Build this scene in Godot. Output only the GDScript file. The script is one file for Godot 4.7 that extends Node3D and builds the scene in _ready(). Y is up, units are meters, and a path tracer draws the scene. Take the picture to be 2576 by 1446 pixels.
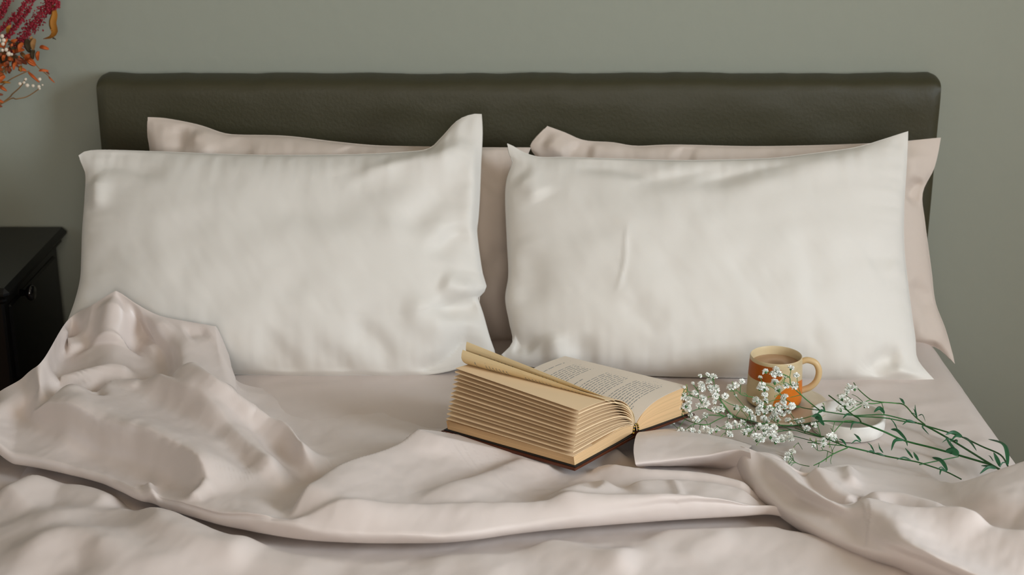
extends Node3D
# A made bed against a grey-green wall: headboard, four pillows, rumpled bedding, open book, mug, dish, flowers, nightstand.

const TOP := 0.55                     # height of the mattress top
var rng := RandomNumberGenerator.new()
var crumple := FastNoiseLite.new()
var taken := {}

# ---------------------------------------------------------------- helpers: nodes
func numbered(called: String) -> String:
	if not taken.has(called):
		taken[called] = 0
		return called
	taken[called] += 1
	return "%s_%03d" % [called, taken[called]]

func thing(called: String, label: String, category: String, at := Vector3.ZERO, group := "") -> Node3D:
	var o := Node3D.new()
	o.name = numbered(called)
	add_child(o)
	o.position = at
	tag(o, label, category, group)
	return o

func tag(o: Node3D, label: String, category: String, group := "") -> void:
	o.set_meta("label", label)
	o.set_meta("category", category)
	if group != "":
		o.set_meta("group", group)

func obj(called: String, m: Mesh, mat: Material, parent: Node3D = null, label := "") -> MeshInstance3D:
	var o := MeshInstance3D.new()
	o.mesh = m
	if mat:
		o.material_override = mat
	o.cast_shadow = GeometryInstance3D.SHADOW_CASTING_SETTING_ON
	if parent:
		o.name = called
		parent.add_child(o, true)
		o.position = -parent.position
	else:
		o.name = numbered(called)
		add_child(o)
	if label != "":
		o.set_meta("label", label)
	return o

func struct(called: String, m: Mesh, mat: Material) -> MeshInstance3D:
	var o := MeshInstance3D.new()
	o.mesh = m
	o.material_override = mat
	o.name = called
	o.set_meta("kind", "structure")
	add_child(o)
	return o

# ---------------------------------------------------------------- helpers: materials
func mat(c: Color, rough := 0.8, spec := 0.5) -> StandardMaterial3D:
	var m := StandardMaterial3D.new()
	m.albedo_color = c
	m.roughness = rough
	m.metallic_specular = spec
	return m

func noise_tex(freq: float, oct: int, sd: int, ridged := false, size := 512) -> NoiseTexture2D:
	var n := FastNoiseLite.new()
	n.seed = sd
	n.frequency = freq
	n.fractal_octaves = oct
	n.fractal_type = FastNoiseLite.FRACTAL_RIDGED if ridged else FastNoiseLite.FRACTAL_FBM
	var t := NoiseTexture2D.new()
	t.noise = n
	t.width = size
	t.height = size
	t.seamless = true
	return t

func cloth(c: Color, rough: float, spec: float, rim: float, bump: float, sd: int) -> StandardMaterial3D:
	var m := mat(c, rough, spec)
	m.rim_enabled = rim > 0.0
	m.rim = rim
	m.rim_tint = 0.5
	m.uv1_triplanar = true
	m.uv1_world_triplanar = true
	m.uv1_scale = Vector3.ONE * 1.6
	m.heightmap_enabled = true
	m.heightmap_texture = noise_tex(0.006, 4, sd)
	m.heightmap_scale = bump
	return m

# ---------------------------------------------------------------- helpers: curves and meshes
func cr(a: Vector3, b: Vector3, c: Vector3, d: Vector3, t: float) -> Vector3:
	return 0.5 * (2.0 * b + (c - a) * t + (2.0 * a - 5.0 * b + 4.0 * c - d) * t * t + (3.0 * b - a - 3.0 * c + d) * t * t * t)

func along(p: Array, t: float) -> Vector3:
	var n := p.size() - 1
	var f := clampf(t, 0.0, 1.0) * n
	var i := mini(int(f), n - 1)
	return cr(p[maxi(i - 1, 0)], p[i], p[i + 1], p[mini(i + 2, n)], f - i)

func cr2(a: Vector2, b: Vector2, c: Vector2, d: Vector2, t: float) -> Vector2:
	return 0.5 * (2.0 * b + (c - a) * t + (2.0 * a - 5.0 * b + 4.0 * c - d) * t * t + (3.0 * b - a - 3.0 * c + d) * t * t * t)

func along2(p: Array, t: float) -> Vector2:
	var n := p.size() - 1
	var f := clampf(t, 0.0, 1.0) * n
	var i := mini(int(f), n - 1)
	return cr2(p[maxi(i - 1, 0)], p[i], p[i + 1], p[mini(i + 2, n)], f - i)

func even2(p: Array, n: int) -> Array:       # the curve through p at n + 1 points of equal spacing
	var fine: Array = []
	var length: Array = [0.0]
	for k in 161:
		fine.append(along2(p, k / 160.0))
		if k:
			length.append(length[k - 1] + fine[k].distance_to(fine[k - 1]))
	var r: Array = []
	var j := 0
	for k in n + 1:
		var want: float = length[160] * k / n
		while j < 159 and length[j + 1] < want:
			j += 1
		var span: float = maxf(length[j + 1] - length[j], 1e-6)
		r.append(fine[j].lerp(fine[j + 1], clampf((want - length[j]) / span, 0.0, 1.0)))
	return r

# A fold: a line on a sheet, its height, how far it reaches to the line's left (back) and right (front), and how its ends fade.
class Fold:
	var line := PackedVector2Array()
	var amp := 0.0
	var back := 0.02
	var front := 0.02
	var fade := 0.25
	var tail := 0.25
	var sharp := 2.0
	var box := Rect2()

func fold(pts: Array, amp: float, back: float, front: float, fade := 0.25, sharp := 2.0, tail := -1.0) -> Fold:
	var f := Fold.new()
	f.line = PackedVector2Array(even2(pts, 6 + 3 * pts.size()))
	f.amp = amp
	f.back = back
	f.front = front
	f.fade = fade
	f.sharp = sharp
	f.tail = tail if tail >= 0.0 else fade
	f.box = Rect2(f.line[0], Vector2.ZERO)
	for p in f.line:
		f.box = f.box.expand(p)
	f.box = f.box.grow(maxf(back, front) * (2.6 if sharp >= 2.0 else 4.0))
	return f

func relief(p: Vector2, folds: Array) -> float:
	var h := 0.0
	for f: Fold in folds:
		if not f.box.has_point(p):
			continue
		var n := f.line.size() - 1
		var best := 1e9
		var side := 1.0
		var t := 0.0
		for k in n:
			var a := f.line[k]
			var ab := f.line[k + 1] - a
			var ap := p - a
			var q := clampf(ap.dot(ab) / maxf(ab.length_squared(), 1e-9), 0.0, 1.0)
			var d := (ap - ab * q).length_squared()
			if d < best:
				best = d
				side = ab.cross(ap)
				t = (k + q) / n
		var w := f.front if side > 0.0 else f.back
		var g := f.amp * exp(-pow(sqrt(best) / w, f.sharp))
		if f.fade > 0.0:
			g *= smoothstep(0.0, f.fade, t) * smoothstep(0.0, maxf(f.tail, 0.001), 1.0 - t)
		h += g
	return h

# rows of points (each row nu points) to one mesh; with «flip» the other side is the outside
func sheet(v: PackedVector3Array, nu: int, nv: int, flip := false, uvs := PackedVector2Array()) -> ArrayMesh:
	var nrm := PackedVector3Array()
	nrm.resize(v.size())
	for j in nv:
		for i in nu:
			var du := v[j * nu + mini(i + 1, nu - 1)] - v[j * nu + maxi(i - 1, 0)]
			var dv := v[mini(j + 1, nv - 1) * nu + i] - v[maxi(j - 1, 0) * nu + i]
			var n := dv.cross(du).normalized()
			nrm[j * nu + i] = -n if flip else n
	var ix := PackedInt32Array()
	ix.resize((nu - 1) * (nv - 1) * 6)
	var k := 0
	for j in nv - 1:
		for i in nu - 1:
			var a := j * nu + i
			var q := [a, a + 1, a + nu + 1, a, a + nu + 1, a + nu]
			if flip:
				q = [a, a + nu + 1, a + 1, a, a + nu, a + nu + 1]
			for e in q:
				ix[k] = e
				k += 1
	var arr := []
	arr.resize(Mesh.ARRAY_MAX)
	arr[Mesh.ARRAY_VERTEX] = v
	arr[Mesh.ARRAY_NORMAL] = nrm
	if uvs.size():
		arr[Mesh.ARRAY_TEX_UV] = uvs
	arr[Mesh.ARRAY_INDEX] = ix
	var m := ArrayMesh.new()
	m.add_surface_from_arrays(Mesh.PRIMITIVE_TRIANGLES, arr)
	return m

func joined(parts: Array) -> ArrayMesh:
	var st := SurfaceTool.new()
	st.begin(Mesh.PRIMITIVE_TRIANGLES)
	for m in parts:
		for s in m.get_surface_count():
			st.append_from(m, s, Transform3D())
	return st.commit()

func net(rows: Array, nu: int, nv: int) -> PackedVector3Array:     # smooth surface through a net of points
	var mid: Array = []
	for r in rows:
		var line: Array = []
		for i in nu:
			line.append(along(r, float(i) / (nu - 1)))
		mid.append(line)
	var v := PackedVector3Array()
	v.resize(nu * nv)
	var n := rows.size() - 1
	for j in nv:
		var f := float(j) / (nv - 1) * n
		var a := mini(int(f), n - 1)
		var t := f - a
		for i in nu:
			v[j * nu + i] = cr(mid[maxi(a - 1, 0)][i], mid[a][i], mid[a + 1][i], mid[mini(a + 2, n)][i], t)
	return v

func box(st: SurfaceTool, c: Vector3, s: Vector3, bevel := 0.0) -> void:
	# a box, its long edges chamfered
	var h := s * 0.5
	var b := minf(bevel, minf(h.x, minf(h.y, h.z)) * 0.9)
	var dirs := [Vector3.RIGHT, Vector3.UP, Vector3.BACK]
	st.set_smooth_group(-1)
	for ax in 3:
		for sg in [-1.0, 1.0]:
			var n: Vector3 = dirs[ax] * sg
			var u: Vector3 = dirs[(ax + 1) % 3]
			var w: Vector3 = dirs[(ax + 2) % 3]
			var hu: float = h[(ax + 1) % 3] - b
			var hw: float = h[(ax + 2) % 3] - b
			var o: Vector3 = c + n * h[ax]
			face(st, [o - u * hu - w * hw, o + u * hu - w * hw, o + u * hu + w * hw, o - u * hu + w * hw], n)
	if b <= 0.0:
		return
	for ax in 3:
		var a: Vector3 = dirs[ax]
		var u2: Vector3 = dirs[(ax + 1) % 3]
		var w2: Vector3 = dirs[(ax + 2) % 3]
		var la: float = h[ax] - b
		for su in [-1.0, 1.0]:
			for sw in [-1.0, 1.0]:
				var p: Vector3 = c + u2 * su * h[(ax + 1) % 3] + w2 * sw * (h[(ax + 2) % 3] - b)
				var q: Vector3 = c + u2 * su * (h[(ax + 1) % 3] - b) + w2 * sw * h[(ax + 2) % 3]
				face(st, [p - a * la, p + a * la, q + a * la, q - a * la], (u2 * su + w2 * sw).normalized())
	for sx in [-1.0, 1.0]:
		for sy in [-1.0, 1.0]:
			for sz in [-1.0, 1.0]:
				var k := Vector3(sx, sy, sz)
				var x := c + Vector3(h.x, h.y - b, h.z - b) * k
				var y := c + Vector3(h.x - b, h.y, h.z - b) * k
				var z := c + Vector3(h.x - b, h.y - b, h.z) * k
				var nn := k.normalized()
				if (y - x).cross(z - x).dot(nn) > 0.0:
					tri(st, x, z, y, nn)
				else:
					tri(st, x, y, z, nn)

func tri(st: SurfaceTool, a: Vector3, b: Vector3, c: Vector3, n: Vector3) -> void:
	for p in [a, b, c]:
		st.set_normal(n)
		st.add_vertex(p)

func face(st: SurfaceTool, p: Array, n: Vector3) -> void:
	if (p[1] - p[0]).cross(p[2] - p[0]).dot(n) > 0.0:
		p = [p[0], p[3], p[2], p[1]]
	tri(st, p[0], p[1], p[2], n)
	tri(st, p[0], p[2], p[3], n)

func begin() -> SurfaceTool:
	var st := SurfaceTool.new()
	st.begin(Mesh.PRIMITIVE_TRIANGLES)
	return st

func boxes(list: Array, bevel := 0.0) -> ArrayMesh:     # [[centre, size], ...]
	var st := begin()
	for b in list:
		box(st, b[0], b[1], bevel)
	return st.commit()

func lathe(profile: Array, at: Vector3, n := 64) -> ArrayMesh:     # profile: Vector2(radius, height), from the bottom up on the outside
	var v := PackedVector3Array()
	var uv := PackedVector2Array()
	for p in profile:
		for i in n + 1:
			var a := TAU * i / n
			v.append(at + Vector3(cos(a) * p.x, p.y, sin(a) * p.x))
			uv.append(Vector2(float(i) / n, p.y))
	return sheet(v, n + 1, profile.size(), false, uv)

func tube(pts: Array, r0: float, r1: float, sides := 7, steps := 5) -> ArrayMesh:
	var n := (pts.size() - 1) * steps + 1
	var v := PackedVector3Array()
	var side := Vector3.UP
	for k in n:
		var t := float(k) / (n - 1)
		var p := along(pts, t)
		var d := (along(pts, minf(t + 0.01, 1.0)) - along(pts, maxf(t - 0.01, 0.0))).normalized()
		side = side - d * side.dot(d)
		side = side.normalized() if side.length() > 0.05 else d.cross(Vector3.RIGHT).normalized()
		var o := d.cross(side)
		for i in sides + 1:
			var a := TAU * i / sides
			v.append(p + (side * cos(a) + o * sin(a)) * lerpf(r0, r1, t))
	return sheet(v, sides + 1, n, true)

# ---------------------------------------------------------------- pillows
func pillow(called: String, label: String, group: String, o: Vector3, lean: float, edges: Array, thick: float, back_thick: float, folds: Array, m: Material, sd: int, power := 0.62) -> void:
	# edges: top, bottom (left to right), left, right (downwards), in the pillow's own plane
	var e2 := Vector3(0, cos(lean), -sin(lean))
	var n := Vector3(0, sin(lean), cos(lean))
	var t := thing(called, label, "pillow", o, group)
	var nu := 190
	var nv := 120
	var top := even2(edges[0], nu - 1)
	var bot := even2(edges[1], nu - 1)
	var lef := even2(edges[2], nv - 1)
	var rig := even2(edges[3], nv - 1)
	var pn := FastNoiseLite.new()
	pn.seed = sd
	pn.frequency = 1.0
	pn.fractal_octaves = 2
	var front := PackedVector3Array()
	var rear := PackedVector3Array()
	front.resize(nu * nv)
	rear.resize(nu * nv)
	for j in nv:
		var v := float(j) / (nv - 1)
		for i in nu:
			var u := float(i) / (nu - 1)
			var p: Vector2 = top[i] * (1 - v) + bot[i] * v + lef[j] * (1 - u) + rig[j] * u - (top[0] * (1 - u) * (1 - v) + top[nu - 1] * u * (1 - v) + bot[0] * (1 - u) * v + bot[nu - 1] * u * v)
			var fu := pow(maxf(1.0 - pow(absf(2 * u - 1), 2.6), 0.0), power)
			var fv := pow(maxf(1.0 - pow(absf(2 * v - 1), 2.2), 0.0), power)
			var f := fu * fv
			# gathers that run in from the seams, and a soft unevenness of the filling
			var du := minf(u, 1 - u) * 0.72
			var dv := minf(v, 1 - v) * 0.42
			var g := pn.get_noise_2d(p.x * 26.0 + 40.0, p.y * 5.0) * exp(-dv / 0.05) + pn.get_noise_2d(p.x * 5.0, p.y * 26.0 + 80.0) * exp(-du / 0.05)
			var edge := smoothstep(0.0, 0.02, minf(du, dv))
			var soft := pn.get_noise_2d(p.x * 5.5 + 9.0, p.y * 6.5) * 0.0055 + pn.get_noise_2d((p.x + p.y * 0.6) * 16.0, (p.y - p.x * 0.4) * 6.0 + 30.0) * 0.0012
			var d := thick * f * (0.82 + 0.3 * v) + edge * (g * 0.0035 + soft * f) + relief(p, folds) * smoothstep(0.0, 0.012, minf(du, dv))
			var w: Vector3 = o + Vector3(p.x, 0, 0) + e2 * p.y
			front[j * nu + i] = w + n * maxf(d, 0.0012)
			rear[j * nu + i] = w - n * (back_thick * f)
	obj("pillowcase", sheet(front, nu, nv), m, t)
	obj("pillowcase_back", sheet(rear, nu, nv, true), m, t)
	# the sewn edge
	var rim: Array = []
	for k in range(0, nu, 3):
		rim.append(top[k])
	for k in range(3, nv, 3):
		rim.append(rig[k])
	for k in range(nu - 4, -1, -3):
		rim.append(bot[k])
	for k in range(nv - 4, -1, -3):
		rim.append(lef[k])
	var pts: Array = []
	for p in rim:
		pts.append(o + Vector3(p.x, 0, 0) + e2 * p.y)
	obj("seam", tube(pts, 0.0011, 0.0011, 5, 1), m, t)

func _ready() -> void:
	rng.seed = 11
	crumple.seed = 5
	crumple.frequency = 1.0
	crumple.fractal_octaves = 3
	# camera
	var cam := Camera3D.new()
	cam.name = "camera"
	cam.fov = rad_to_deg(2.0 * atan(723.0 / 3900.0))
	cam.position = Vector3(0, 1.587, 2.95)
	cam.rotation.x = deg_to_rad(-19.0)
	cam.near = 0.05
	cam.far = 60.0
	var lens := CameraAttributesPhysical.new()
	lens.frustum_focal_length = 12.0 / tan(atan(723.0 / 3900.0))
	lens.frustum_focus_distance = 2.45
	lens.frustum_near = 0.05
	lens.frustum_far = 60.0
	lens.exposure_aperture = 7.0
	cam.attributes = lens
	add_child(cam)
	cam.make_current()
	# sky and exposure
	var we := WorldEnvironment.new()
	we.name = "world_environment"
	var env := Environment.new()
	var sky := Sky.new()
	var sm := ProceduralSkyMaterial.new()
	sm.sky_top_color = Color(0.50, 0.62, 0.80)
	sm.sky_horizon_color = Color(0.80, 0.84, 0.88)
	sm.ground_bottom_color = Color(0.30, 0.30, 0.27)
	sm.ground_horizon_color = Color(0.62, 0.63, 0.62)
	sky.sky_material = sm
	env.background_mode = Environment.BG_SKY
	env.sky = sky
	env.tonemap_mode = Environment.TONE_MAPPER_LINEAR
	env.tonemap_exposure = 0.97
	env.sdfgi_enabled = true
	env.ssao_enabled = true
	env.ssil_enabled = true
	we.environment = env
	add_child(we)
	# daylight that comes in at the two windows
	daylight("window_daylight", Vector3(2.33, 1.75, 2.2), Vector3(-1, 0, 0), Vector2(1.1, 1.3), Color(0.90, 0.955, 1.0), 10.0)
	daylight("far_window_daylight", Vector3(-2.56, 1.55, 1.9), Vector3(1.0, -0.12, -0.25), Vector2(1.1, 1.2), Color(0.93, 0.97, 1.0), 0.3)
	daylight("front_window_daylight", Vector3(0.1, 1.70, 4.78), Vector3(0, 0, -1), Vector2(1.5, 1.2), Color(1.0, 0.97, 0.93), 4.2)
	room()
	bed()
	bedding()
	pillows()
	nightstand()
	bouquet()
	book()
	mug()
	flowers()

func daylight(called: String, at: Vector3, towards: Vector3, size: Vector2, c: Color, energy: float) -> void:
	var a := AreaLight3D.new()
	a.name = called
	a.area_size = size
	a.light_color = c
	a.light_energy = energy
	a.area_range = 12.0
	a.area_attenuation = 2.0
	a.shadow_enabled = true
	add_child(a)
	a.look_at_from_position(at, at + towards, Vector3.UP)

func room() -> void:
	var paint := mat(Color(0.595, 0.605, 0.555), 0.92, 0.25)
	paint.uv1_triplanar = true
	paint.uv1_world_triplanar = true
	paint.uv1_scale = Vector3.ONE * 0.9
	paint.heightmap_enabled = true
	paint.heightmap_texture = noise_tex(0.05, 3, 3)
	paint.heightmap_scale = 0.05
	var cream := mat(Color(0.74, 0.68, 0.60), 0.95, 0.2)
	struct("wall_back", boxes([[Vector3(0, 1.35, -0.17), Vector3(5.4, 2.7, 0.14)]]), paint)
	struct("wall_front", boxes([[Vector3(0, 0.525, 4.87), Vector3(5.4, 1.05, 0.14)], [Vector3(0, 2.525, 4.87), Vector3(5.4, 0.35, 0.14)], [Vector3(-1.7, 1.7, 4.87), Vector3(2.0, 1.3, 0.14)], [Vector3(1.8, 1.7, 4.87), Vector3(1.8, 1.3, 0.14)]]), cream)
	# side walls, each with one window opening
	struct("wall_right", boxes([[Vector3(2.25, 0.53, 2.35), Vector3(0.30, 1.06, 5.18)], [Vector3(2.25, 2.57, 2.35), Vector3(0.30, 0.26, 5.18)], [Vector3(2.25, 1.75, 0.69), Vector3(0.30, 1.38, 1.86)], [Vector3(2.25, 1.75, 3.86), Vector3(0.30, 1.38, 2.16)]]), cream)
	struct("wall_left", boxes([[Vector3(-2.67, 0.45, 2.35), Vector3(0.14, 0.9, 5.18)], [Vector3(-2.67, 2.45, 2.35), Vector3(0.14, 0.5, 5.18)], [Vector3(-2.67, 1.55, 0.5), Vector3(0.14, 1.3, 1.48)], [Vector3(-2.67, 1.55, 3.72), Vector3(0.14, 1.3, 2.44)]]), paint)
	struct("ceiling", boxes([[Vector3(0, 2.76, 2.35), Vector3(5.6, 0.12, 5.4)]]), mat(Color(0.86, 0.81, 0.74), 0.95, 0.2))
	var planks := mat(Color(0.55, 0.38, 0.24), 0.55)
	struct("floor", boxes([[Vector3(0, -0.06, 2.35), Vector3(5.6, 0.12, 5.4)]]), planks)
	var white := mat(Color(0.9, 0.9, 0.88), 0.5)
	var k := 1
	for g in [[2.37, 1.75, 2.2, 1.38, 1.16], [-2.67, 1.55, 1.87, 1.3, 1.26]]:
		var x: float = g[0]
		var y: float = g[1]
		var z: float = g[2]
		var hh: float = g[3]
		var ww: float = g[4]
		struct("window_%d" % k, boxes([[Vector3(x, y + hh / 2 - 0.03, z), Vector3(0.08, 0.06, ww)], [Vector3(x, y - hh / 2 + 0.03, z), Vector3(0.08, 0.06, ww)], [Vector3(x, y, z - ww / 2 + 0.03), Vector3(0.08, hh - 0.12, 0.06)], [Vector3(x, y, z + ww / 2 - 0.03), Vector3(0.08, hh - 0.12, 0.06)]], 0.006), white)
		k += 1
	struct("window_3", boxes([[Vector3(0.1, 2.32, 4.88), Vector3(1.6, 0.06, 0.08)], [Vector3(0.1, 1.08, 4.88), Vector3(1.6, 0.06, 0.08)], [Vector3(-0.67, 1.7, 4.88), Vector3(0.06, 1.18, 0.08)], [Vector3(0.87, 1.7, 4.88), Vector3(0.06, 1.18, 0.08)]], 0.006), white)

func bed() -> void:
	var t := thing("bed", "bed with a padded dark olive leather headboard standing against the grey green wall", "bed", Vector3(0.013, 0, 0.0))
	var leather := mat(Color(0.237, 0.224, 0.152), 0.5, 0.42)
	leather.uv1_triplanar = true
	leather.uv1_world_triplanar = true
	leather.uv1_scale = Vector3.ONE * 5.0
	leather.heightmap_enabled = true
	leather.heightmap_texture = noise_tex(0.04, 4, 21)
	leather.heightmap_scale = 0.03
	# headboard: padded slab with soft edges and slightly wavy upholstery, a grid wrapped over front, top and back
	var v := PackedVector3Array()
	var nu := 160
	var prof: Array = [Vector2(-0.002, 0.25), Vector2(0.0, 0.5), Vector2(0.001, 0.75), Vector2(0.001, 0.90), Vector2(-0.001, 0.955), Vector2(-0.006, 0.977), Vector2(-0.016, 0.987), Vector2(-0.034, 0.9915), Vector2(-0.06, 0.993), Vector2(-0.082, 0.990), Vector2(-0.091, 0.978), Vector2(-0.092, 0.955), Vector2(-0.092, 0.90), Vector2(-0.092, 0.7), Vector2(-0.092, 0.25)]
	var nv := 70
	for j in nv:
		var p := along2(prof, float(j) / (nv - 1))
		for i in nu:
			var s := 2.0 * i / (nu - 1) - 1.0
			var x := 0.816 * s
			var n := crumple.get_noise_2d(x * 5.0, 3.0) * 0.0028 + crumple.get_noise_2d(x * 14.0, 9.0) * 0.0012
			var end := pow(absf(s), 160.0)
			v.append(Vector3(0.013 + x, p.y + n * smoothstep(0.9, 0.99, p.y) + 0.004 * pow(absf(s), 30.0) - 0.006 * end, lerpf(p.x, clampf(p.x, -0.088, -0.006), end) + crumple.get_noise_2d(x * 4.0, p.y * 7.0) * 0.0025))
	var hb := obj("headboard", sheet(v, nu, nv, true), leather, t)
	hb.set_meta("label", "padded dark olive leather headboard")
	for sd in [-1.0, 1.0]:
		obj("headboard_side", boxes([[Vector3(0.013 + sd * 0.8075, 0.608, -0.047), Vector3(0.014, 0.716, 0.082)]], 0.006), leather, t)
	obj("base", boxes([[Vector3(0.013, 0.185, 1.02), Vector3(1.60, 0.13, 2.02)]], 0.02), leather, t)
	for s in [[-0.74, 0.12], [0.74, 0.12], [-0.74, 1.92], [0.74, 1.92]]:
		obj("leg", lathe([Vector2(0.0, 0.0), Vector2(0.022, 0.0), Vector2(0.03, 0.125), Vector2(0.0, 0.125)], Vector3(0.013 + s[0], 0, s[1]), 16), mat(Color(0.1, 0.08, 0.06), 0.5), t)

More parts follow.
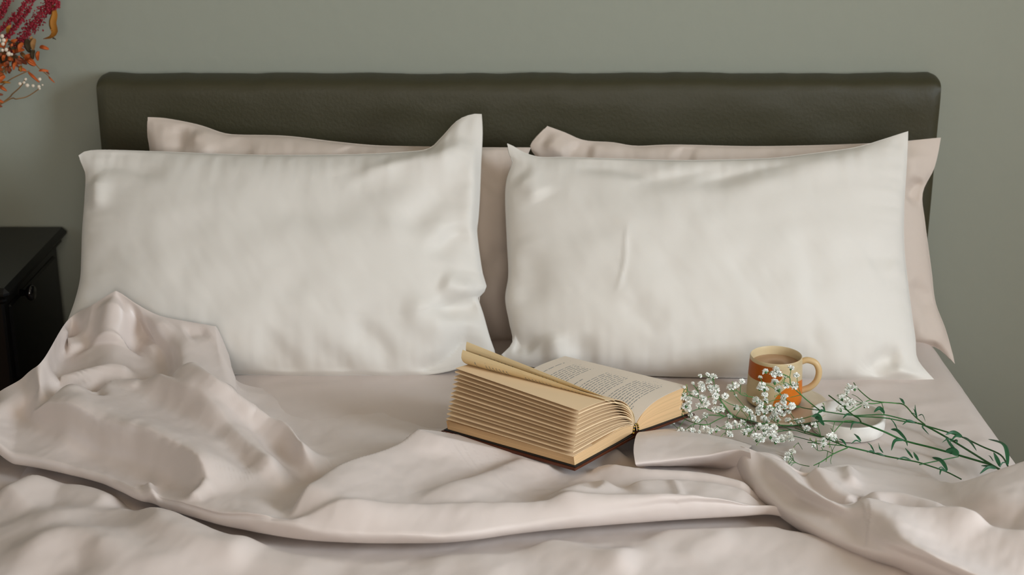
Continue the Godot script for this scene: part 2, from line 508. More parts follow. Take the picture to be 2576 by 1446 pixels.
func bedding() -> void:
	var linen := cloth(Color(0.815, 0.766, 0.738), 0.38, 0.5, 0.25, 0.4, 31)
	var sheet_linen := cloth(Color(0.815, 0.766, 0.738), 0.5, 0.4, 0.25, 0.3, 32)
	# fitted sheet: pulled over the mattress, its edges rolled down the sides
	var creases := [
		fold([Vector2(0.5532, 0.497), Vector2(0.6291, 0.4617), Vector2(0.6959, 0.4706)], 0.003, 0.012, 0.02),
		fold([Vector2(0.5954, 0.6141), Vector2(0.6969, 0.5484), Vector2(0.7728, 0.54)], 0.003, 0.015, 0.02),
		fold([Vector2(0.6457, 0.7511), Vector2(0.7199, 0.707), Vector2(0.7811, 0.692)], 0.003, 0.012, 0.015),
		fold([Vector2(0.6253, 0.707), Vector2(0.6852, 0.6458), Vector2(0.7782, 0.6141)], 0.002, 0.012, 0.015),
		fold([Vector2(-0.4428, 0.4883), Vector2(-0.3642, 0.4617), Vector2(-0.2668, 0.4706)], 0.002, 0.015, 0.02),
	]
	var v := PackedVector3Array()
	var nu := 300
	var nv := 170
	for j in nv:
		var z := 0.005 + 2.0 * j / (nv - 1)
		for i in nu:
			# across: up the left side, over the top, down the right side
			var s := (2.0 * i / (nu - 1) - 1.0) * 1.06
			var r := 0.055
			var a := absf(s)
			var flat := 0.792 - r
			var x := 0.0
			var y := 0.0
			if a < flat:
				x = a
				y = TOP
			elif a < flat + r * PI / 2:
				var q := (a - flat) / r
				x = flat + r * sin(q)
				y = TOP - r + r * cos(q)
			else:
				x = flat + r
				y = TOP - r - (a - flat - r * PI / 2)
			x = 0.013 + x * signf(s)
			var p := Vector2(x, z)
			var h := relief(p, creases) + crumple.get_noise_2d(x * 7.0, z * 9.0) * 0.0016
			v.append(Vector3(x + (h if a > flat + r else 0.0), y + (h if a <= flat + r else 0.0), z))
	var fs := obj("fitted_sheet", sheet(v, nu, nv), sheet_linen)
	tag(fs, "smooth dusty beige fitted sheet stretched over the mattress under the mug and flowers", "bed sheet")

	var upper := [
		fold([Vector2(-0.3075, 1.044), Vector2(-0.2742, 0.9735), Vector2(-0.2408, 0.9135), Vector2(-0.1884, 0.8461), Vector2(-0.1268, 0.7769), Vector2(-0.0544, 0.7422), Vector2(0.0262, 0.7236)], 0.042, 0.014, 0.1, 0.12, 1.6, 0.35),
		fold([Vector2(-0.1371, 1.009), Vector2(-0.1003, 0.9648), Vector2(-0.0505, 0.9239), Vector2(0.0131, 0.8423), Vector2(0.08, 0.7935)], 0.02, 0.02, 0.045, 0.3, 2.0, 0.35),
		fold([Vector2(0.0456, 0.9946), Vector2(0.0973, 0.9573), Vector2(0.1563, 0.92)], 0.015, 0.018, 0.03, 0.25),
		fold([Vector2(0.0241, 0.9267), Vector2(0.0813, 0.9305), Vector2(0.1464, 0.8968)], 0.004, 0.008, 0.012, 0.3),
		fold([Vector2(-0.4031, 1.008), Vector2(-0.3194, 1.05), Vector2(-0.223, 1.035), Vector2(-0.1036, 1.018), Vector2(0.0427, 1.002), Vector2(0.1736, 0.9946), Vector2(0.2849, 0.9946), Vector2(0.3873, 1.014)], 0.012, 0.012, 0.03, 0.1),
		fold([Vector2(-0.7639, 0.6738), Vector2(-0.7425, 0.7033), Vector2(-0.7009, 0.7332), Vector2(-0.6243, 0.7865), Vector2(-0.5531, 0.8255), Vector2(-0.4991, 0.8663), Vector2(-0.4504, 0.9174), Vector2(-0.4163, 0.9711)], 0.04, 0.06, 0.012, 0.16, 1.7),
		fold([Vector2(-0.6218, 0.597), Vector2(-0.5419, 0.6516), Vector2(-0.4825, 0.7078), Vector2(-0.401, 0.8166), Vector2(-0.3496, 0.881), Vector2(-0.307, 0.8987)], 0.034, 0.035, 0.02, 0.16, 1.8),
		fold([Vector2(-0.5286, 0.5845), Vector2(-0.534, 0.5923), Vector2(-0.4874, 0.6722), Vector2(-0.4245, 0.7093), Vector2(-0.3706, 0.7386), Vector2(-0.3087, 0.8147), Vector2(-0.2729, 0.8421)], 0.034, 0.035, 0.014, 0.14, 1.7),
		fold([Vector2(-0.4031, 0.7271), Vector2(-0.3497, 0.7573), Vector2(-0.2986, 0.825)], 0.012, 0.02, 0.02, 0.25),
		fold([Vector2(-0.4772, 0.7268), Vector2(-0.4146, 0.8078), Vector2(-0.3695, 0.9063)], -0.012, 0.025, 0.025, 0.25),
		fold([Vector2(-0.7006, 0.7573), Vector2(-0.6186, 0.8147), Vector2(-0.5314, 0.8829), Vector2(-0.4555, 0.9698)], -0.014, 0.03, 0.03, 0.25),
		fold([Vector2(-0.7662, 0.4207), Vector2(-0.7602, 0.4437), Vector2(-0.7431, 0.4685)], 0.018, 0.014, 0.018, 0.3),
		fold([Vector2(-0.7454, 0.436), Vector2(-0.7343, 0.4571), Vector2(-0.7233, 0.478)], -0.006, 0.016, 0.016, 0.34),
		fold([Vector2(-0.6826, 0.4167), Vector2(-0.6864, 0.4438), Vector2(-0.6913, 0.4762)], 0.016, 0.035, 0.025, 0.15),
		fold([Vector2(-0.6333, 0.4344), Vector2(-0.6475, 0.4552), Vector2(-0.6594, 0.4771)], -0.02, 0.022, 0.022, 0.15),
		fold([Vector2(-0.5915, 0.4409), Vector2(-0.6103, 0.4581), Vector2(-0.6324, 0.4751)], 0.01, 0.025, 0.025, 0.25),
		fold([Vector2(-0.5228, 0.4495), Vector2(-0.5402, 0.4616), Vector2(-0.5623, 0.4732)], -0.01, 0.024, 0.03, 0.34),
		fold([Vector2(-0.7569, 0.6268), Vector2(-0.7122, 0.5973), Vector2(-0.6586, 0.5795), Vector2(-0.6146, 0.5896)], 0.016, 0.02, 0.012, 0.2),
		fold([Vector2(-0.6903, 0.6069), Vector2(-0.6673, 0.6499), Vector2(-0.6615, 0.6863)], -0.016, 0.014, 0.02, 0.25),
		fold([Vector2(-0.7232, 0.6863), Vector2(-0.689, 0.6707), Vector2(-0.6491, 0.6249)], 0.01, 0.012, 0.02, 0.3),
		fold([Vector2(-0.6146, 0.602), Vector2(-0.6144, 0.6202), Vector2(-0.6194, 0.638)], 0.008, 0.012, 0.02, 0.25),
		fold([Vector2(-0.5287, 0.9063), Vector2(-0.5179, 0.9423), Vector2(-0.5093, 0.9624)], 0.01, 0.008, 0.008, 0.25),
		fold([Vector2(-0.4547, 0.9797), Vector2(-0.45, 0.9673), Vector2(-0.4346, 0.9421)], 0.01, 0.008, 0.012, 0.25),
		fold([Vector2(0.3332, 0.8015), Vector2(0.3719, 0.8256), Vector2(0.4091, 0.8534), Vector2(0.4396, 0.8806)], 0.02, 0.014, 0.04, 0.2, 2.0),
		fold([Vector2(0.1189, 0.7425), Vector2(0.1487, 0.7609), Vector2(0.1799, 0.7535)], 0.012, 0.02, 0.03, 0.3),
		fold([Vector2(0.1144, 0.8364), Vector2(0.1828, 0.8769), Vector2(0.2633, 0.8902), Vector2(0.3302, 0.9141), Vector2(0.3562, 0.9348)], 0.018, 0.014, 0.014, 0.12, 1.8),
		fold([Vector2(0.1555, 0.9358), Vector2(0.2024, 0.9202), Vector2(0.2486, 0.9176), Vector2(0.3103, 0.932), Vector2(0.3582, 0.9574)], 0.012, 0.008, 0.035, 0.15),
		fold([Vector2(0.2314, 0.9176), Vector2(0.2373, 0.9497), Vector2(0.2382, 0.9748)], 0.004, 0.006, 0.006, 0.2),
		fold([Vector2(0.33, 0.992), Vector2(0.3305, 1.01), Vector2(0.3276, 1.015)], 0.008, 0.008, 0.008, 0.2),
		fold([Vector2(0.2304, 0.9946), Vector2(0.2302, 1.02), Vector2(0.2323, 1.016)], -0.002, 0.003, 0.003, 0.1),
	]
	var lower := [
		fold([Vector2(-0.5381, 0.9588), Vector2(-0.4824, 1.059), Vector2(-0.4201, 1.207)], 0.026, 0.1, 0.13, 0.35),
		fold([Vector2(-0.6989, 0.9526), Vector2(-0.641, 1.036), Vector2(-0.5914, 1.157)], 0.014, 0.05, 0.07, 0.2),
		fold([Vector2(-0.7516, 0.9301), Vector2(-0.7036, 0.8717), Vector2(-0.6607, 0.8516), Vector2(-0.6143, 0.8823), Vector2(-0.554, 0.9148)], 0.024, 0.02, 0.05, 0.12, 1.8),
		fold([Vector2(-0.66, 0.8543), Vector2(-0.6003, 0.8915), Vector2(-0.554, 0.9148), Vector2(-0.498, 0.9339)], 0.008, 0.01, 0.015, 0.2),
		fold([Vector2(-0.5203, 0.9625), Vector2(-0.4924, 1.013), Vector2(-0.4684, 1.054), Vector2(-0.4131, 1.093), Vector2(-0.3417, 1.125)], 0.014, 0.05, 0.025, 0.15),
		fold([Vector2(-0.6739, 1.036), Vector2(-0.632, 0.9893), Vector2(-0.5564, 0.9772), Vector2(-0.4993, 0.9275)], 0.014, 0.03, 0.04, 0.3),
		fold([Vector2(-0.6791, 1.125), Vector2(-0.6313, 1.071), Vector2(-0.5719, 1.071), Vector2(-0.5002, 1.146)], 0.014, 0.03, 0.03, 0.3),
		fold([Vector2(-0.6423, 1.177), Vector2(-0.6001, 1.125), Vector2(-0.5474, 1.104)], -0.01, 0.03, 0.03, 0.3),
		fold([Vector2(-0.4043, 1.071), Vector2(-0.3116, 1.115), Vector2(-0.2235, 1.146)], 0.01, 0.04, 0.04, 0.3),
		fold([Vector2(0.0285, 1.038), Vector2(0.0606, 1.069), Vector2(0.1128, 1.106), Vector2(0.1751, 1.125)], 0.012, 0.03, 0.04, 0.2),
		fold([Vector2(-0.1281, 1.079), Vector2(-0.0572, 1.115), Vector2(0.0062, 1.177)], 0.008, 0.05, 0.05, 0.3),
		fold([Vector2(0.1721, 1.025), Vector2(0.2817, 1.031), Vector2(0.3679, 1.042), Vector2(0.4162, 1.076), Vector2(0.4785, 1.136), Vector2(0.5286, 1.187)], 0.012, 0.03, 0.05, 0.12),
		fold([Vector2(0.2172, 1.125), Vector2(0.2659, 1.071), Vector2(0.3131, 1.042)], 0.006, 0.02, 0.03, 0.3),
		fold([Vector2(0.1107, 1.146), Vector2(0.1777, 1.093), Vector2(0.2227, 1.071)], 0.008, 0.03, 0.04, 0.3),
	]
	var right := [
		fold([Vector2(0.4253, 0.887), Vector2(0.432, 0.9496), Vector2(0.4484, 0.9897), Vector2(0.4701, 1.019)], -0.018, 0.018, 0.02, 0.12, 1.8),
		fold([Vector2(0.4366, 0.895), Vector2(0.4488, 0.9636), Vector2(0.4721, 1.001), Vector2(0.4819, 1.007)], 0.014, 0.02, 0.012, 0.15, 1.6),
		fold([Vector2(0.4518, 1.047), Vector2(0.4895, 1.048), Vector2(0.5183, 1.064), Vector2(0.5528, 1.077), Vector2(0.5908, 1.095), Vector2(0.6442, 1.144), Vector2(0.7063, 1.187)], 0.02, 0.014, 0.05, 0.12, 1.8),
		fold([Vector2(0.4763, 1.007), Vector2(0.5089, 0.9973), Vector2(0.5422, 1.002), Vector2(0.5764, 1.038), Vector2(0.6057, 1.086), Vector2(0.635, 1.127)], 0.018, 0.012, 0.03, 0.15, 1.8),
		fold([Vector2(0.4995, 0.8606), Vector2(0.4925, 0.9071), Vector2(0.4849, 0.956)], 0.01, 0.012, 0.012, 0.3),
		fold([Vector2(0.5215, 1.078), Vector2(0.5133, 1.139), Vector2(0.5053, 1.202), Vector2(0.4992, 1.252)], 0.007, 0.05, 0.04, 0.3),
		fold([Vector2(0.6146, 1.066), Vector2(0.6529, 1.094), Vector2(0.6862, 1.115)], -0.008, 0.02, 0.03, 0.3),
		fold([Vector2(0.4228, 1.112), Vector2(0.4217, 1.145), Vector2(0.4265, 1.197)], -0.006, 0.02, 0.03, 0.3),
	]
	var cover := thing("duvet_cover", "rumpled dusty beige satin duvet cover folded across the front of the bed", "duvet cover", Vector3(0, TOP, 1.2))
	var rows: Array = []
	rows.append([Vector3(-0.9888, 0.15, 0.4542), Vector3(-0.8723, 0.55, 0.638), Vector3(-0.7891, 0.635, 0.6273), Vector3(-0.7587, 0.66, 0.6172), Vector3(-0.7765, 0.6506, 0.4076), Vector3(-0.7277, 0.6821, 0.411), Vector3(-0.6925, 0.7044, 0.4144), Vector3(-0.6802, 0.705, 0.414), Vector3(-0.648, 0.6872, 0.4255), Vector3(-0.6091, 0.6707, 0.4363), Vector3(-0.5605, 0.6618, 0.442), Vector3(-0.5177, 0.6554, 0.4462), Vector3(-0.5084, 0.6465, 0.4401), Vector3(-0.4926, 0.6007, 0.44), Vector3(-0.4678, 0.564, 0.4811), Vector3(-0.365, 0.538, 0.4598), Vector3(-0.226, 0.538, 0.4687), Vector3(-0.1308, 0.538, 0.5871), Vector3(-0.0375, 0.55, 0.638), Vector3(0.0845, 0.558, 0.6636), Vector3(0.1741, 0.556, 0.6654), Vector3(0.2558, 0.538, 0.6192), Vector3(0.3625, 0.538, 0.6505), Vector3(0.4277, 0.54, 0.6854), Vector3(0.4768, 0.535, 0.6971)])
	rows.append([Vector3(-0.9229, 0.19, 0.616), Vector3(-0.8521, 0.565, 0.6945), Vector3(-0.7738, 0.62, 0.6626), Vector3(-0.7471, 0.635, 0.6574), Vector3(-0.7702, 0.6111, 0.4571), Vector3(-0.7272, 0.6252, 0.4687), Vector3(-0.6827, 0.6351, 0.4773), Vector3(-0.6386, 0.6207, 0.4742), Vector3(-0.5969, 0.6141, 0.4815), Vector3(-0.5711, 0.6248, 0.519), Vector3(-0.5442, 0.6345, 0.5539), Vector3(-0.5016, 0.621, 0.5442), Vector3(-0.4757, 0.6072, 0.5788), Vector3(-0.4495, 0.5924, 0.6146), Vector3(-0.4226, 0.576, 0.649), Vector3(-0.3546, 0.553, 0.6368), Vector3(-0.2317, 0.553, 0.6368), Vector3(-0.1407, 0.572, 0.7546), Vector3(-0.0478, 0.576, 0.7705), Vector3(0.0621, 0.574, 0.7878), Vector3(0.1522, 0.556, 0.7638), Vector3(0.2371, 0.554, 0.7451), Vector3(0.337, 0.556, 0.7638), Vector3(0.3846, 0.576, 0.8271), Vector3(0.437, 0.554, 0.8089)])
	rows.append([Vector3(-0.8646, 0.24, 0.754), Vector3(-0.8299, 0.58, 0.7573), Vector3(-0.7771, 0.59, 0.7042), Vector3(-0.7232, 0.595, 0.7155), Vector3(-0.6988, 0.615, 0.6831), Vector3(-0.664, 0.615, 0.6831), Vector3(-0.6291, 0.615, 0.6833), Vector3(-0.5959, 0.6114, 0.6929), Vector3(-0.5629, 0.6073, 0.7033), Vector3(-0.5298, 0.6038, 0.7137), Vector3(-0.4968, 0.6012, 0.7243), Vector3(-0.4656, 0.5969, 0.7388), Vector3(-0.4392, 0.5894, 0.7602), Vector3(-0.4136, 0.5825, 0.7829), Vector3(-0.3885, 0.576, 0.8062), Vector3(-0.3263, 0.552, 0.8048), Vector3(-0.2423, 0.568, 0.8515), Vector3(-0.153, 0.564, 0.8568), Vector3(-0.07, 0.566, 0.8541), Vector3(0.0305, 0.57, 0.881), Vector3(0.1184, 0.576, 0.8813), Vector3(0.2188, 0.572, 0.8731), Vector3(0.3055, 0.57, 0.8862), Vector3(0.3664, 0.562, 0.8923), Vector3(0.4136, 0.548, 0.8773)])
	rows.append([Vector3(-0.8128, 0.29, 0.8748), Vector3(-0.8187, 0.585, 0.7899), Vector3(-0.7594, 0.586, 0.7849), Vector3(-0.6906, 0.586, 0.8134), Vector3(-0.6329, 0.586, 0.8274), Vector3(-0.6052, 0.5867, 0.8462), Vector3(-0.5792, 0.5876, 0.8671), Vector3(-0.5536, 0.5882, 0.8886), Vector3(-0.5256, 0.5889, 0.9069), Vector3(-0.4983, 0.5896, 0.9261), Vector3(-0.4706, 0.5904, 0.9448), Vector3(-0.4426, 0.5913, 0.9631), Vector3(-0.4144, 0.592, 0.9811), Vector3(-0.3834, 0.592, 0.9935), Vector3(-0.3514, 0.592, 1.003), Vector3(-0.2997, 0.582, 1.006), Vector3(-0.2305, 0.588, 1.019), Vector3(-0.1595, 0.587, 1.01), Vector3(-0.0767, 0.587, 1.001), Vector3(0.0179, 0.589, 0.99), Vector3(0.1183, 0.595, 0.9896), Vector3(0.225, 0.595, 0.9834), Vector3(0.3102, 0.588, 0.9757), Vector3(0.3643, 0.572, 0.9591), Vector3(0.4089, 0.55, 0.9384)])
	rows.append([Vector3(-0.767, 0.323, 0.9855), Vector3(-0.8152, 0.583, 0.8013), Vector3(-0.7513, 0.583, 0.8126), Vector3(-0.6774, 0.583, 0.8405), Vector3(-0.6162, 0.583, 0.8704), Vector3(-0.5893, 0.583, 0.8887), Vector3(-0.5645, 0.583, 0.9097), Vector3(-0.5401, 0.583, 0.9311), Vector3(-0.5119, 0.583, 0.9473), Vector3(-0.4845, 0.583, 0.965), Vector3(-0.4567, 0.583, 0.9818), Vector3(-0.4283, 0.583, 0.9978), Vector3(-0.3996, 0.583, 1.013), Vector3(-0.3698, 0.583, 1.026), Vector3(-0.3394, 0.583, 1.038), Vector3(-0.2812, 0.583, 1.056), Vector3(-0.2153, 0.583, 1.064), Vector3(-0.1503, 0.583, 1.065), Vector3(-0.0748, 0.583, 1.061), Vector3(0.023, 0.583, 1.033), Vector3(0.1172, 0.583, 1.016), Vector3(0.2268, 0.583, 0.9976), Vector3(0.3148, 0.583, 0.9855), Vector3(0.3635, 0.583, 0.9782), Vector3(0.3995, 0.583, 0.9976)])
	rows.append([Vector3(-0.7698, 0.307, 0.9835), Vector3(-0.817, 0.567, 0.8012), Vector3(-0.753, 0.567, 0.8124), Vector3(-0.6791, 0.567, 0.84), Vector3(-0.6178, 0.567, 0.8696), Vector3(-0.5908, 0.567, 0.8877), Vector3(-0.566, 0.567, 0.9085), Vector3(-0.5415, 0.567, 0.9297), Vector3(-0.5132, 0.567, 0.9458), Vector3(-0.4858, 0.567, 0.9633), Vector3(-0.4579, 0.567, 0.98), Vector3(-0.4295, 0.567, 0.9958), Vector3(-0.4008, 0.567, 1.011), Vector3(-0.371, 0.567, 1.024), Vector3(-0.3406, 0.567, 1.036), Vector3(-0.2822, 0.567, 1.054), Vector3(-0.2161, 0.567, 1.062), Vector3(-0.1509, 0.567, 1.063), Vector3(-0.075, 0.567, 1.058), Vector3(0.0231, 0.567, 1.031), Vector3(0.1176, 0.567, 1.013), Vector3(0.2275, 0.567, 0.9956), Vector3(0.3158, 0.567, 0.9835), Vector3(0.3647, 0.567, 0.9763), Vector3(0.4008, 0.567, 0.9956)])
	rows.append([Vector3(-0.7698, 0.303, 0.9535), Vector3(-0.817, 0.563, 0.7712), Vector3(-0.753, 0.563, 0.7824), Vector3(-0.6791, 0.563, 0.81), Vector3(-0.6178, 0.563, 0.8396), Vector3(-0.5908, 0.563, 0.8577), Vector3(-0.566, 0.563, 0.8785), Vector3(-0.5415, 0.563, 0.8997), Vector3(-0.5132, 0.563, 0.9158), Vector3(-0.4858, 0.563, 0.9333), Vector3(-0.4579, 0.563, 0.95), Vector3(-0.4295, 0.563, 0.9658), Vector3(-0.4008, 0.563, 0.9811), Vector3(-0.371, 0.563, 0.9941), Vector3(-0.3406, 0.563, 1.006), Vector3(-0.2822, 0.563, 1.024), Vector3(-0.2161, 0.563, 1.032), Vector3(-0.1509, 0.563, 1.033), Vector3(-0.075, 0.563, 1.028), Vector3(0.0231, 0.563, 1.001), Vector3(0.1176, 0.563, 0.9833), Vector3(0.2275, 0.563, 0.9656), Vector3(0.3158, 0.563, 0.9535), Vector3(0.3647, 0.563, 0.9463), Vector3(0.4008, 0.563, 0.9656)])
	rows.append([Vector3(-0.7698, 0.299, 0.9235), Vector3(-0.817, 0.559, 0.7412), Vector3(-0.753, 0.559, 0.7524), Vector3(-0.6791, 0.559, 0.78), Vector3(-0.6178, 0.559, 0.8096), Vector3(-0.5908, 0.559, 0.8277), Vector3(-0.566, 0.559, 0.8485), Vector3(-0.5415, 0.559, 0.8697), Vector3(-0.5132, 0.559, 0.8858), Vector3(-0.4858, 0.559, 0.9033), Vector3(-0.4579, 0.559, 0.92), Vector3(-0.4295, 0.559, 0.9358), Vector3(-0.4008, 0.559, 0.9511), Vector3(-0.371, 0.559, 0.9641), Vector3(-0.3406, 0.559, 0.9755), Vector3(-0.2822, 0.559, 0.9938), Vector3(-0.2161, 0.559, 1.002), Vector3(-0.1509, 0.559, 1.003), Vector3(-0.075, 0.559, 0.9983), Vector3(0.0231, 0.559, 0.9708), Vector3(0.1176, 0.559, 0.9533), Vector3(0.2275, 0.559, 0.9356), Vector3(0.3158, 0.559, 0.9235), Vector3(0.3647, 0.559, 0.9163), Vector3(0.4008, 0.559, 0.9356)])
	nu = 520
	nv = 230
	var u := net(rows, nu, nv)
	var base := u.duplicate()
	for k in u.size():
		var f := float(k / nu) / (nv - 1)
		var keep := 1.0 - smoothstep(0.62, 0.76, f)
		var p := Vector2(u[k].x, u[k].z)
		var e := relief(p, upper) + soft(p) 
		var i := k % nu
		var j := k / nu
		var du := base[j * nu + mini(i + 6, nu - 1)] - base[j * nu + maxi(i - 6, 0)]
		var dv := base[mini(j + 6, nv - 1) * nu + i] - base[maxi(j - 6, 0) * nu + i]
		u[k] += Vector3.UP.lerp(dv.cross(du).normalized(), 1.0 - smoothstep(0.2, 0.4, f)).normalized() * (e * keep * smoothstep(0.0, 0.05, f))
		u[k].y = minf(u[k].y, pressed(u[k]))
	obj("upper_layer", sheet(u, nu, nv), linen, cover)

	var behind: Array = [Vector2(-0.8698, 0.8835), Vector2(-0.817, 0.7012), Vector2(-0.753, 0.7124), Vector2(-0.6791, 0.74), Vector2(-0.6178, 0.7696), Vector2(-0.5826, 0.7932), Vector2(-0.5559, 0.8177), Vector2(-0.5469, 0.8267), Vector2(-0.5115, 0.8468), Vector2(-0.4733, 0.8714), Vector2(-0.4386, 0.8908), Vector2(-0.4087, 0.9074), Vector2(-0.396, 0.9133), Vector2(-0.3716, 0.9239), Vector2(-0.3406, 0.9355), Vector2(-0.2822, 0.9538), Vector2(-0.2161, 0.9617), Vector2(-0.1509, 0.9628), Vector2(-0.075, 0.9583), Vector2(0.0231, 0.9308), Vector2(0.1176, 0.9133), Vector2(0.2275, 0.8956), Vector2(0.3158, 0.8835), Vector2(0.3647, 0.8763), Vector2(0.4008, 0.8956), Vector2(0.62, 0.93), Vector2(0.85, 0.95), Vector2(1.05, 0.98)]
	nu = 430
	nv = 200
	var low := PackedVector3Array()
	var line := even2(behind, nu - 1)
	for j in nv:
		var f := float(j) / (nv - 1)
		for i in nu:
			var b: Vector2 = line[i]
			var x := b.x
			var z := lerpf(b.y, 1.85, f)
			var p := Vector2(x, z)
			var h := 0.014 * smoothstep(0.085, 0.16, z - b.y) + 0.001 + relief(p, lower) * smoothstep(0.085, 0.15, z - b.y) + soft(p) * 0.8 * smoothstep(0.085, 0.16, z - b.y)
			var over := maxf(absf(x - 0.013) - 0.80, 0.0)
			low.append(Vector3(x, TOP + h - over * over * 3.0 - 0.009 * smoothstep(-0.25, -0.8, x), z))
	obj("lower_layer", sheet(low, nu, nv), linen, cover)

	var turned: Array = []
	turned.append([Vector3(0.2282, 0.544, 0.6356), Vector3(0.2674, 0.544, 0.6325), Vector3(0.311, 0.544, 0.6481), Vector3(0.3532, 0.544, 0.6698), Vector3(0.3821, 0.544, 0.691)])
	turned.append([Vector3(0.2025, 0.58, 0.7185), Vector3(0.2519, 0.58, 0.7125), Vector3(0.2965, 0.582, 0.732), Vector3(0.3386, 0.586, 0.7645), Vector3(0.3644, 0.59, 0.7964)])
	turned.append([Vector3(0.1904, 0.597, 0.7739), Vector3(0.2459, 0.597, 0.7681), Vector3(0.2898, 0.599, 0.7842), Vector3(0.3288, 0.604, 0.8138), Vector3(0.3541, 0.608, 0.8409)])
	turned.append([Vector3(0.1829, 0.599, 0.8243), Vector3(0.2412, 0.6, 0.8151), Vector3(0.2888, 0.602, 0.8181), Vector3(0.3259, 0.608, 0.8339), Vector3(0.3518, 0.612, 0.8551)])
	turned.append([Vector3(0.1823, 0.595, 0.8575), Vector3(0.2382, 0.597, 0.8466), Vector3(0.2889, 0.601, 0.8426), Vector3(0.3293, 0.61, 0.848), Vector3(0.3505, 0.614, 0.8677)])
	turned.append([Vector3(0.1847, 0.588, 0.8605), Vector3(0.2391, 0.591, 0.8518), Vector3(0.2912, 0.597, 0.8494), Vector3(0.3323, 0.61, 0.8563), Vector3(0.3512, 0.612, 0.8716)])
	turned.append([Vector3(0.1932, 0.576, 0.8382), Vector3(0.2459, 0.578, 0.8355), Vector3(0.2969, 0.58, 0.8328), Vector3(0.3363, 0.59, 0.8469), Vector3(0.3539, 0.595, 0.867)])
	turned.append([Vector3(0.2047, 0.558, 0.7992), Vector3(0.2533, 0.558, 0.7992), Vector3(0.3042, 0.558, 0.8048), Vector3(0.3421, 0.56, 0.8282), Vector3(0.3598, 0.562, 0.8459)])
	var fl := net(turned, 150, 120)
	for k in fl.size():
		fl[k].y += soft(Vector2(fl[k].x, fl[k].z)) * 0.6
	obj("turned_edge", sheet(fl, 150, 120), linen, cover)
	var net_right: Array = []
	net_right.append([Vector3(0.3715, 0.5, 0.7648), Vector3(0.3505, 0.508, 0.7718), Vector3(0.3365, 0.512, 0.7768), Vector3(0.3404, 0.548, 0.8059), Vector3(0.3631, 0.55, 0.8241), Vector3(0.391, 0.55, 0.8514), Vector3(0.4335, 0.546, 0.8751), Vector3(0.5129, 0.52, 0.8074), Vector3(0.6187, 0.508, 0.8286), Vector3(0.6362, 0.535, 0.8968), Vector3(0.6682, 0.565, 0.9339), Vector3(0.7613, 0.59, 0.915)])
	net_right.append([Vector3(0.3715, 0.546, 0.7878), Vector3(0.3505, 0.554, 0.7948), Vector3(0.3365, 0.558, 0.7998), Vector3(0.3404, 0.594, 0.8289), Vector3(0.3631, 0.596, 0.8471), Vector3(0.391, 0.596, 0.8744), Vector3(0.4335, 0.592, 0.8981), Vector3(0.5129, 0.566, 0.8304), Vector3(0.6187, 0.554, 0.8516), Vector3(0.6362, 0.581, 0.9198), Vector3(0.6682, 0.611, 0.9569), Vector3(0.7613, 0.636, 0.938)])
	net_right.append([Vector3(0.3715, 0.56, 0.7998), Vector3(0.3505, 0.568, 0.8068), Vector3(0.3365, 0.572, 0.8118), Vector3(0.3404, 0.608, 0.8409), Vector3(0.3631, 0.61, 0.8591), Vector3(0.391, 0.61, 0.8864), Vector3(0.4335, 0.606, 0.9101), Vector3(0.5129, 0.58, 0.8424), Vector3(0.6187, 0.568, 0.8636), Vector3(0.6362, 0.595, 0.9318), Vector3(0.6682, 0.625, 0.9689), Vector3(0.7613, 0.65, 0.95)])
	net_right.append([Vector3(0.3772, 0.556, 0.8556), Vector3(0.3562, 0.564, 0.8626), Vector3(0.3422, 0.568, 0.8676), Vector3(0.3469, 0.59, 0.8929), Vector3(0.3713, 0.6, 0.9043), Vector3(0.3958, 0.618, 0.9416), Vector3(0.4394, 0.606, 0.9555), Vector3(0.4915, 0.595, 0.9395), Vector3(0.5983, 0.58, 0.9284), Vector3(0.6289, 0.61, 0.9948), Vector3(0.6579, 0.635, 1.039), Vector3(0.7302, 0.65, 1.045)])
	net_right.append([Vector3(0.4001, 0.552, 0.9301), Vector3(0.3791, 0.56, 0.9371), Vector3(0.3651, 0.564, 0.9421), Vector3(0.3702, 0.588, 0.9733), Vector3(0.4022, 0.598, 0.977), Vector3(0.4229, 0.62, 1.023), Vector3(0.4559, 0.605, 1.014), Vector3(0.4973, 0.595, 0.992), Vector3(0.58, 0.595, 0.9957), Vector3(0.6207, 0.608, 1.045), Vector3(0.6563, 0.63, 1.082), Vector3(0.7194, 0.65, 1.11)])
	net_right.append([Vector3(0.4447, 0.55, 1.016), Vector3(0.4237, 0.558, 1.023), Vector3(0.4097, 0.562, 1.028), Vector3(0.414, 0.588, 1.059), Vector3(0.4442, 0.6, 1.061), Vector3(0.4689, 0.614, 1.08), Vector3(0.4963, 0.622, 1.097), Vector3(0.5335, 0.608, 1.08), Vector3(0.5778, 0.605, 1.085), Vector3(0.6198, 0.608, 1.106), Vector3(0.6641, 0.622, 1.129), Vector3(0.7183, 0.64, 1.163)])
	net_right.append([Vector3(0.5019, 0.55, 1.085), Vector3(0.4809, 0.558, 1.092), Vector3(0.4669, 0.562, 1.097), Vector3(0.4697, 0.588, 1.127), Vector3(0.4874, 0.6, 1.144), Vector3(0.5002, 0.614, 1.167), Vector3(0.52, 0.623, 1.183), Vector3(0.5637, 0.608, 1.158), Vector3(0.6141, 0.608, 1.162), Vector3(0.65, 0.612, 1.178), Vector3(0.6846, 0.62, 1.194), Vector3(0.7269, 0.63, 1.215)])
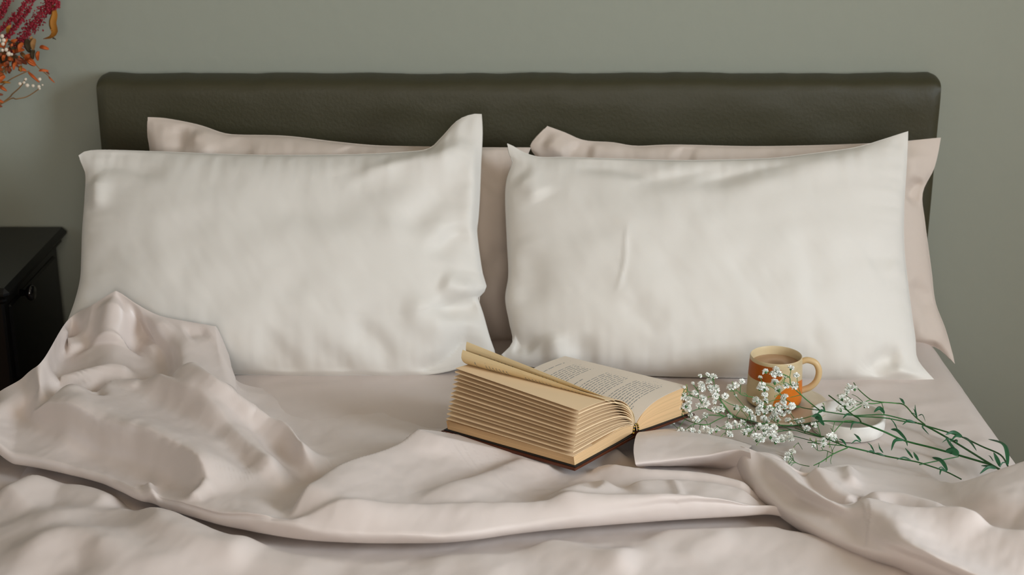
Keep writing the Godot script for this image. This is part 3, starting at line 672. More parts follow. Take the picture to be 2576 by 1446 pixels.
	net_right.append([Vector3(0.5695, 0.55, 1.138), Vector3(0.5485, 0.558, 1.145), Vector3(0.5345, 0.562, 1.15), Vector3(0.5357, 0.588, 1.181), Vector3(0.5503, 0.6, 1.202), Vector3(0.5575, 0.614, 1.226), Vector3(0.5746, 0.623, 1.242), Vector3(0.6125, 0.608, 1.22), Vector3(0.6513, 0.608, 1.224), Vector3(0.6829, 0.61, 1.233), Vector3(0.7071, 0.616, 1.248), Vector3(0.7413, 0.62, 1.261)])
	net_right.append([Vector3(0.6676, 0.55, 1.24), Vector3(0.6466, 0.558, 1.247), Vector3(0.6326, 0.562, 1.252), Vector3(0.6374, 0.582, 1.274), Vector3(0.6458, 0.595, 1.292), Vector3(0.6573, 0.605, 1.305), Vector3(0.6707, 0.61, 1.313), Vector3(0.7014, 0.605, 1.309), Vector3(0.7237, 0.605, 1.314), Vector3(0.7421, 0.61, 1.327), Vector3(0.7594, 0.616, 1.341), Vector3(0.7916, 0.62, 1.353)])
	nu = 260
	nv = 220
	var d := net(net_right, nu, nv)
	for k in d.size():
		var f := float(k % nu) / (nu - 1)
		var g := float(k / nu) / (nv - 1)
		var p := Vector2(d[k].x, d[k].z)
		d[k].y += (relief(p, right) + soft(p)) * smoothstep(0.2, 0.36, f) * smoothstep(0.12, 0.26, g)
	obj("folded_corner", sheet(d, nu, nv), linen, cover)

func pressed(p: Vector3) -> float:      # how high the cloth may stand where the open book weighs it down
	var d := p - Vector3(0.1926, 0.583, 0.7327)
	var s := d.dot(Vector3(-0.83, 0, -0.558))
	var l := d.dot(Vector3(-0.64, 0, 0.768))
	var off := maxf(maxf(-0.010 - s, s - 0.246), maxf(-0.165 - l, l - 0.168))
	return TOP + 0.0275 + minf(l, 0.0) * 0.13 + maxf(off, 0.0) * 0.42

func soft(p: Vector2) -> float:
	return crumple.get_noise_2d(p.x * 5.0, p.y * 6.0) * 0.003 + crumple.get_noise_2d((p.x + p.y * 0.5) * 20.0, (p.y - p.x * 0.5) * 8.0 + 50.0) * 0.0010

func pillows() -> void:
	var white := cloth(Color(0.85, 0.83, 0.80), 0.6, 0.35, 0.2, 0.25, 41)
	var mauve := cloth(Color(0.80, 0.745, 0.70), 0.6, 0.35, 0.2, 0.25, 42)
	var folds_0 := [
		fold([Vector2(-0.3769, 0.399), Vector2(-0.3695, 0.3697), Vector2(-0.3657, 0.3331)], -0.012, 0.02, 0.02, 0.34),
		fold([Vector2(-0.3404, 0.388), Vector2(-0.3257, 0.3624), Vector2(-0.3036, 0.3331)], 0.01, 0.02, 0.02, 0.34),
		fold([Vector2(-0.2819, 0.3712), Vector2(-0.2526, 0.3478), Vector2(-0.2233, 0.3295)], -0.008, 0.02, 0.02, 0.34),
		fold([Vector2(-0.0627, 0.3551), Vector2(-0.0553, 0.3405), Vector2(-0.048, 0.3258)], -0.006, 0.02, 0.02, 0.34),
		fold([Vector2(0.204, 0.1067), Vector2(0.2296, 0.1504), Vector2(0.2515, 0.1723)], -0.008, 0.02, 0.02, 0.34),
		fold([Vector2(0.1967, 0.2673), Vector2(0.2223, 0.2966), Vector2(0.2442, 0.2966)], -0.008, 0.02, 0.03, 0.34),
	]
	pillow("pillow", "mauve beige pillow behind the left white pillow, leaning on the headboard", "mauve pillows at the headboard", Vector3(-0.25, 0.556, 0.235), deg_to_rad(20.0), [[Vector2(-0.4335, 0.4096), Vector2(-0.3976, 0.4073), Vector2(-0.3379, 0.3954), Vector2(-0.2931, 0.3804), Vector2(-0.2632, 0.3767), Vector2(-0.1737, 0.3744), Vector2(-0.0767, 0.3632), Vector2(-0.0021, 0.3565), Vector2(0.0949, 0.3543), Vector2(0.1844, 0.3528), Vector2(0.2851, 0.3528)], [Vector2(-0.4631, 0.0113), Vector2(-0.2621, -0.0036), Vector2(-0.0388, -0.0036), Vector2(0.2143, -0.0081), Vector2(0.2664, -0.0081)], [Vector2(-0.4335, 0.4096), Vector2(-0.4333, 0.3767), Vector2(-0.4287, 0.3318), Vector2(-0.434, 0.1826), Vector2(-0.4631, 0.0113)], [Vector2(0.2851, 0.3528), Vector2(0.2754, 0.3169), Vector2(0.2724, 0.1826), Vector2(0.2701, 0.0708), Vector2(0.2664, -0.0081)]], 0.1, 0.05, folds_0, mauve, 61)
	var folds_1 := [
		fold([Vector2(-0.4901, 0.3697), Vector2(-0.4682, 0.3514), Vector2(-0.439, 0.3405)], 0.012, 0.015, 0.02, 0.34),
		fold([Vector2(-0.439, 0.3624), Vector2(-0.4244, 0.3478), Vector2(-0.3952, 0.3368)], -0.0096, 0.015, 0.02, 0.34),
		fold([Vector2(-0.2491, 0.3463), Vector2(-0.2345, 0.3368), Vector2(-0.2053, 0.3258)], -0.0072, 0.02, 0.03, 0.34),
		fold([Vector2(0.2182, 0.2966), Vector2(0.2035, 0.2746), Vector2(0.1815, 0.2527)], -0.0144, 0.015, 0.02, 0.34),
		fold([Vector2(0.1893, 0.3551), Vector2(0.1964, 0.3112), Vector2(0.1889, 0.2746)], 0.0096, 0.02, 0.02, 0.34),
		fold([Vector2(0.1881, 0.1067), Vector2(0.2099, 0.0775), Vector2(0.2206, 0.0337)], -0.0096, 0.015, 0.02, 0.34),
		fold([Vector2(0.1805, 0.0192), Vector2(0.2168, -0.0027), Vector2(0.2531, -0.0318)], 0.012, 0.02, 0.02, 0.34),
	]
	pillow("pillow", "mauve beige pillow behind the right white pillow, its corner hanging over the mattress edge", "mauve pillows at the headboard", Vector3(0.55, 0.556, 0.235), deg_to_rad(20.0), [[Vector2(-0.4843, 0.3931), Vector2(-0.4515, 0.3812), Vector2(-0.4142, 0.3662), Vector2(-0.362, 0.3625), Vector2(-0.3173, 0.3558), Vector2(-0.2427, 0.358), Vector2(-0.0935, 0.355), Vector2(0.0557, 0.358), Vector2(0.1676, 0.3632), Vector2(0.2541, 0.3714)], [Vector2(-0.5039, -0.0036), Vector2(-0.2434, -0.0185), Vector2(0.0543, -0.0155), Vector2(0.2106, -0.017), Vector2(0.2478, -0.023), Vector2(0.2789, -0.052)], [Vector2(-0.4843, 0.3931), Vector2(-0.5075, 0.3692), Vector2(-0.5149, 0.3528), Vector2(-0.5, 0.3169), Vector2(-0.4978, 0.1826), Vector2(-0.5039, -0.0036)], [Vector2(0.2541, 0.3714), Vector2(0.2419, 0.3169), Vector2(0.2194, 0.2684), Vector2(0.2236, 0.2124), Vector2(0.2351, 0.123), Vector2(0.2422, 0.0634), Vector2(0.2613, 0.0113), Vector2(0.2789, -0.052)]], 0.06, 0.055, folds_1, mauve, 62)
	var folds_2 := [
		fold([Vector2(0.3635, 0.4537), Vector2(0.3459, 0.4235), Vector2(0.3034, 0.3949), Vector2(0.2255, 0.3747), Vector2(0.1268, 0.3486)], 0.0203, 0.02, 0.03, 0.34),
		fold([Vector2(0.3529, 0.4386), Vector2(0.3605, 0.3635), Vector2(0.3574, 0.2895), Vector2(0.3404, 0.2164)], 0.0116, 0.02, 0.025, 0.34),
		fold([Vector2(0.2893, 0.3822), Vector2(0.2258, 0.3598), Vector2(0.1696, 0.3375), Vector2(0.1276, 0.319)], -0.0072, 0.014, 0.026, 0.34),
		fold([Vector2(0.268, 0.3844), Vector2(0.1971, 0.3747), Vector2(0.1266, 0.3546), Vector2(0.0705, 0.3375)], -0.003, 0.014, 0.024, 0.34),
		fold([Vector2(0.3321, 0.3635), Vector2(0.3042, 0.319), Vector2(0.2625, 0.2748), Vector2(0.2138, 0.2455)], -0.0145, 0.03, 0.03, 0.34),
		fold([Vector2(0.3646, 0.2601), Vector2(0.3401, 0.2528), Vector2(0.3122, 0.2309), Vector2(0.2846, 0.1946)], -0.0116, 0.015, 0.025, 0.34),
		fold([Vector2(0.3793, 0.1334), Vector2(0.3481, 0.1227), Vector2(0.3135, 0.112), Vector2(0.2929, 0.0942)], -0.0174, 0.015, 0.02, 0.34),
		fold([Vector2(0.3723, 0.1442), Vector2(0.3409, 0.1442), Vector2(0.299, 0.1585)], 0.0145, 0.02, 0.02, 0.34),
		fold([Vector2(0.3622, 0.0871), Vector2(0.3417, 0.0517), Vector2(0.3076, 0.0166), Vector2(0.246, -0.0044)], -0.0232, 0.014, 0.025, 0.34),
		fold([Vector2(0.3279, 0.0517), Vector2(0.286, 0.0871), Vector2(0.2304, 0.1013)], 0.0116, 0.03, 0.03, 0.34),
		fold([Vector2(0.2324, -0.0114), Vector2(0.2182, 0.0166), Vector2(0.1899, 0.0517), Vector2(0.1337, 0.0871)], -0.0101, 0.02, 0.03, 0.34),
		fold([Vector2(0.1638, -0.0114), Vector2(0.1219, 0.0166), Vector2(0.0657, 0.0517)], -0.0087, 0.02, 0.03, 0.34),
		fold([Vector2(0.0678, -0.0114), Vector2(0.0251, 0.0306), Vector2(-0.0177, 0.0658)], -0.0101, 0.02, 0.03, 0.34),
		fold([Vector2(-0.3311, 0.3635), Vector2(-0.319, 0.3412), Vector2(-0.3191, 0.2895)], 0.0116, 0.015, 0.02, 0.34),
		fold([Vector2(-0.3428, 0.3785), Vector2(-0.2717, 0.3785), Vector2(-0.1849, 0.3486)], -0.0087, 0.015, 0.03, 0.34),
		fold([Vector2(-0.0423, 0.3264), Vector2(0.0579, 0.2895), Vector2(0.1566, 0.2895), Vector2(0.2273, 0.2748)], -0.0072, 0.04, 0.05, 0.34),
		fold([Vector2(-0.3284, 0.1657), Vector2(-0.3024, 0.1946), Vector2(-0.2618, 0.2164)], -0.002, 0.02, 0.02, 0.34),
		fold([Vector2(-0.332, 0.1156), Vector2(-0.2991, 0.1442), Vector2(-0.2448, 0.1657)], -0.002, 0.02, 0.02, 0.34),
	]
	pillow("pillow", "white pillow on the left, its upper right corner flap standing up", "white pillows propped in front", Vector3(-0.43, 0.552, 0.412), deg_to_rad(33.0), [[Vector2(-0.3622, 0.4049), Vector2(-0.3504, 0.4126), Vector2(-0.3179, 0.4157), Vector2(-0.2158, 0.4126), Vector2(-0.1065, 0.408), Vector2(0.0026, 0.4057), Vector2(0.1479, 0.4072), Vector2(0.2424, 0.4126), Vector2(0.2786, 0.4187), Vector2(0.3017, 0.441), Vector2(0.3291, 0.4719), Vector2(0.3546, 0.4843), Vector2(0.3737, 0.4851)], [Vector2(-0.3722, 0.0516), Vector2(-0.264, 0.0108), Vector2(-0.1581, 0.0015), Vector2(-0.0528, -0.0007), Vector2(0.0596, -0.0035), Vector2(0.1578, -0.0021), Vector2(0.228, -0.0042), Vector2(0.3121, 0.0036), Vector2(0.4018, 0.0337)], [Vector2(-0.3622, 0.4049), Vector2(-0.3554, 0.3896), Vector2(-0.3467, 0.3683), Vector2(-0.3452, 0.3229), Vector2(-0.3455, 0.2628), Vector2(-0.3439, 0.2182), Vector2(-0.3431, 0.1739), Vector2(-0.3496, 0.1336), Vector2(-0.3598, 0.0972), Vector2(-0.3722, 0.0516)], [Vector2(0.3737, 0.4851), Vector2(0.3753, 0.4449), Vector2(0.3727, 0.3835), Vector2(0.3708, 0.3229), Vector2(0.3682, 0.2815), Vector2(0.3661, 0.2628), Vector2(0.3713, 0.2182), Vector2(0.3772, 0.1812), Vector2(0.3838, 0.1577), Vector2(0.3746, 0.1431), Vector2(0.3696, 0.1358), Vector2(0.3783, 0.1081), Vector2(0.3905, 0.0646), Vector2(0.4018, 0.0337)]], 0.078, 0.02, folds_2, white, 63)
	var folds_3 := [
		fold([Vector2(-0.3268, 0.3831), Vector2(-0.228, 0.3757), Vector2(-0.1439, 0.3535)], -0.0091, 0.014, 0.02, 0.34),
		fold([Vector2(0.2687, 0.4204), Vector2(0.1893, 0.3943), Vector2(0.0825, 0.3757), Vector2(-0.0174, 0.3461), Vector2(-0.0603, 0.324)], 0.0104, 0.02, 0.03, 0.34),
		fold([Vector2(0.1183, 0.3869), Vector2(0.0116, 0.3683), Vector2(-0.0737, 0.3461), Vector2(-0.1166, 0.3203)], -0.0117, 0.014, 0.022, 0.34),
		fold([Vector2(0.012, 0.3794), Vector2(-0.073, 0.3683), Vector2(-0.1722, 0.3461), Vector2(-0.2289, 0.324)], -0.0078, 0.014, 0.022, 0.34),
		fold([Vector2(-0.2157, 0.2764), Vector2(-0.2213, 0.2364), Vector2(-0.2242, 0.1931), Vector2(-0.2353, 0.1502), Vector2(-0.2482, 0.1218)], 0.0028, 0.0035, 0.005, 0.34, 1.6),
		fold([Vector2(-0.4115, 0.3683), Vector2(-0.3904, 0.3461), Vector2(-0.3695, 0.3093)], 0.0104, 0.02, 0.03, 0.34),
		fold([Vector2(-0.3977, 0.2364), Vector2(-0.3839, 0.1788), Vector2(-0.3911, 0.1076)], -0.0078, 0.03, 0.03, 0.34),
		fold([Vector2(-0.3299, 0.0024), Vector2(-0.3433, 0.0373), Vector2(-0.3499, 0.0793)], 0.013, 0.02, 0.02, 0.34),
		fold([Vector2(-0.2889, 0.0024), Vector2(-0.2954, 0.0373), Vector2(-0.3087, 0.0723)], -0.0091, 0.018, 0.02, 0.34),
		fold([Vector2(0.0494, 0.2582), Vector2(0.0896, 0.222), Vector2(0.1043, 0.1645), Vector2(0.0913, 0.1076)], -0.0065, 0.02, 0.03, 0.34),
		fold([Vector2(-0.2321, 0.136), Vector2(-0.1915, 0.0934), Vector2(-0.1509, 0.0653)], -0.0052, 0.02, 0.03, 0.34),
		fold([Vector2(0.2661, 0.0373), Vector2(0.2315, 0.0303), Vector2(0.2031, 0.0129), Vector2(0.1953, -0.0045)], -0.0156, 0.014, 0.02, 0.34),
		fold([Vector2(0.2972, -0.0114), Vector2(0.2573, 0.0059), Vector2(0.2379, 0.0233)], 0.0104, 0.014, 0.02, 0.34),
		fold([Vector2(0.2623, 0.2003), Vector2(0.235, 0.2075), Vector2(0.1994, 0.1931)], -0.0052, 0.02, 0.03, 0.34),
		fold([Vector2(0.1244, 0.0793), Vector2(0.0884, 0.0443), Vector2(0.066, 0.0024)], -0.0052, 0.02, 0.03, 0.34),
		fold([Vector2(-0.4255, 0.0513), Vector2(-0.398, 0.0583), Vector2(-0.3775, 0.0443)], -0.0104, 0.015, 0.02, 0.34),
	]
	pillow("pillow", "white pillow on the right, its lower right corner pointing to the mattress edge", "white pillows propped in front", Vector3(0.42, 0.552, 0.43), deg_to_rad(33.0), [[Vector2(-0.4287, 0.4325), Vector2(-0.4186, 0.4279), Vector2(-0.3969, 0.4149), Vector2(-0.368, 0.4065), Vector2(-0.3246, 0.4065), Vector2(-0.2524, 0.4043), Vector2(-0.1225, 0.4005), Vector2(-0.0141, 0.402), Vector2(0.0583, 0.405), Vector2(0.131, 0.4141), Vector2(0.2038, 0.4248), Vector2(0.2554, 0.4401), Vector2(0.3027, 0.4562)], [Vector2(-0.4382, 0.0411), Vector2(-0.4116, 0.0247), Vector2(-0.3278, 0.0141), Vector2(-0.2302, 0.007), Vector2(-0.1326, 0.0027), Vector2(-0.0281, 0.0006), Vector2(0.0764, -0.0015), Vector2(0.1809, -0.0044), Vector2(0.2506, -0.0037), Vector2(0.3216, -0.0051)], [Vector2(-0.4287, 0.4325), Vector2(-0.4243, 0.4111), Vector2(-0.4186, 0.3974), Vector2(-0.4286, 0.3656), Vector2(-0.4315, 0.328), Vector2(-0.4286, 0.2534), Vector2(-0.4257, 0.1871), Vector2(-0.4313, 0.1434), Vector2(-0.4242, 0.0999), Vector2(-0.4186, 0.064), Vector2(-0.4382, 0.0411)], [Vector2(0.3027, 0.4562), Vector2(0.2957, 0.3883), Vector2(0.2867, 0.313), Vector2(0.2822, 0.2386), Vector2(0.2843, 0.1798), Vector2(0.2877, 0.1216), Vector2(0.2916, 0.0712), Vector2(0.2933, 0.0318), Vector2(0.3216, -0.0051)]], 0.08, 0.02, folds_3, white, 64)

func nightstand() -> void:
	var t := thing("nightstand", "black wooden nightstand with a moulded top beside the left edge of the bed", "nightstand", Vector3(-1.16, 0, 0.1))
	var black := mat(Color(0.028, 0.027, 0.027), 0.32, 0.4)
	# moulded top: bevelled slab over a narrower lip
	obj("top", boxes([[Vector3(-1.16, 0.662, 0.108), Vector3(0.50, 0.022, 0.40)]], 0.009), black, t)
	obj("moulding", boxes([[Vector3(-1.16, 0.644, 0.100), Vector3(0.475, 0.016, 0.375)]], 0.006), black, t)
	obj("body", boxes([[Vector3(-1.16, 0.348, 0.09), Vector3(0.45, 0.58, 0.35)]], 0.004), black, t)
	var dr := obj("drawer", boxes([[Vector3(-0.936, 0.545, 0.09), Vector3(0.012, 0.15, 0.30)]], 0.004), black, t)
	var knob := lathe([Vector2(0.0, 0.0), Vector2(0.007, 0.0), Vector2(0.006, 0.010), Vector2(0.013, 0.015), Vector2(0.016, 0.021), Vector2(0.012, 0.027), Vector2(0.0, 0.029)], Vector3.ZERO, 20)
	var k := MeshInstance3D.new()
	k.name = "knob"
	k.mesh = knob
	k.material_override = mat(Color(0.05, 0.05, 0.055), 0.12, 0.6)
	dr.add_child(k, true)
	k.position = Vector3(-0.93, 0.6232, 0.1809)
	k.rotation.z = -PI / 2
	for s in [[-1.36, -0.06], [-0.96, -0.06], [-1.36, 0.24], [-0.96, 0.24]]:
		obj("leg", boxes([[Vector3(s[0], 0.03, s[1]), Vector3(0.04, 0.06, 0.04)]], 0.004), black, t)


func bouquet() -> void:
	var t := thing("dried_bouquet", "dried bouquet of crimson plumes, orange leaves and white berries above the nightstand", "bouquet", Vector3(-1.037, 0.9384, -0.045))
	var crimson := mat(Color(0.60, 0.14, 0.20), 0.85)
	var orange := mat(Color(0.74, 0.35, 0.12), 0.7)
	var rust := mat(Color(0.50, 0.24, 0.12), 0.75)
	var ochre := mat(Color(0.62, 0.40, 0.08), 0.7)
	var straw := mat(Color(0.58, 0.42, 0.24), 0.8)
	var olive := mat(Color(0.22, 0.17, 0.07), 0.8)
	var pearl := mat(Color(0.86, 0.80, 0.72), 0.6)
	obj("plume", plume([Vector3(-0.9703, 1.038, -0.045), Vector3(-0.9426, 1.073, -0.045), Vector3(-0.9164, 1.099, -0.035), Vector3(-0.8915, 1.128, -0.03), Vector3(-0.8755, 1.149, -0.025)], 0.0105, 760), crimson, t)
	obj("plume", plume([Vector3(-0.8821, 1.146, -0.025), Vector3(-0.8685, 1.139, -0.025), Vector3(-0.8683, 1.131, -0.027), Vector3(-0.8789, 1.125, -0.029), Vector3(-0.8877, 1.118, -0.03)], 0.004, 160), crimson, t)
	obj("plume", plume([Vector3(-0.9848, 1.067, -0.045), Vector3(-0.9654, 1.084, -0.045), Vector3(-0.9443, 1.104, -0.04), Vector3(-0.9283, 1.122, -0.035), Vector3(-0.9134, 1.144, -0.035)], 0.0042, 230), crimson, t)
	obj("plume", plume([Vector3(-1, 1.071, -0.045), Vector3(-0.9792, 1.089, -0.045), Vector3(-0.9602, 1.105, -0.035), Vector3(-0.9467, 1.113, -0.03), Vector3(-0.9321, 1.133, -0.025), Vector3(-0.9197, 1.147, -0.025)], 0.006, 330), crimson, t)
	obj("plume", plume([Vector3(-0.9973, 1.098, -0.045), Vector3(-0.9831, 1.113, -0.045), Vector3(-0.9716, 1.132, -0.035), Vector3(-0.962, 1.147, -0.035)], 0.007, 300), crimson, t)
	obj("plume", plume([Vector3(-0.9737, 1.067, -0.035), Vector3(-0.9534, 1.088, -0.033), Vector3(-0.9396, 1.105, -0.035)], 0.003, 80), crimson, t)
	obj("leaf", ribbon([Vector3(-0.8799, 1.132, -0.035), Vector3(-0.8755, 1.116, -0.025), Vector3(-0.8774, 1.1, -0.015), Vector3(-0.8751, 1.083, -0.015), Vector3(-0.8847, 1.073, -0.015), Vector3(-0.9023, 1.068, -0.025)], 0.0075, 1.6), ochre, t, "curled ochre leaf")
	obj("leaf", ribbon([Vector3(-0.8939, 1.008, -0.0139), Vector3(-0.9029, 1.011, -0.0063), Vector3(-0.912, 1.009, -0.0108)], 0.0027, 0.5), orange, t)
	obj("leaf", ribbon([Vector3(-0.9373, 1.004, -0.0249), Vector3(-0.9257, 0.9978, -0.0141), Vector3(-0.9141, 0.9853, -0.0153)], 0.0029, 0.5), orange, t)
	obj("leaf", ribbon([Vector3(-0.8952, 0.9968, -0.0146), Vector3(-0.8892, 0.9941, -0.0066), Vector3(-0.8832, 0.9855, -0.0106)], 0.0016, 0.5), orange, t)
	obj("leaf", ribbon([Vector3(-0.9878, 0.9863, -0.0065), Vector3(-0.9766, 0.9898, 0.002), Vector3(-0.9655, 0.9873, -0.0016)], 0.0023, 0.5), ochre, t)
	obj("leaf", ribbon([Vector3(-0.997, 0.9764, -0.0274), Vector3(-0.9878, 0.9754, -0.015), Vector3(-0.9787, 0.9685, -0.0147)], 0.0035, 0.5), orange, t)
	obj("leaf", ribbon([Vector3(-0.9118, 1.052, -0.0304), Vector3(-0.9014, 1.053, -0.0193), Vector3(-0.8909, 1.049, -0.0202)], 0.0040, 0.5), orange, t)
	obj("leaf", ribbon([Vector3(-0.9032, 1.005, -0.029), Vector3(-0.899, 1.006, -0.0185), Vector3(-0.8948, 1, -0.02)], 0.0021, 0.5), rust, t)
	obj("leaf", ribbon([Vector3(-0.9329, 1.068, -0.0267), Vector3(-0.931, 1.058, -0.0178), Vector3(-0.9291, 1.042, -0.021)], 0.0064, 0.5), olive, t)
	obj("leaf", ribbon([Vector3(-0.9125, 1.072, -0.0068), Vector3(-0.9141, 1.064, 0.0027), Vector3(-0.9157, 1.051, 0.0002)], 0.0056, 0.5), straw, t)
	obj("leaf", ribbon([Vector3(-0.9208, 1.048, -0.0219), Vector3(-0.9211, 1.042, -0.0113), Vector3(-0.9215, 1.031, -0.0126)], 0.0048, 0.5), olive, t)
	obj("leaf", ribbon([Vector3(-0.9131, 1.044, -0.0266), Vector3(-0.9144, 1.038, -0.0193), Vector3(-0.9158, 1.026, -0.024)], 0.0040, 0.5), orange, t)
	obj("leaf", ribbon([Vector3(-0.9357, 1.032, -0.0235), Vector3(-0.9279, 1.027, -0.0154), Vector3(-0.9201, 1.017, -0.0194)], 0.0064, 0.5), orange, t)
	obj("leaf", ribbon([Vector3(-0.9686, 1.053, -0.0293), Vector3(-0.9585, 1.064, -0.0161), Vector3(-0.9484, 1.069, -0.0149)], 0.0040, 0.5), orange, t)
	obj("leaf", ribbon([Vector3(-0.9651, 1.04, -0.034), Vector3(-0.9517, 1.047, -0.0219), Vector3(-0.9383, 1.048, -0.0218)], 0.0048, 0.5), orange, t)
	obj("leaf", ribbon([Vector3(-0.9769, 0.9999, -0.007), Vector3(-0.9806, 0.9975, 0.0043), Vector3(-0.9843, 0.9892, 0.0036)], 0.0048, 0.5), orange, t)
	obj("leaf", ribbon([Vector3(-1.002, 0.9977, -0.0344), Vector3(-0.9927, 0.999, -0.0247), Vector3(-0.9837, 0.9943, -0.0269)], 0.0056, 0.5), orange, t)
	obj("leaf", ribbon([Vector3(-0.9597, 1.03, -0.0338), Vector3(-0.9485, 1.028, -0.0233), Vector3(-0.9374, 1.019, -0.0247)], 0.0048, 0.5), rust, t)
	obj("leaf", ribbon([Vector3(-0.9629, 1.018, -0.014), Vector3(-0.9536, 1.029, -0.0062), Vector3(-0.9442, 1.034, -0.0104)], 0.0048, 0.5), rust, t)
	obj("leaf", ribbon([Vector3(-0.951, 1.04, -0.0348), Vector3(-0.9432, 1.037, -0.0247), Vector3(-0.9354, 1.028, -0.0266)], 0.0040, 0.5), straw, t)
	obj("leaf", ribbon([Vector3(-0.979, 1.024, -0.0322), Vector3(-0.9691, 1.031, -0.0238), Vector3(-0.9592, 1.031, -0.0275)], 0.0048, 0.5), olive, t)
	obj("leaf", ribbon([Vector3(-0.9885, 1.023, -0.0214), Vector3(-0.9779, 1.032, -0.0087), Vector3(-0.9672, 1.035, -0.008)], 0.0056, 0.5), olive, t)
	obj("leaf", ribbon([Vector3(-0.9556, 1.009, -0.0239), Vector3(-0.9475, 1.011, -0.0169), Vector3(-0.9394, 1.007, -0.0219)], 0.0040, 0.5), orange, t)
	obj("leaf", ribbon([Vector3(-0.9368, 1.063, -0.0112), Vector3(-0.9396, 1.059, 0.0009), Vector3(-0.9424, 1.049, 0.0011)], 0.0048, 0.5), orange, t)
	obj("leaf", ribbon([Vector3(-0.9818, 1.049, -0.0191), Vector3(-0.9741, 1.049, -0.0127), Vector3(-0.9664, 1.042, -0.0184)], 0.0040, 0.5), rust, t)
	obj("leaf", ribbon([Vector3(-0.9987, 1.04, -0.0294), Vector3(-0.9902, 1.039, -0.0204), Vector3(-0.9818, 1.032, -0.0233)], 0.0056, 0.5), rust, t)
	obj("leaf", ribbon([Vector3(-0.9977, 0.9588, -0.0184), Vector3(-0.9922, 0.9629, -0.0108), Vector3(-0.9868, 0.9611, -0.0151)], 0.0027, 0.5), rust, t)
	obj("leaf", ribbon([Vector3(-1.003, 0.9506, -0.0109), Vector3(-0.9923, 0.9534, 0.0014), Vector3(-0.9819, 0.9501, 0.0017)], 0.0037, 0.5), orange, t)
	obj("leaf", ribbon([Vector3(-1.001, 0.9384, -0.0072), Vector3(-0.9925, 0.9437, 0.0054), Vector3(-0.9838, 0.9429, 0.006)], 0.0032, 0.5), rust, t)
	obj("leaf", ribbon([Vector3(-0.8798, 1.065, -0.0345), Vector3(-0.8816, 1.07, -0.0241), Vector3(-0.8834, 1.068, -0.0257)], 0.0013, 0.5), olive, t)
	obj("leaf", ribbon([Vector3(-1.006, 1.011, -0.0326), Vector3(-0.9953, 1.013, -0.0198), Vector3(-0.9845, 1.009, -0.0191)], 0.0064, 0.5), orange, t)
	obj("leaf", ribbon([Vector3(-0.9651, 1.008, -0.0126), Vector3(-0.9693, 1.015, -0.0009), Vector3(-0.9735, 1.015, -0.0012)], 0.0040, 0.5), rust, t)
	obj("leaf", ribbon([Vector3(-0.9561, 1.012, -0.0294), Vector3(-0.9601, 1.021, -0.0229), Vector3(-0.964, 1.023, -0.0285)], 0.0029, 0.5), rust, t)
	obj("leaf", ribbon([Vector3(-1.006, 1.03, -0.0105), Vector3(-1.003, 1.027, 0), Vector3(-0.9989, 1.018, -0.0014)], 0.0043, 0.5), orange, t)
	obj("leaf", ribbon([Vector3(-0.981, 1.02, -0.0164), Vector3(-0.9724, 1.02, -0.0069), Vector3(-0.9639, 1.014, -0.0093)], 0.0030, 0.5), orange, t)
	obj("leaf", ribbon([Vector3(-0.9665, 1.051, -0.011), Vector3(-0.9573, 1.055, -0.0025), Vector3(-0.948, 1.053, -0.0059)], 0.0034, 0.5), olive, t)
	obj("leaf", ribbon([Vector3(-0.9518, 1.03, -0.0269), Vector3(-0.9563, 1.033, -0.0183), Vector3(-0.9608, 1.031, -0.0216)], 0.0047, 0.5), rust, t)
	obj("leaf", ribbon([Vector3(-0.9384, 1.03, -0.0261), Vector3(-0.9301, 1.029, -0.0154), Vector3(-0.9218, 1.022, -0.0167)], 0.0025, 0.5), orange, t)
	obj("leaf", ribbon([Vector3(-0.9754, 1.041, -0.0083), Vector3(-0.9809, 1.043, -0.0018), Vector3(-0.9864, 1.04, -0.0072)], 0.0025, 0.5), rust, t)
	obj("leaf", ribbon([Vector3(-0.9653, 1.037, -0.033), Vector3(-0.9622, 1.033, -0.0231), Vector3(-0.9592, 1.023, -0.0253)], 0.0043, 0.5), straw, t)
	obj("leaf", ribbon([Vector3(-0.9593, 1.061, -0.0147), Vector3(-0.9656, 1.068, -0.0072), Vector3(-0.9719, 1.069, -0.0118)], 0.0027, 0.5), olive, t)
	obj("leaf", ribbon([Vector3(-0.9825, 1.038, -0.0269), Vector3(-0.9858, 1.037, -0.0205), Vector3(-0.9891, 1.029, -0.026)], 0.0037, 0.5), rust, t)
	obj("leaf", ribbon([Vector3(-0.9832, 1.019, -0.0339), Vector3(-0.9898, 1.016, -0.0242), Vector3(-0.9965, 1.008, -0.0265)], 0.0033, 0.5), orange, t)
	obj("leaf", ribbon([Vector3(-0.9569, 1.043, -0.0146), Vector3(-0.9563, 1.056, -0.0037), Vector3(-0.9558, 1.063, -0.0048)], 0.0024, 0.5), orange, t)
	obj("leaf", ribbon([Vector3(-0.9948, 1.04, -0.0303), Vector3(-0.994, 1.036, -0.0235), Vector3(-0.9932, 1.025, -0.0287)], 0.0038, 0.5), ochre, t)
	obj("leaf", ribbon([Vector3(-0.9422, 1.022, -0.0071), Vector3(-0.9464, 1.032, 0.003), Vector3(-0.9506, 1.036, 0.001)], 0.0032, 0.5), rust, t)
	obj("leaf", ribbon([Vector3(-0.977, 1.041, -0.0227), Vector3(-0.9716, 1.042, -0.0116), Vector3(-0.9661, 1.037, -0.0124)], 0.0044, 0.5), rust, t)
	obj("leaf", ribbon([Vector3(-0.9721, 1.032, -0.0132), Vector3(-0.9639, 1.034, -0.0032), Vector3(-0.9558, 1.03, -0.0053)], 0.0040, 0.5), orange, t)
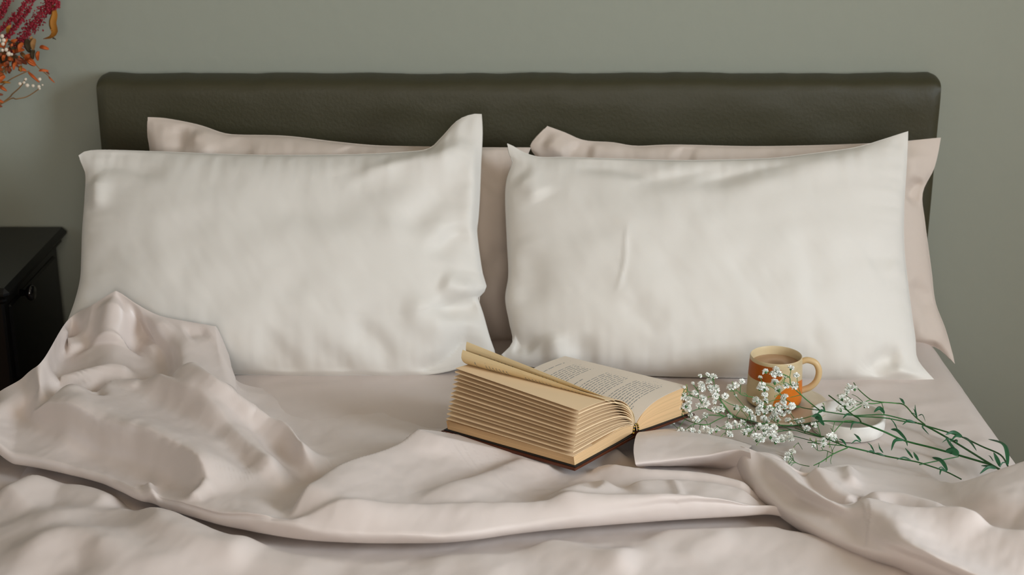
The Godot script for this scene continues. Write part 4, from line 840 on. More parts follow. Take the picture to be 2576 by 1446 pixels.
	obj("leaf", ribbon([Vector3(-1.016, 1.006, -0.0327), Vector3(-1.006, 1.013, -0.0204), Vector3(-0.9962, 1.013, -0.0202)], 0.0045, 0.5), olive, t)
	obj("leaf", ribbon([Vector3(-0.9933, 1.034, -0.0286), Vector3(-0.9875, 1.039, -0.0223), Vector3(-0.9816, 1.038, -0.028)], 0.0038, 0.5), olive, t)
	obj("leaf", ribbon([Vector3(-0.9532, 1.058, -0.0244), Vector3(-0.9607, 1.061, -0.0144), Vector3(-0.9682, 1.058, -0.0164)], 0.0025, 0.5), rust, t)
	obj("leaf", ribbon([Vector3(-0.9655, 1.038, -0.0162), Vector3(-0.9657, 1.035, -0.0088), Vector3(-0.966, 1.025, -0.0135)], 0.0045, 0.5), straw, t)
	obj("leaf", ribbon([Vector3(-0.9197, 1.061, -0.0137), Vector3(-0.9181, 1.072, -0.004), Vector3(-0.9164, 1.076, -0.0063)], 0.0030, 0.5), straw, t)
	obj("leaf", ribbon([Vector3(-0.9954, 1.036, -0.0301), Vector3(-0.9877, 1.039, -0.0178), Vector3(-0.98, 1.037, -0.0174)], 0.0044, 0.5), rust, t)
	obj("leaf", ribbon([Vector3(-0.9534, 1.024, -0.0108), Vector3(-0.9495, 1.035, 0.002), Vector3(-0.9456, 1.041, 0.0028)], 0.0046, 0.5), olive, t)
	obj("leaf", ribbon([Vector3(-0.9724, 1.018, -0.0146), Vector3(-0.9741, 1.013, -0.007), Vector3(-0.9758, 1.002, -0.0114)], 0.0024, 0.5), straw, t)
	obj("leaf", ribbon([Vector3(-0.9442, 1.019, -0.0117), Vector3(-0.9433, 1.017, 0.0011), Vector3(-0.9423, 1.009, 0.0019)], 0.0030, 0.5), ochre, t)
	obj("leaf", ribbon([Vector3(-0.9888, 1.023, -0.019), Vector3(-0.9855, 1.036, -0.0062), Vector3(-0.9822, 1.043, -0.0054)], 0.0027, 0.5), orange, t)
	obj("leaf", ribbon([Vector3(-0.954, 1.033, -0.0059), Vector3(-0.9464, 1.036, 0.003), Vector3(-0.9388, 1.032, 0)], 0.0028, 0.5), rust, t)
	obj("leaf", ribbon([Vector3(-0.9508, 1.028, -0.0067), Vector3(-0.9525, 1.024, 0.0063), Vector3(-0.9542, 1.014, 0.0073)], 0.0034, 0.5), orange, t)
	obj("leaf", ribbon([Vector3(-0.969, 1.042, -0.0112), Vector3(-0.965, 1.05, -0.0051), Vector3(-0.9609, 1.052, -0.011)], 0.0042, 0.5), rust, t)
	obj("leaf", ribbon([Vector3(-0.9403, 1.026, -0.0244), Vector3(-0.9323, 1.036, -0.0138), Vector3(-0.9243, 1.04, -0.0152)], 0.0043, 0.5), orange, t)
	obj("leaf", ribbon([Vector3(-0.9923, 1.015, -0.0168), Vector3(-0.9968, 1.015, -0.0051), Vector3(-1.001, 1.008, -0.0054)], 0.0045, 0.5), orange, t)
	obj("leaf", ribbon([Vector3(-0.9661, 1.012, -0.0156), Vector3(-0.9682, 1.01, -0.0084), Vector3(-0.9702, 1.003, -0.0132)], 0.0034, 0.5), rust, t)
	obj("leaf", ribbon([Vector3(-0.9635, 1.082, -0.0071), Vector3(-0.9579, 1.093, 0.0029), Vector3(-0.9523, 1.099, 0.001)], 0.0036, 0.5), ochre, t)
	obj("leaf", ribbon([Vector3(-0.9429, 1.024, -0.0085), Vector3(-0.9506, 1.028, -0.001), Vector3(-0.9583, 1.026, -0.0054)], 0.0047, 0.5), rust, t)
	obj("leaf", ribbon([Vector3(-0.9682, 1.016, -0.0051), Vector3(-0.966, 1.026, 0.0051), Vector3(-0.9638, 1.03, 0.0033)], 0.0039, 0.5), rust, t)
	obj("leaf", ribbon([Vector3(-0.9455, 1.038, -0.0117), Vector3(-0.9486, 1.033, -0.0002), Vector3(-0.9516, 1.023, -0.0006)], 0.0027, 0.5), orange, t)
	obj("leaf", ribbon([Vector3(-0.9732, 1.054, -0.0085), Vector3(-0.9681, 1.066, 0.0002), Vector3(-0.9629, 1.072, -0.0031)], 0.0036, 0.5), orange, t)
	obj("leaf", ribbon([Vector3(-0.9781, 1.053, -0.0325), Vector3(-0.9843, 1.056, -0.0235), Vector3(-0.9906, 1.052, -0.0264)], 0.0045, 0.5), orange, t)
	obj("leaf", ribbon([Vector3(-0.9674, 1.028, -0.0297), Vector3(-0.9718, 1.029, -0.0196), Vector3(-0.9762, 1.024, -0.0216)], 0.0041, 0.5), rust, t)
	obj("leaf", ribbon([Vector3(-0.9777, 1.027, -0.0106), Vector3(-0.9742, 1.037, -0.0018), Vector3(-0.9706, 1.041, -0.0051)], 0.0032, 0.5), orange, t)
	obj("leaf", ribbon([Vector3(-0.9956, 1.061, -0.0311), Vector3(-0.9898, 1.06, -0.0249), Vector3(-0.9841, 1.054, -0.0307)], 0.0036, 0.5), straw, t)
	obj("leaf", ribbon([Vector3(-0.9743, 1.04, -0.0223), Vector3(-0.9805, 1.042, -0.012), Vector3(-0.9868, 1.037, -0.0136)], 0.0039, 0.5), straw, t)
	obj("leaf", ribbon([Vector3(-0.9501, 1.05, -0.0342), Vector3(-0.9504, 1.059, -0.0232), Vector3(-0.9507, 1.062, -0.0242)], 0.0046, 0.5), olive, t)
	obj("leaf", ribbon([Vector3(-0.9748, 1.019, -0.0287), Vector3(-0.9825, 1.023, -0.0219), Vector3(-0.9902, 1.021, -0.0271)], 0.0046, 0.5), orange, t)
	obj("leaf", ribbon([Vector3(-0.9675, 1.024, -0.0072), Vector3(-0.9708, 1.025, 0.0028), Vector3(-0.9741, 1.019, 0.0007)], 0.0037, 0.5), orange, t)
	obj("leaf", ribbon([Vector3(-0.9844, 1.039, -0.0081), Vector3(-0.9896, 1.037, 0.0017), Vector3(-0.9948, 1.029, -0.0004)], 0.0048, 0.5), orange, t)
	obj("stem", tube([Vector3(-1.122, 0.74, -0.02), Vector3(-1.11, 0.865, -0.022), Vector3(-0.9983, 0.94, -0.045), Vector3(-0.9755, 0.9585, -0.035), Vector3(-0.9565, 0.9736, -0.025), Vector3(-0.9436, 0.9898, -0.025)], 0.00154, 0.0011, 5, 4), straw, t)
	obj("stem", tube([Vector3(-1.122, 0.74, -0.02), Vector3(-1.11, 0.865, -0.022), Vector3(-0.9917, 0.943, -0.035), Vector3(-0.9653, 0.9509, -0.025), Vector3(-0.9439, 0.9557, -0.025), Vector3(-0.9168, 0.9725, -0.015)], 0.0014, 0.001, 5, 4), straw, t)
	obj("stem", tube([Vector3(-1.122, 0.74, -0.02), Vector3(-1.11, 0.865, -0.022), Vector3(-0.9988, 0.9956, -0.045), Vector3(-0.9703, 1.038, -0.045)], 0.0028, 0.002, 5, 4), straw, t)
	obj("stem", tube([Vector3(-1.122, 0.74, -0.02), Vector3(-1.11, 0.865, -0.022), Vector3(-1.019, 0.9548, -0.045), Vector3(-0.9808, 0.9846, -0.035), Vector3(-0.9439, 1.003, -0.025), Vector3(-0.934, 1.006, -0.025)], 0.0014, 0.001, 5, 4), straw, t)
	obj("stem", tube([Vector3(-1.017, 0.9793, -0.045), Vector3(-0.9441, 1.03, -0.035), Vector3(-0.9158, 1.012, -0.025), Vector3(-0.8967, 0.9947, -0.025)], 0.00126, 0.0009, 5, 4), straw, t)
	obj("berry", blob(Vector3(-0.9719, 1.078, 0), 0.0042), pearl, t)
	obj("berry", blob(Vector3(-0.9696, 1.07, 0), 0.0042), pearl, t)
	obj("berry", blob(Vector3(-0.972, 1.063, 0), 0.004), pearl, t)
	obj("berry", blob(Vector3(-0.9784, 1.07, 0), 0.004), pearl, t)
	obj("berry", blob(Vector3(-0.9669, 1.052, 0), 0.004), pearl, t)
	obj("berry", blob(Vector3(-0.9741, 1.051, 0), 0.0035), pearl, t)
	obj("berry", blob(Vector3(-0.963, 1.044, 0), 0.005), pearl, t)
	obj("berry", blob(Vector3(-0.9576, 1.043, 0), 0.003), pearl, t)
	obj("berry", blob(Vector3(-0.9477, 0.986, 0), 0.0037), pearl, t)
	obj("berry", blob(Vector3(-0.9337, 0.9828, 0), 0.0042), pearl, t)
	obj("berry", blob(Vector3(-0.9087, 0.9948, 0), 0.0037), pearl, t)
	obj("berry", blob(Vector3(-0.9117, 0.9804, 0), 0.0037), pearl, t)
	obj("berry", blob(Vector3(-0.9227, 0.982, 0), 0.0034), pearl, t)
	obj("berry", blob(Vector3(-0.9357, 0.9948, 0), 0.003), pearl, t)
	obj("berry", blob(Vector3(-0.9105, 0.9764, 0), 0.0025), pearl, t)
	obj("berry", blob(Vector3(-0.9043, 0.9836, 0), 0.002), pearl, t)
	obj("berry", blob(Vector3(-0.9395, 0.9884, 0), 0.003), pearl, t)
	var vase := obj("vase", lathe([Vector2(0.0, 0.673), Vector2(0.045, 0.674), Vector2(0.062, 0.70), Vector2(0.060, 0.74), Vector2(0.036, 0.80), Vector2(0.030, 0.83), Vector2(0.034, 0.85), Vector2(0.031, 0.85), Vector2(0.027, 0.83), Vector2(0.030, 0.80), Vector2(0.0, 0.70)], Vector3(-1.1223, 0, -0.02), 32), mat(Color(0.75, 0.70, 0.62), 0.6))
	tag(vase, "pale ceramic vase on the nightstand holding the dried bouquet", "vase")

func blob(at: Vector3, r: float) -> ArrayMesh:
	return lathe([Vector2(0.0, -r), Vector2(r * 0.6, -r * 0.8), Vector2(r, 0.0), Vector2(r * 0.6, r * 0.8), Vector2(0.0, r)], at, 10)

func plume(pts: Array, r: float, n: int) -> ArrayMesh:      # a feathery flower head: tiny florets crowded round a stalk
	var st := begin()
	for k in n:
		var f := rng.randf()
		var c := along(pts, f) + Vector3(rng.randfn(), rng.randfn(), rng.randfn()) * r * 0.5 * (0.6 + 0.6 * sin(f * PI))
		var s := rng.randf_range(0.0013, 0.0026)
		var q: Array = []
		for d in [Vector3.RIGHT, Vector3.UP, Vector3.BACK, Vector3.LEFT, Vector3.DOWN, Vector3.FORWARD]:
			q.append(c + d * s * rng.randf_range(0.7, 1.3))
		for fc in [[0, 1, 2], [1, 3, 2], [3, 4, 2], [4, 0, 2], [1, 0, 5], [3, 1, 5], [4, 3, 5], [0, 4, 5]]:
			var nn: Vector3 = (q[fc[0]] + q[fc[1]] + q[fc[2]] - 3.0 * c).normalized()
			tri(st, q[fc[0]], q[fc[2]], q[fc[1]], nn)
	st.index()
	return joined([st.commit(), tube(pts, 0.0009, 0.0006, 5, 3)])

func ribbon(pts: Array, half: float, twist: float) -> ArrayMesh:     # a dry leaf: a tapered, twisted, slightly cupped blade with thickness
	var n := 14
	var v := PackedVector3Array()
	for k in n + 1:
		var f := float(k) / n
		var p := along(pts, f)
		var d := (along(pts, minf(f + 0.02, 1.0)) - along(pts, maxf(f - 0.02, 0.0))).normalized()
		var s := d.cross(Vector3(0.2, 0.3, 1)).normalized().rotated(d, twist * (f - 0.3))
		var up := s.cross(d)
		var wd := half * pow(maxf(sin(PI * clampf(f * 0.94 + 0.04, 0.0, 1.0)), 0.0), 0.7)
		for a in [[-1.0, 0.25], [-0.5, 0.02], [0.0, -0.08], [0.5, 0.02], [1.0, 0.25], [0.5, -0.06], [0.0, -0.18], [-0.5, -0.06], [-1.0, 0.25]]:
			v.append(p + s * wd * a[0] + up * wd * a[1])
	return sheet(v, 9, n + 1)


func book() -> void:
	var o := Vector3(0.1926, 0.583, 0.7327)
	var t := thing("open_book", "thick open hardback book with cream pages and a brown cover lying on the duvet", "book", o)
	var leather := mat(Color(0.33, 0.16, 0.09), 0.45, 0.4)
	var lining := mat(Color(0.055, 0.06, 0.07), 0.7)
	var paper := mat(Color(0.90, 0.79, 0.64), 0.85, 0.2)
	paper.backlight_enabled = true
	paper.backlight = Color(0.25, 0.17, 0.09)
	var edge := mat(Color(0.88, 0.74, 0.57), 0.85, 0.2)
	edge.albedo_texture = stripes()
	var print_mat := mat(Color.WHITE, 0.85, 0.2)
	print_mat.albedo_texture = print_page(5, Color(0.885, 0.835, 0.77))
	print_mat.texture_repeat = false
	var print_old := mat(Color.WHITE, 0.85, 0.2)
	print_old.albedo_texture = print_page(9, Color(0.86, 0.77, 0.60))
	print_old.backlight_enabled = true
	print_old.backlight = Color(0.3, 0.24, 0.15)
	# covers: thin boards with a dark lining on the inside
	var lb: Array = [Vector2(0.010, 0.0), Vector2(0.06, 0.0), Vector2(0.12, 0.0), Vector2(0.163, 0.0)]
	var rb: Array = [Vector2(-0.010, -0.001), Vector2(-0.06, -0.007), Vector2(-0.12, -0.014), Vector2(-0.159, -0.019)]
	obj("cover_board", slab(o, lb, lb, -0.0035, -0.006, 0.240), leather, t)
	obj("cover_board", slab(o, rb, rb, -0.0035, -0.006, 0.240), leather, t)
	obj("endpaper", slab(o, [Vector2(0.012, 0.0012), Vector2(0.09, 0.0012), Vector2(0.1595, 0.0012)], [Vector2(0.012, 0.0012), Vector2(0.09, 0.0012), Vector2(0.1595, 0.0012)], -0.0011, -0.004, 0.238), lining, t)
	obj("endpaper", slab(o, [Vector2(-0.012, 0.0), Vector2(-0.09, -0.0093), Vector2(-0.156, -0.0175)], [Vector2(-0.012, 0.0), Vector2(-0.09, -0.0093), Vector2(-0.156, -0.0175)], -0.0011, -0.004, 0.238), lining, t)
	obj("spine", slab(o, [Vector2(0.012, -0.0005), Vector2(0.006, -0.003), Vector2(0.0, -0.0038), Vector2(-0.006, -0.0035), Vector2(-0.012, -0.0015)], [Vector2(0.012, -0.0005), Vector2(0.006, -0.003), Vector2(0.0, -0.0038), Vector2(-0.006, -0.0035), Vector2(-0.012, -0.0015)], -0.003, -0.006, 0.240), leather, t)
	# the pages that lie shut: left block and right block
	obj("page_block", block(o, [Vector2(0.004, 0.003), Vector2(0.05, 0.0015), Vector2(0.155, 0.0015)], [Vector2(0.002, 0.012), Vector2(0.03, 0.023), Vector2(0.08, 0.021), Vector2(0.158, 0.0165)], 0.0, 0.234), edge, t)
	obj("page_block", block(o, [Vector2(-0.004, 0.002), Vector2(-0.05, -0.0045), Vector2(-0.150, -0.0165)], [Vector2(-0.001, 0.013), Vector2(-0.022, 0.0285), Vector2(-0.05, 0.0355), Vector2(-0.09, 0.0365), Vector2(-0.144, 0.0325)], 0.0, 0.234), edge, t)
	var topc: Array = [Vector2(-0.0005, 0.0135), Vector2(-0.006, 0.021), Vector2(-0.022, 0.0295), Vector2(-0.05, 0.0365), Vector2(-0.09, 0.0375), Vector2(-0.145, 0.0335)]
	obj("page", slab(o, topc, topc, -0.0005, 0.0, 0.235), print_mat, t, "printed page with short paragraphs")
	# the fanned pages
	var n := 13
	for k in n:
		var a := float(k) / (n - 1)
		a += rng.randf_range(-0.02, 0.02)
		var near := bez(Vector2(0.003, 0.013 + 0.006 * a), Vector2(0.012 + 0.01 * (1 - a), 0.026 + 0.040 * a), Vector2(0.085 - 0.03 * a, 0.020 + 0.066 * a), Vector2(0.1605 - 0.014 * a, 0.019 + 0.069 * a))
		var far := bez(Vector2(0.003, 0.013 + 0.006 * a), Vector2(0.012 + 0.01 * (1 - a), 0.028 + 0.040 * a), Vector2(0.085 - 0.035 * a, 0.024 + 0.070 * a), Vector2(0.1585 - 0.024 * a, 0.022 + 0.077 * a))
		var thick: float = [0.0007, 0.0018, 0.0006, 0.0010, 0.0006][k % 5]
		obj("page", slab(o, near, far, -thick, 0.0, 0.234), paper, t)
	# two pages that stand up, their print in the shade
	obj("page", slab(o, bez(Vector2(0.002, 0.019), Vector2(0.010, 0.058), Vector2(0.074, 0.074), Vector2(0.082, 0.084)), bez(Vector2(0.002, 0.019), Vector2(0.020, 0.092), Vector2(0.142, 0.082), Vector2(0.118, 0.124)), -0.0005, 0.0, 0.234), print_old, t, "printed page standing half turned")
	obj("page", slab(o, bez(Vector2(0.001, 0.018), Vector2(0.004, 0.056), Vector2(0.052, 0.066), Vector2(0.058, 0.074)), bez(Vector2(0.001, 0.018), Vector2(0.015, 0.094), Vector2(0.126, 0.092), Vector2(0.107, 0.134)), -0.0005, 0.0, 0.235), print_old, t, "printed page standing highest")
	# striped headband at the spine
	var light_parts: Array = []
	var dark_parts: Array = []
	for k in 16:
		var a0 := PI * k / 16.0
		var a1 := PI * (k + 1) / 16.0
		var pc: Array = []
		for q in [a0, (a0 + a1) / 2, a1]:
			pc.append(leafpoint(o, Vector2(cos(q) * 0.0065, 0.002 + sin(q) * 0.014), -0.0012))
		(light_parts if k % 2 == 0 else dark_parts).append(tube(pc, 0.0014, 0.0014, 6, 2))
	obj("headband", joined(light_parts), mat(Color(0.75, 0.6, 0.22), 0.6), t, "yellow and black striped headband")
	obj("headband", joined(dark_parts), mat(Color(0.04, 0.04, 0.045), 0.6), t)

func leafpoint(o: Vector3, p: Vector2, s: float) -> Vector3:    # p: across the spine (left positive) and up; s: along the spine
	return o + Vector3(-0.64, 0, 0.768) * p.x + Vector3.UP * p.y + Vector3(-0.83, 0, -0.558) * s

func bez(a: Vector2, b: Vector2, c: Vector2, d: Vector2) -> Array:
	var r: Array = []
	for k in 19:
		r.append(a.bezier_interpolate(b, c, d, k / 18.0))
	return r

func slab(o: Vector3, near: Array, far: Array, thick: float, s0: float, s1: float) -> ArrayMesh:     # a bent sheet of even thickness
	var nu := near.size() if near.size() > 8 else 25
	var ns := 9
	var top := PackedVector3Array()
	var low := PackedVector3Array()
	var uv := PackedVector2Array()
	for j in ns:
		var f := float(j) / (ns - 1)
		for i in nu:
			var q := float(i) / (nu - 1)
			var p := along2(near, q).lerp(along2(far, q), f)
			var d := (along2(near, minf(q + 0.02, 1)) - along2(near, maxf(q - 0.02, 0))).lerp(along2(far, minf(q + 0.02, 1)) - along2(far, maxf(q - 0.02, 0)), f).normalized()
			var nn := Vector2(-d.y, d.x) * signf(d.x if absf(d.x) > 1e-6 else 1.0)
			top.append(leafpoint(o, p, lerpf(s0, s1, f)))
			low.append(leafpoint(o, p + nn * thick, lerpf(s0, s1, f)))
			uv.append(Vector2(q, 1.0 - f))
	var turned: bool = near[near.size() - 1].x < near[0].x
	var parts: Array = [sheet(top, nu, ns, not turned, uv), sheet(low, nu, ns, turned, uv)]
	for e in [0, nu - 1]:
		var v := PackedVector3Array()
		for j in ns:
			v.append(top[j * nu + e])
			v.append(low[j * nu + e])
		parts.append(sheet(v, 2, ns, (e == 0) == turned))
	for e in [0, ns - 1]:
		var v := PackedVector3Array()
		for i in nu:
			v.append(top[e * nu + i])
			v.append(low[e * nu + i])
		parts.append(sheet(v, 2, nu, (e == 0) != turned))
	return joined(parts)

func block(o: Vector3, low: Array, up: Array, s0: float, s1: float) -> ArrayMesh:      # a closed stack of pages between two lines
	var nu := 24
	var parts: Array = []
	var turned: bool = up[up.size() - 1].x < up[0].x
	for pair in [[s0, false], [s1, true]]:
		var v := PackedVector3Array()
		var uv := PackedVector2Array()
		for j in 2:
			for i in nu:
				var q := float(i) / (nu - 1)
				v.append(leafpoint(o, along2(up if j == 0 else low, q), pair[0]))
				uv.append(Vector2(0.0, j))
		parts.append(sheet(v, nu, 2, (pair[1] != turned), uv))
	var tv := PackedVector3Array()
	var tu := PackedVector2Array()
	for j in 2:
		for i in nu:
			tv.append(leafpoint(o, along2(up, float(i) / (nu - 1)), s1 if j else s0))
			tu.append(Vector2(0.0, 0.02))
	parts.append(sheet(tv, nu, 2, not turned, tu))
	# fore edge, slightly hollow
	var a: Vector2 = up[up.size() - 1]
	var b: Vector2 = low[low.size() - 1]
	var fv := PackedVector3Array()
	var fu := PackedVector2Array()
	for j in 2:
		for i in 9:
			var q := i / 8.0
			var p := a.lerp(b, q)
			p.x -= (1.0 if p.x > 0.0 else -1.0) * 0.003 * sin(q * PI)
			fv.append(leafpoint(o, p, s1 if j else s0))
			fu.append(Vector2(0.3, q))
	parts.append(sheet(fv, 9, 2, not turned, fu))
	return joined(parts)

func stripes() -> ImageTexture:      # the fine lines between shut pages
	var im := Image.create(4, 256, false, Image.FORMAT_RGB8)
	for y in 256:
		var c := 1.0 - (0.22 * rng.randf() if rng.randf() < 0.35 else 0.06 * rng.randf())
		for x in 4:
			im.set_pixel(x, y, Color(c, c * 0.985, c * 0.96))
	return ImageTexture.create_from_image(im)

func print_page(sd: int, ground: Color) -> ImageTexture:     # a page of small print, too small to read: words as short grey dashes
	var g := RandomNumberGenerator.new()
	g.seed = sd
	var im := Image.create(1024, 1536, false, Image.FORMAT_RGB8)
	im.fill(ground)
	var y := 140.0
	for para in [[2, 0.55], [8, 0.45], [1, 0.75], [9, 0.9], [10, 0.4]]:
		for k in para[0]:
			var x := 150.0 + (40.0 if k == 0 else 0.0)
			var end: float = 900.0 if k < para[0] - 1 else 150.0 + 750.0 * para[1]
			while x < end:
				var wd := g.randf_range(24, 78)
				im.fill_rect(Rect2i(int(x), int(y), int(minf(wd, end - x)), 8), Color(0.46, 0.49, 0.49))
				for b in int(wd / 9.0):
					if g.randf() < 0.4:
						im.fill_rect(Rect2i(int(x) + b * 9, int(y) - (5 if g.randf() < 0.6 else -7), 3, 8), Color(0.54, 0.56, 0.56))
				x += wd + 11
			y += 37.0
		y += 44.0
	return ImageTexture.create_from_image(im)


func mug() -> void:
	var at := Vector3(0.4396, 0.56, 0.5481)
	var cream := mat(Color(0.80, 0.72, 0.57), 0.4, 0.45)
	var plate := obj("plate", lathe([Vector2(0.0, 0.001), Vector2(0.070, 0.001), Vector2(0.086, 0.005), Vector2(0.0895, 0.008), Vector2(0.089, 0.0095), Vector2(0.084, 0.0088), Vector2(0.07, 0.0075), Vector2(0.0, 0.0072)], Vector3(0.4411, 0.55, 0.5585), 72), mat(Color(0.84, 0.79, 0.70), 0.5, 0.4))
	tag(plate, "flat cream plate lying under the mug", "plate")
	var t := thing("mug", "speckled cream mug with two orange brown patches standing on the flat plate", "mug", at)
	var glaze := mat(Color.WHITE, 0.38, 0.45)
	glaze.albedo_texture = mug_print()
	var prof: Array = [Vector2(0.0, 0.0000), Vector2(0.043, 0.0000), Vector2(0.0455, 0.0021), Vector2(0.0462, 0.0085), Vector2(0.0455, 0.0318), Vector2(0.0442, 0.0583), Vector2(0.0434, 0.0763), Vector2(0.0431, 0.0800), Vector2(0.0421, 0.0814)]
	var m := lathe(prof, at, 96)
	var body := obj("body", m, glaze, t)
	body.set_meta("label", "speckled cream mug body with orange patches")
	glaze.uv1_scale = Vector3(1.0, 1.0 / 0.0814, 1.0)
	obj("inside", lathe([Vector2(0.0421, 0.0814), Vector2(0.0406, 0.0803), Vector2(0.0402, 0.0742), Vector2(0.0412, 0.0424), Vector2(0.0415, 0.0064), Vector2(0.0, 0.0042)], at, 96), cream, t)
	obj("coffee", lathe([Vector2(0.0, 0.0670), Vector2(0.0404, 0.0668)], at, 64), coffee_mat(), t, "milky coffee")
	var hp: Array = [Vector3(0.0425, 0.0694, 0.0), Vector3(0.052, 0.0731, 0.002), Vector3(0.065, 0.0689, 0.005), Vector3(0.0715, 0.0551, 0.006), Vector3(0.069, 0.0382, 0.006), Vector3(0.059, 0.0254, 0.004), Vector3(0.0445, 0.0175, 0.0)]
	for k in hp.size():
		hp[k] += at
	obj("handle", tube(hp, 0.0052, 0.0056, 14, 8), mat(Color(0.80, 0.68, 0.50), 0.4, 0.45), t)
	var marble := mat(Color(0.88, 0.86, 0.83), 0.4, 0.45)
	var veins := noise_tex(0.008, 5, 77)
	var ramp := Gradient.new()
	ramp.set_color(0, Color(0.80, 0.78, 0.75))
	ramp.set_color(1, Color(0.93, 0.91, 0.88))
	veins.color_ramp = ramp
	marble.albedo_color = Color.WHITE
	marble.albedo_texture = veins
	marble.uv1_triplanar = true
	marble.uv1_scale = Vector3.ONE * 4.0
	var dish := obj("dish", lathe([Vector2(0.0, 0.001), Vector2(0.055, 0.001), Vector2(0.0585, 0.003), Vector2(0.0595, 0.014), Vector2(0.0592, 0.0262), Vector2(0.0575, 0.0278), Vector2(0.0545, 0.0272), Vector2(0.0530, 0.024), Vector2(0.0515, 0.012), Vector2(0.046, 0.0085), Vector2(0.0, 0.008)], Vector3(0.5442, 0.55, 0.6443), 72), marble)
	tag(dish, "shallow white marble dish on the sheet behind the green stems", "dish")

func coffee_mat() -> StandardMaterial3D:
	var m := mat(Color(0.66, 0.53, 0.40), 0.12, 0.5)
	return m

func mug_print() -> ImageTexture:
	var im := Image.create(768, 256, false, Image.FORMAT_RGB8)
	for y in 256:
		# the texture's rows run with the height; only 0 to 0.0814 of it is used, so the print is laid out in metres
		for x in 768:
			var u := x / 768.0
			var hgt := y / 256.0
			var c := Color(0.775, 0.69, 0.535)
			var n := crumple.get_noise_2d(u * 9.0, hgt * 6.0) * 0.05
			c = c.lightened(n) if n > 0 else c.darkened(-n)
			var du := absf(u - 0.42) / 0.185
			var dv := absf(hgt - 0.77) / 0.19
			if pow(du, 3.0) + pow(dv, 3.0) < 1.0 and hgt < 0.925:
				c = Color(0.66, 0.33, 0.055).darkened(absf(n))
			var eu := (u - 0.115) / 0.165
			var ev := (hgt - 0.10) / 0.46
			if eu * eu + ev * ev < 1.0:
				c = Color(0.80, 0.43, 0.10).darkened(absf(n))
			if rng.randf() < 0.004:
				c = c.darkened(0.35)
			im.set_pixel(x, y, c)
	return ImageTexture.create_from_image(im)

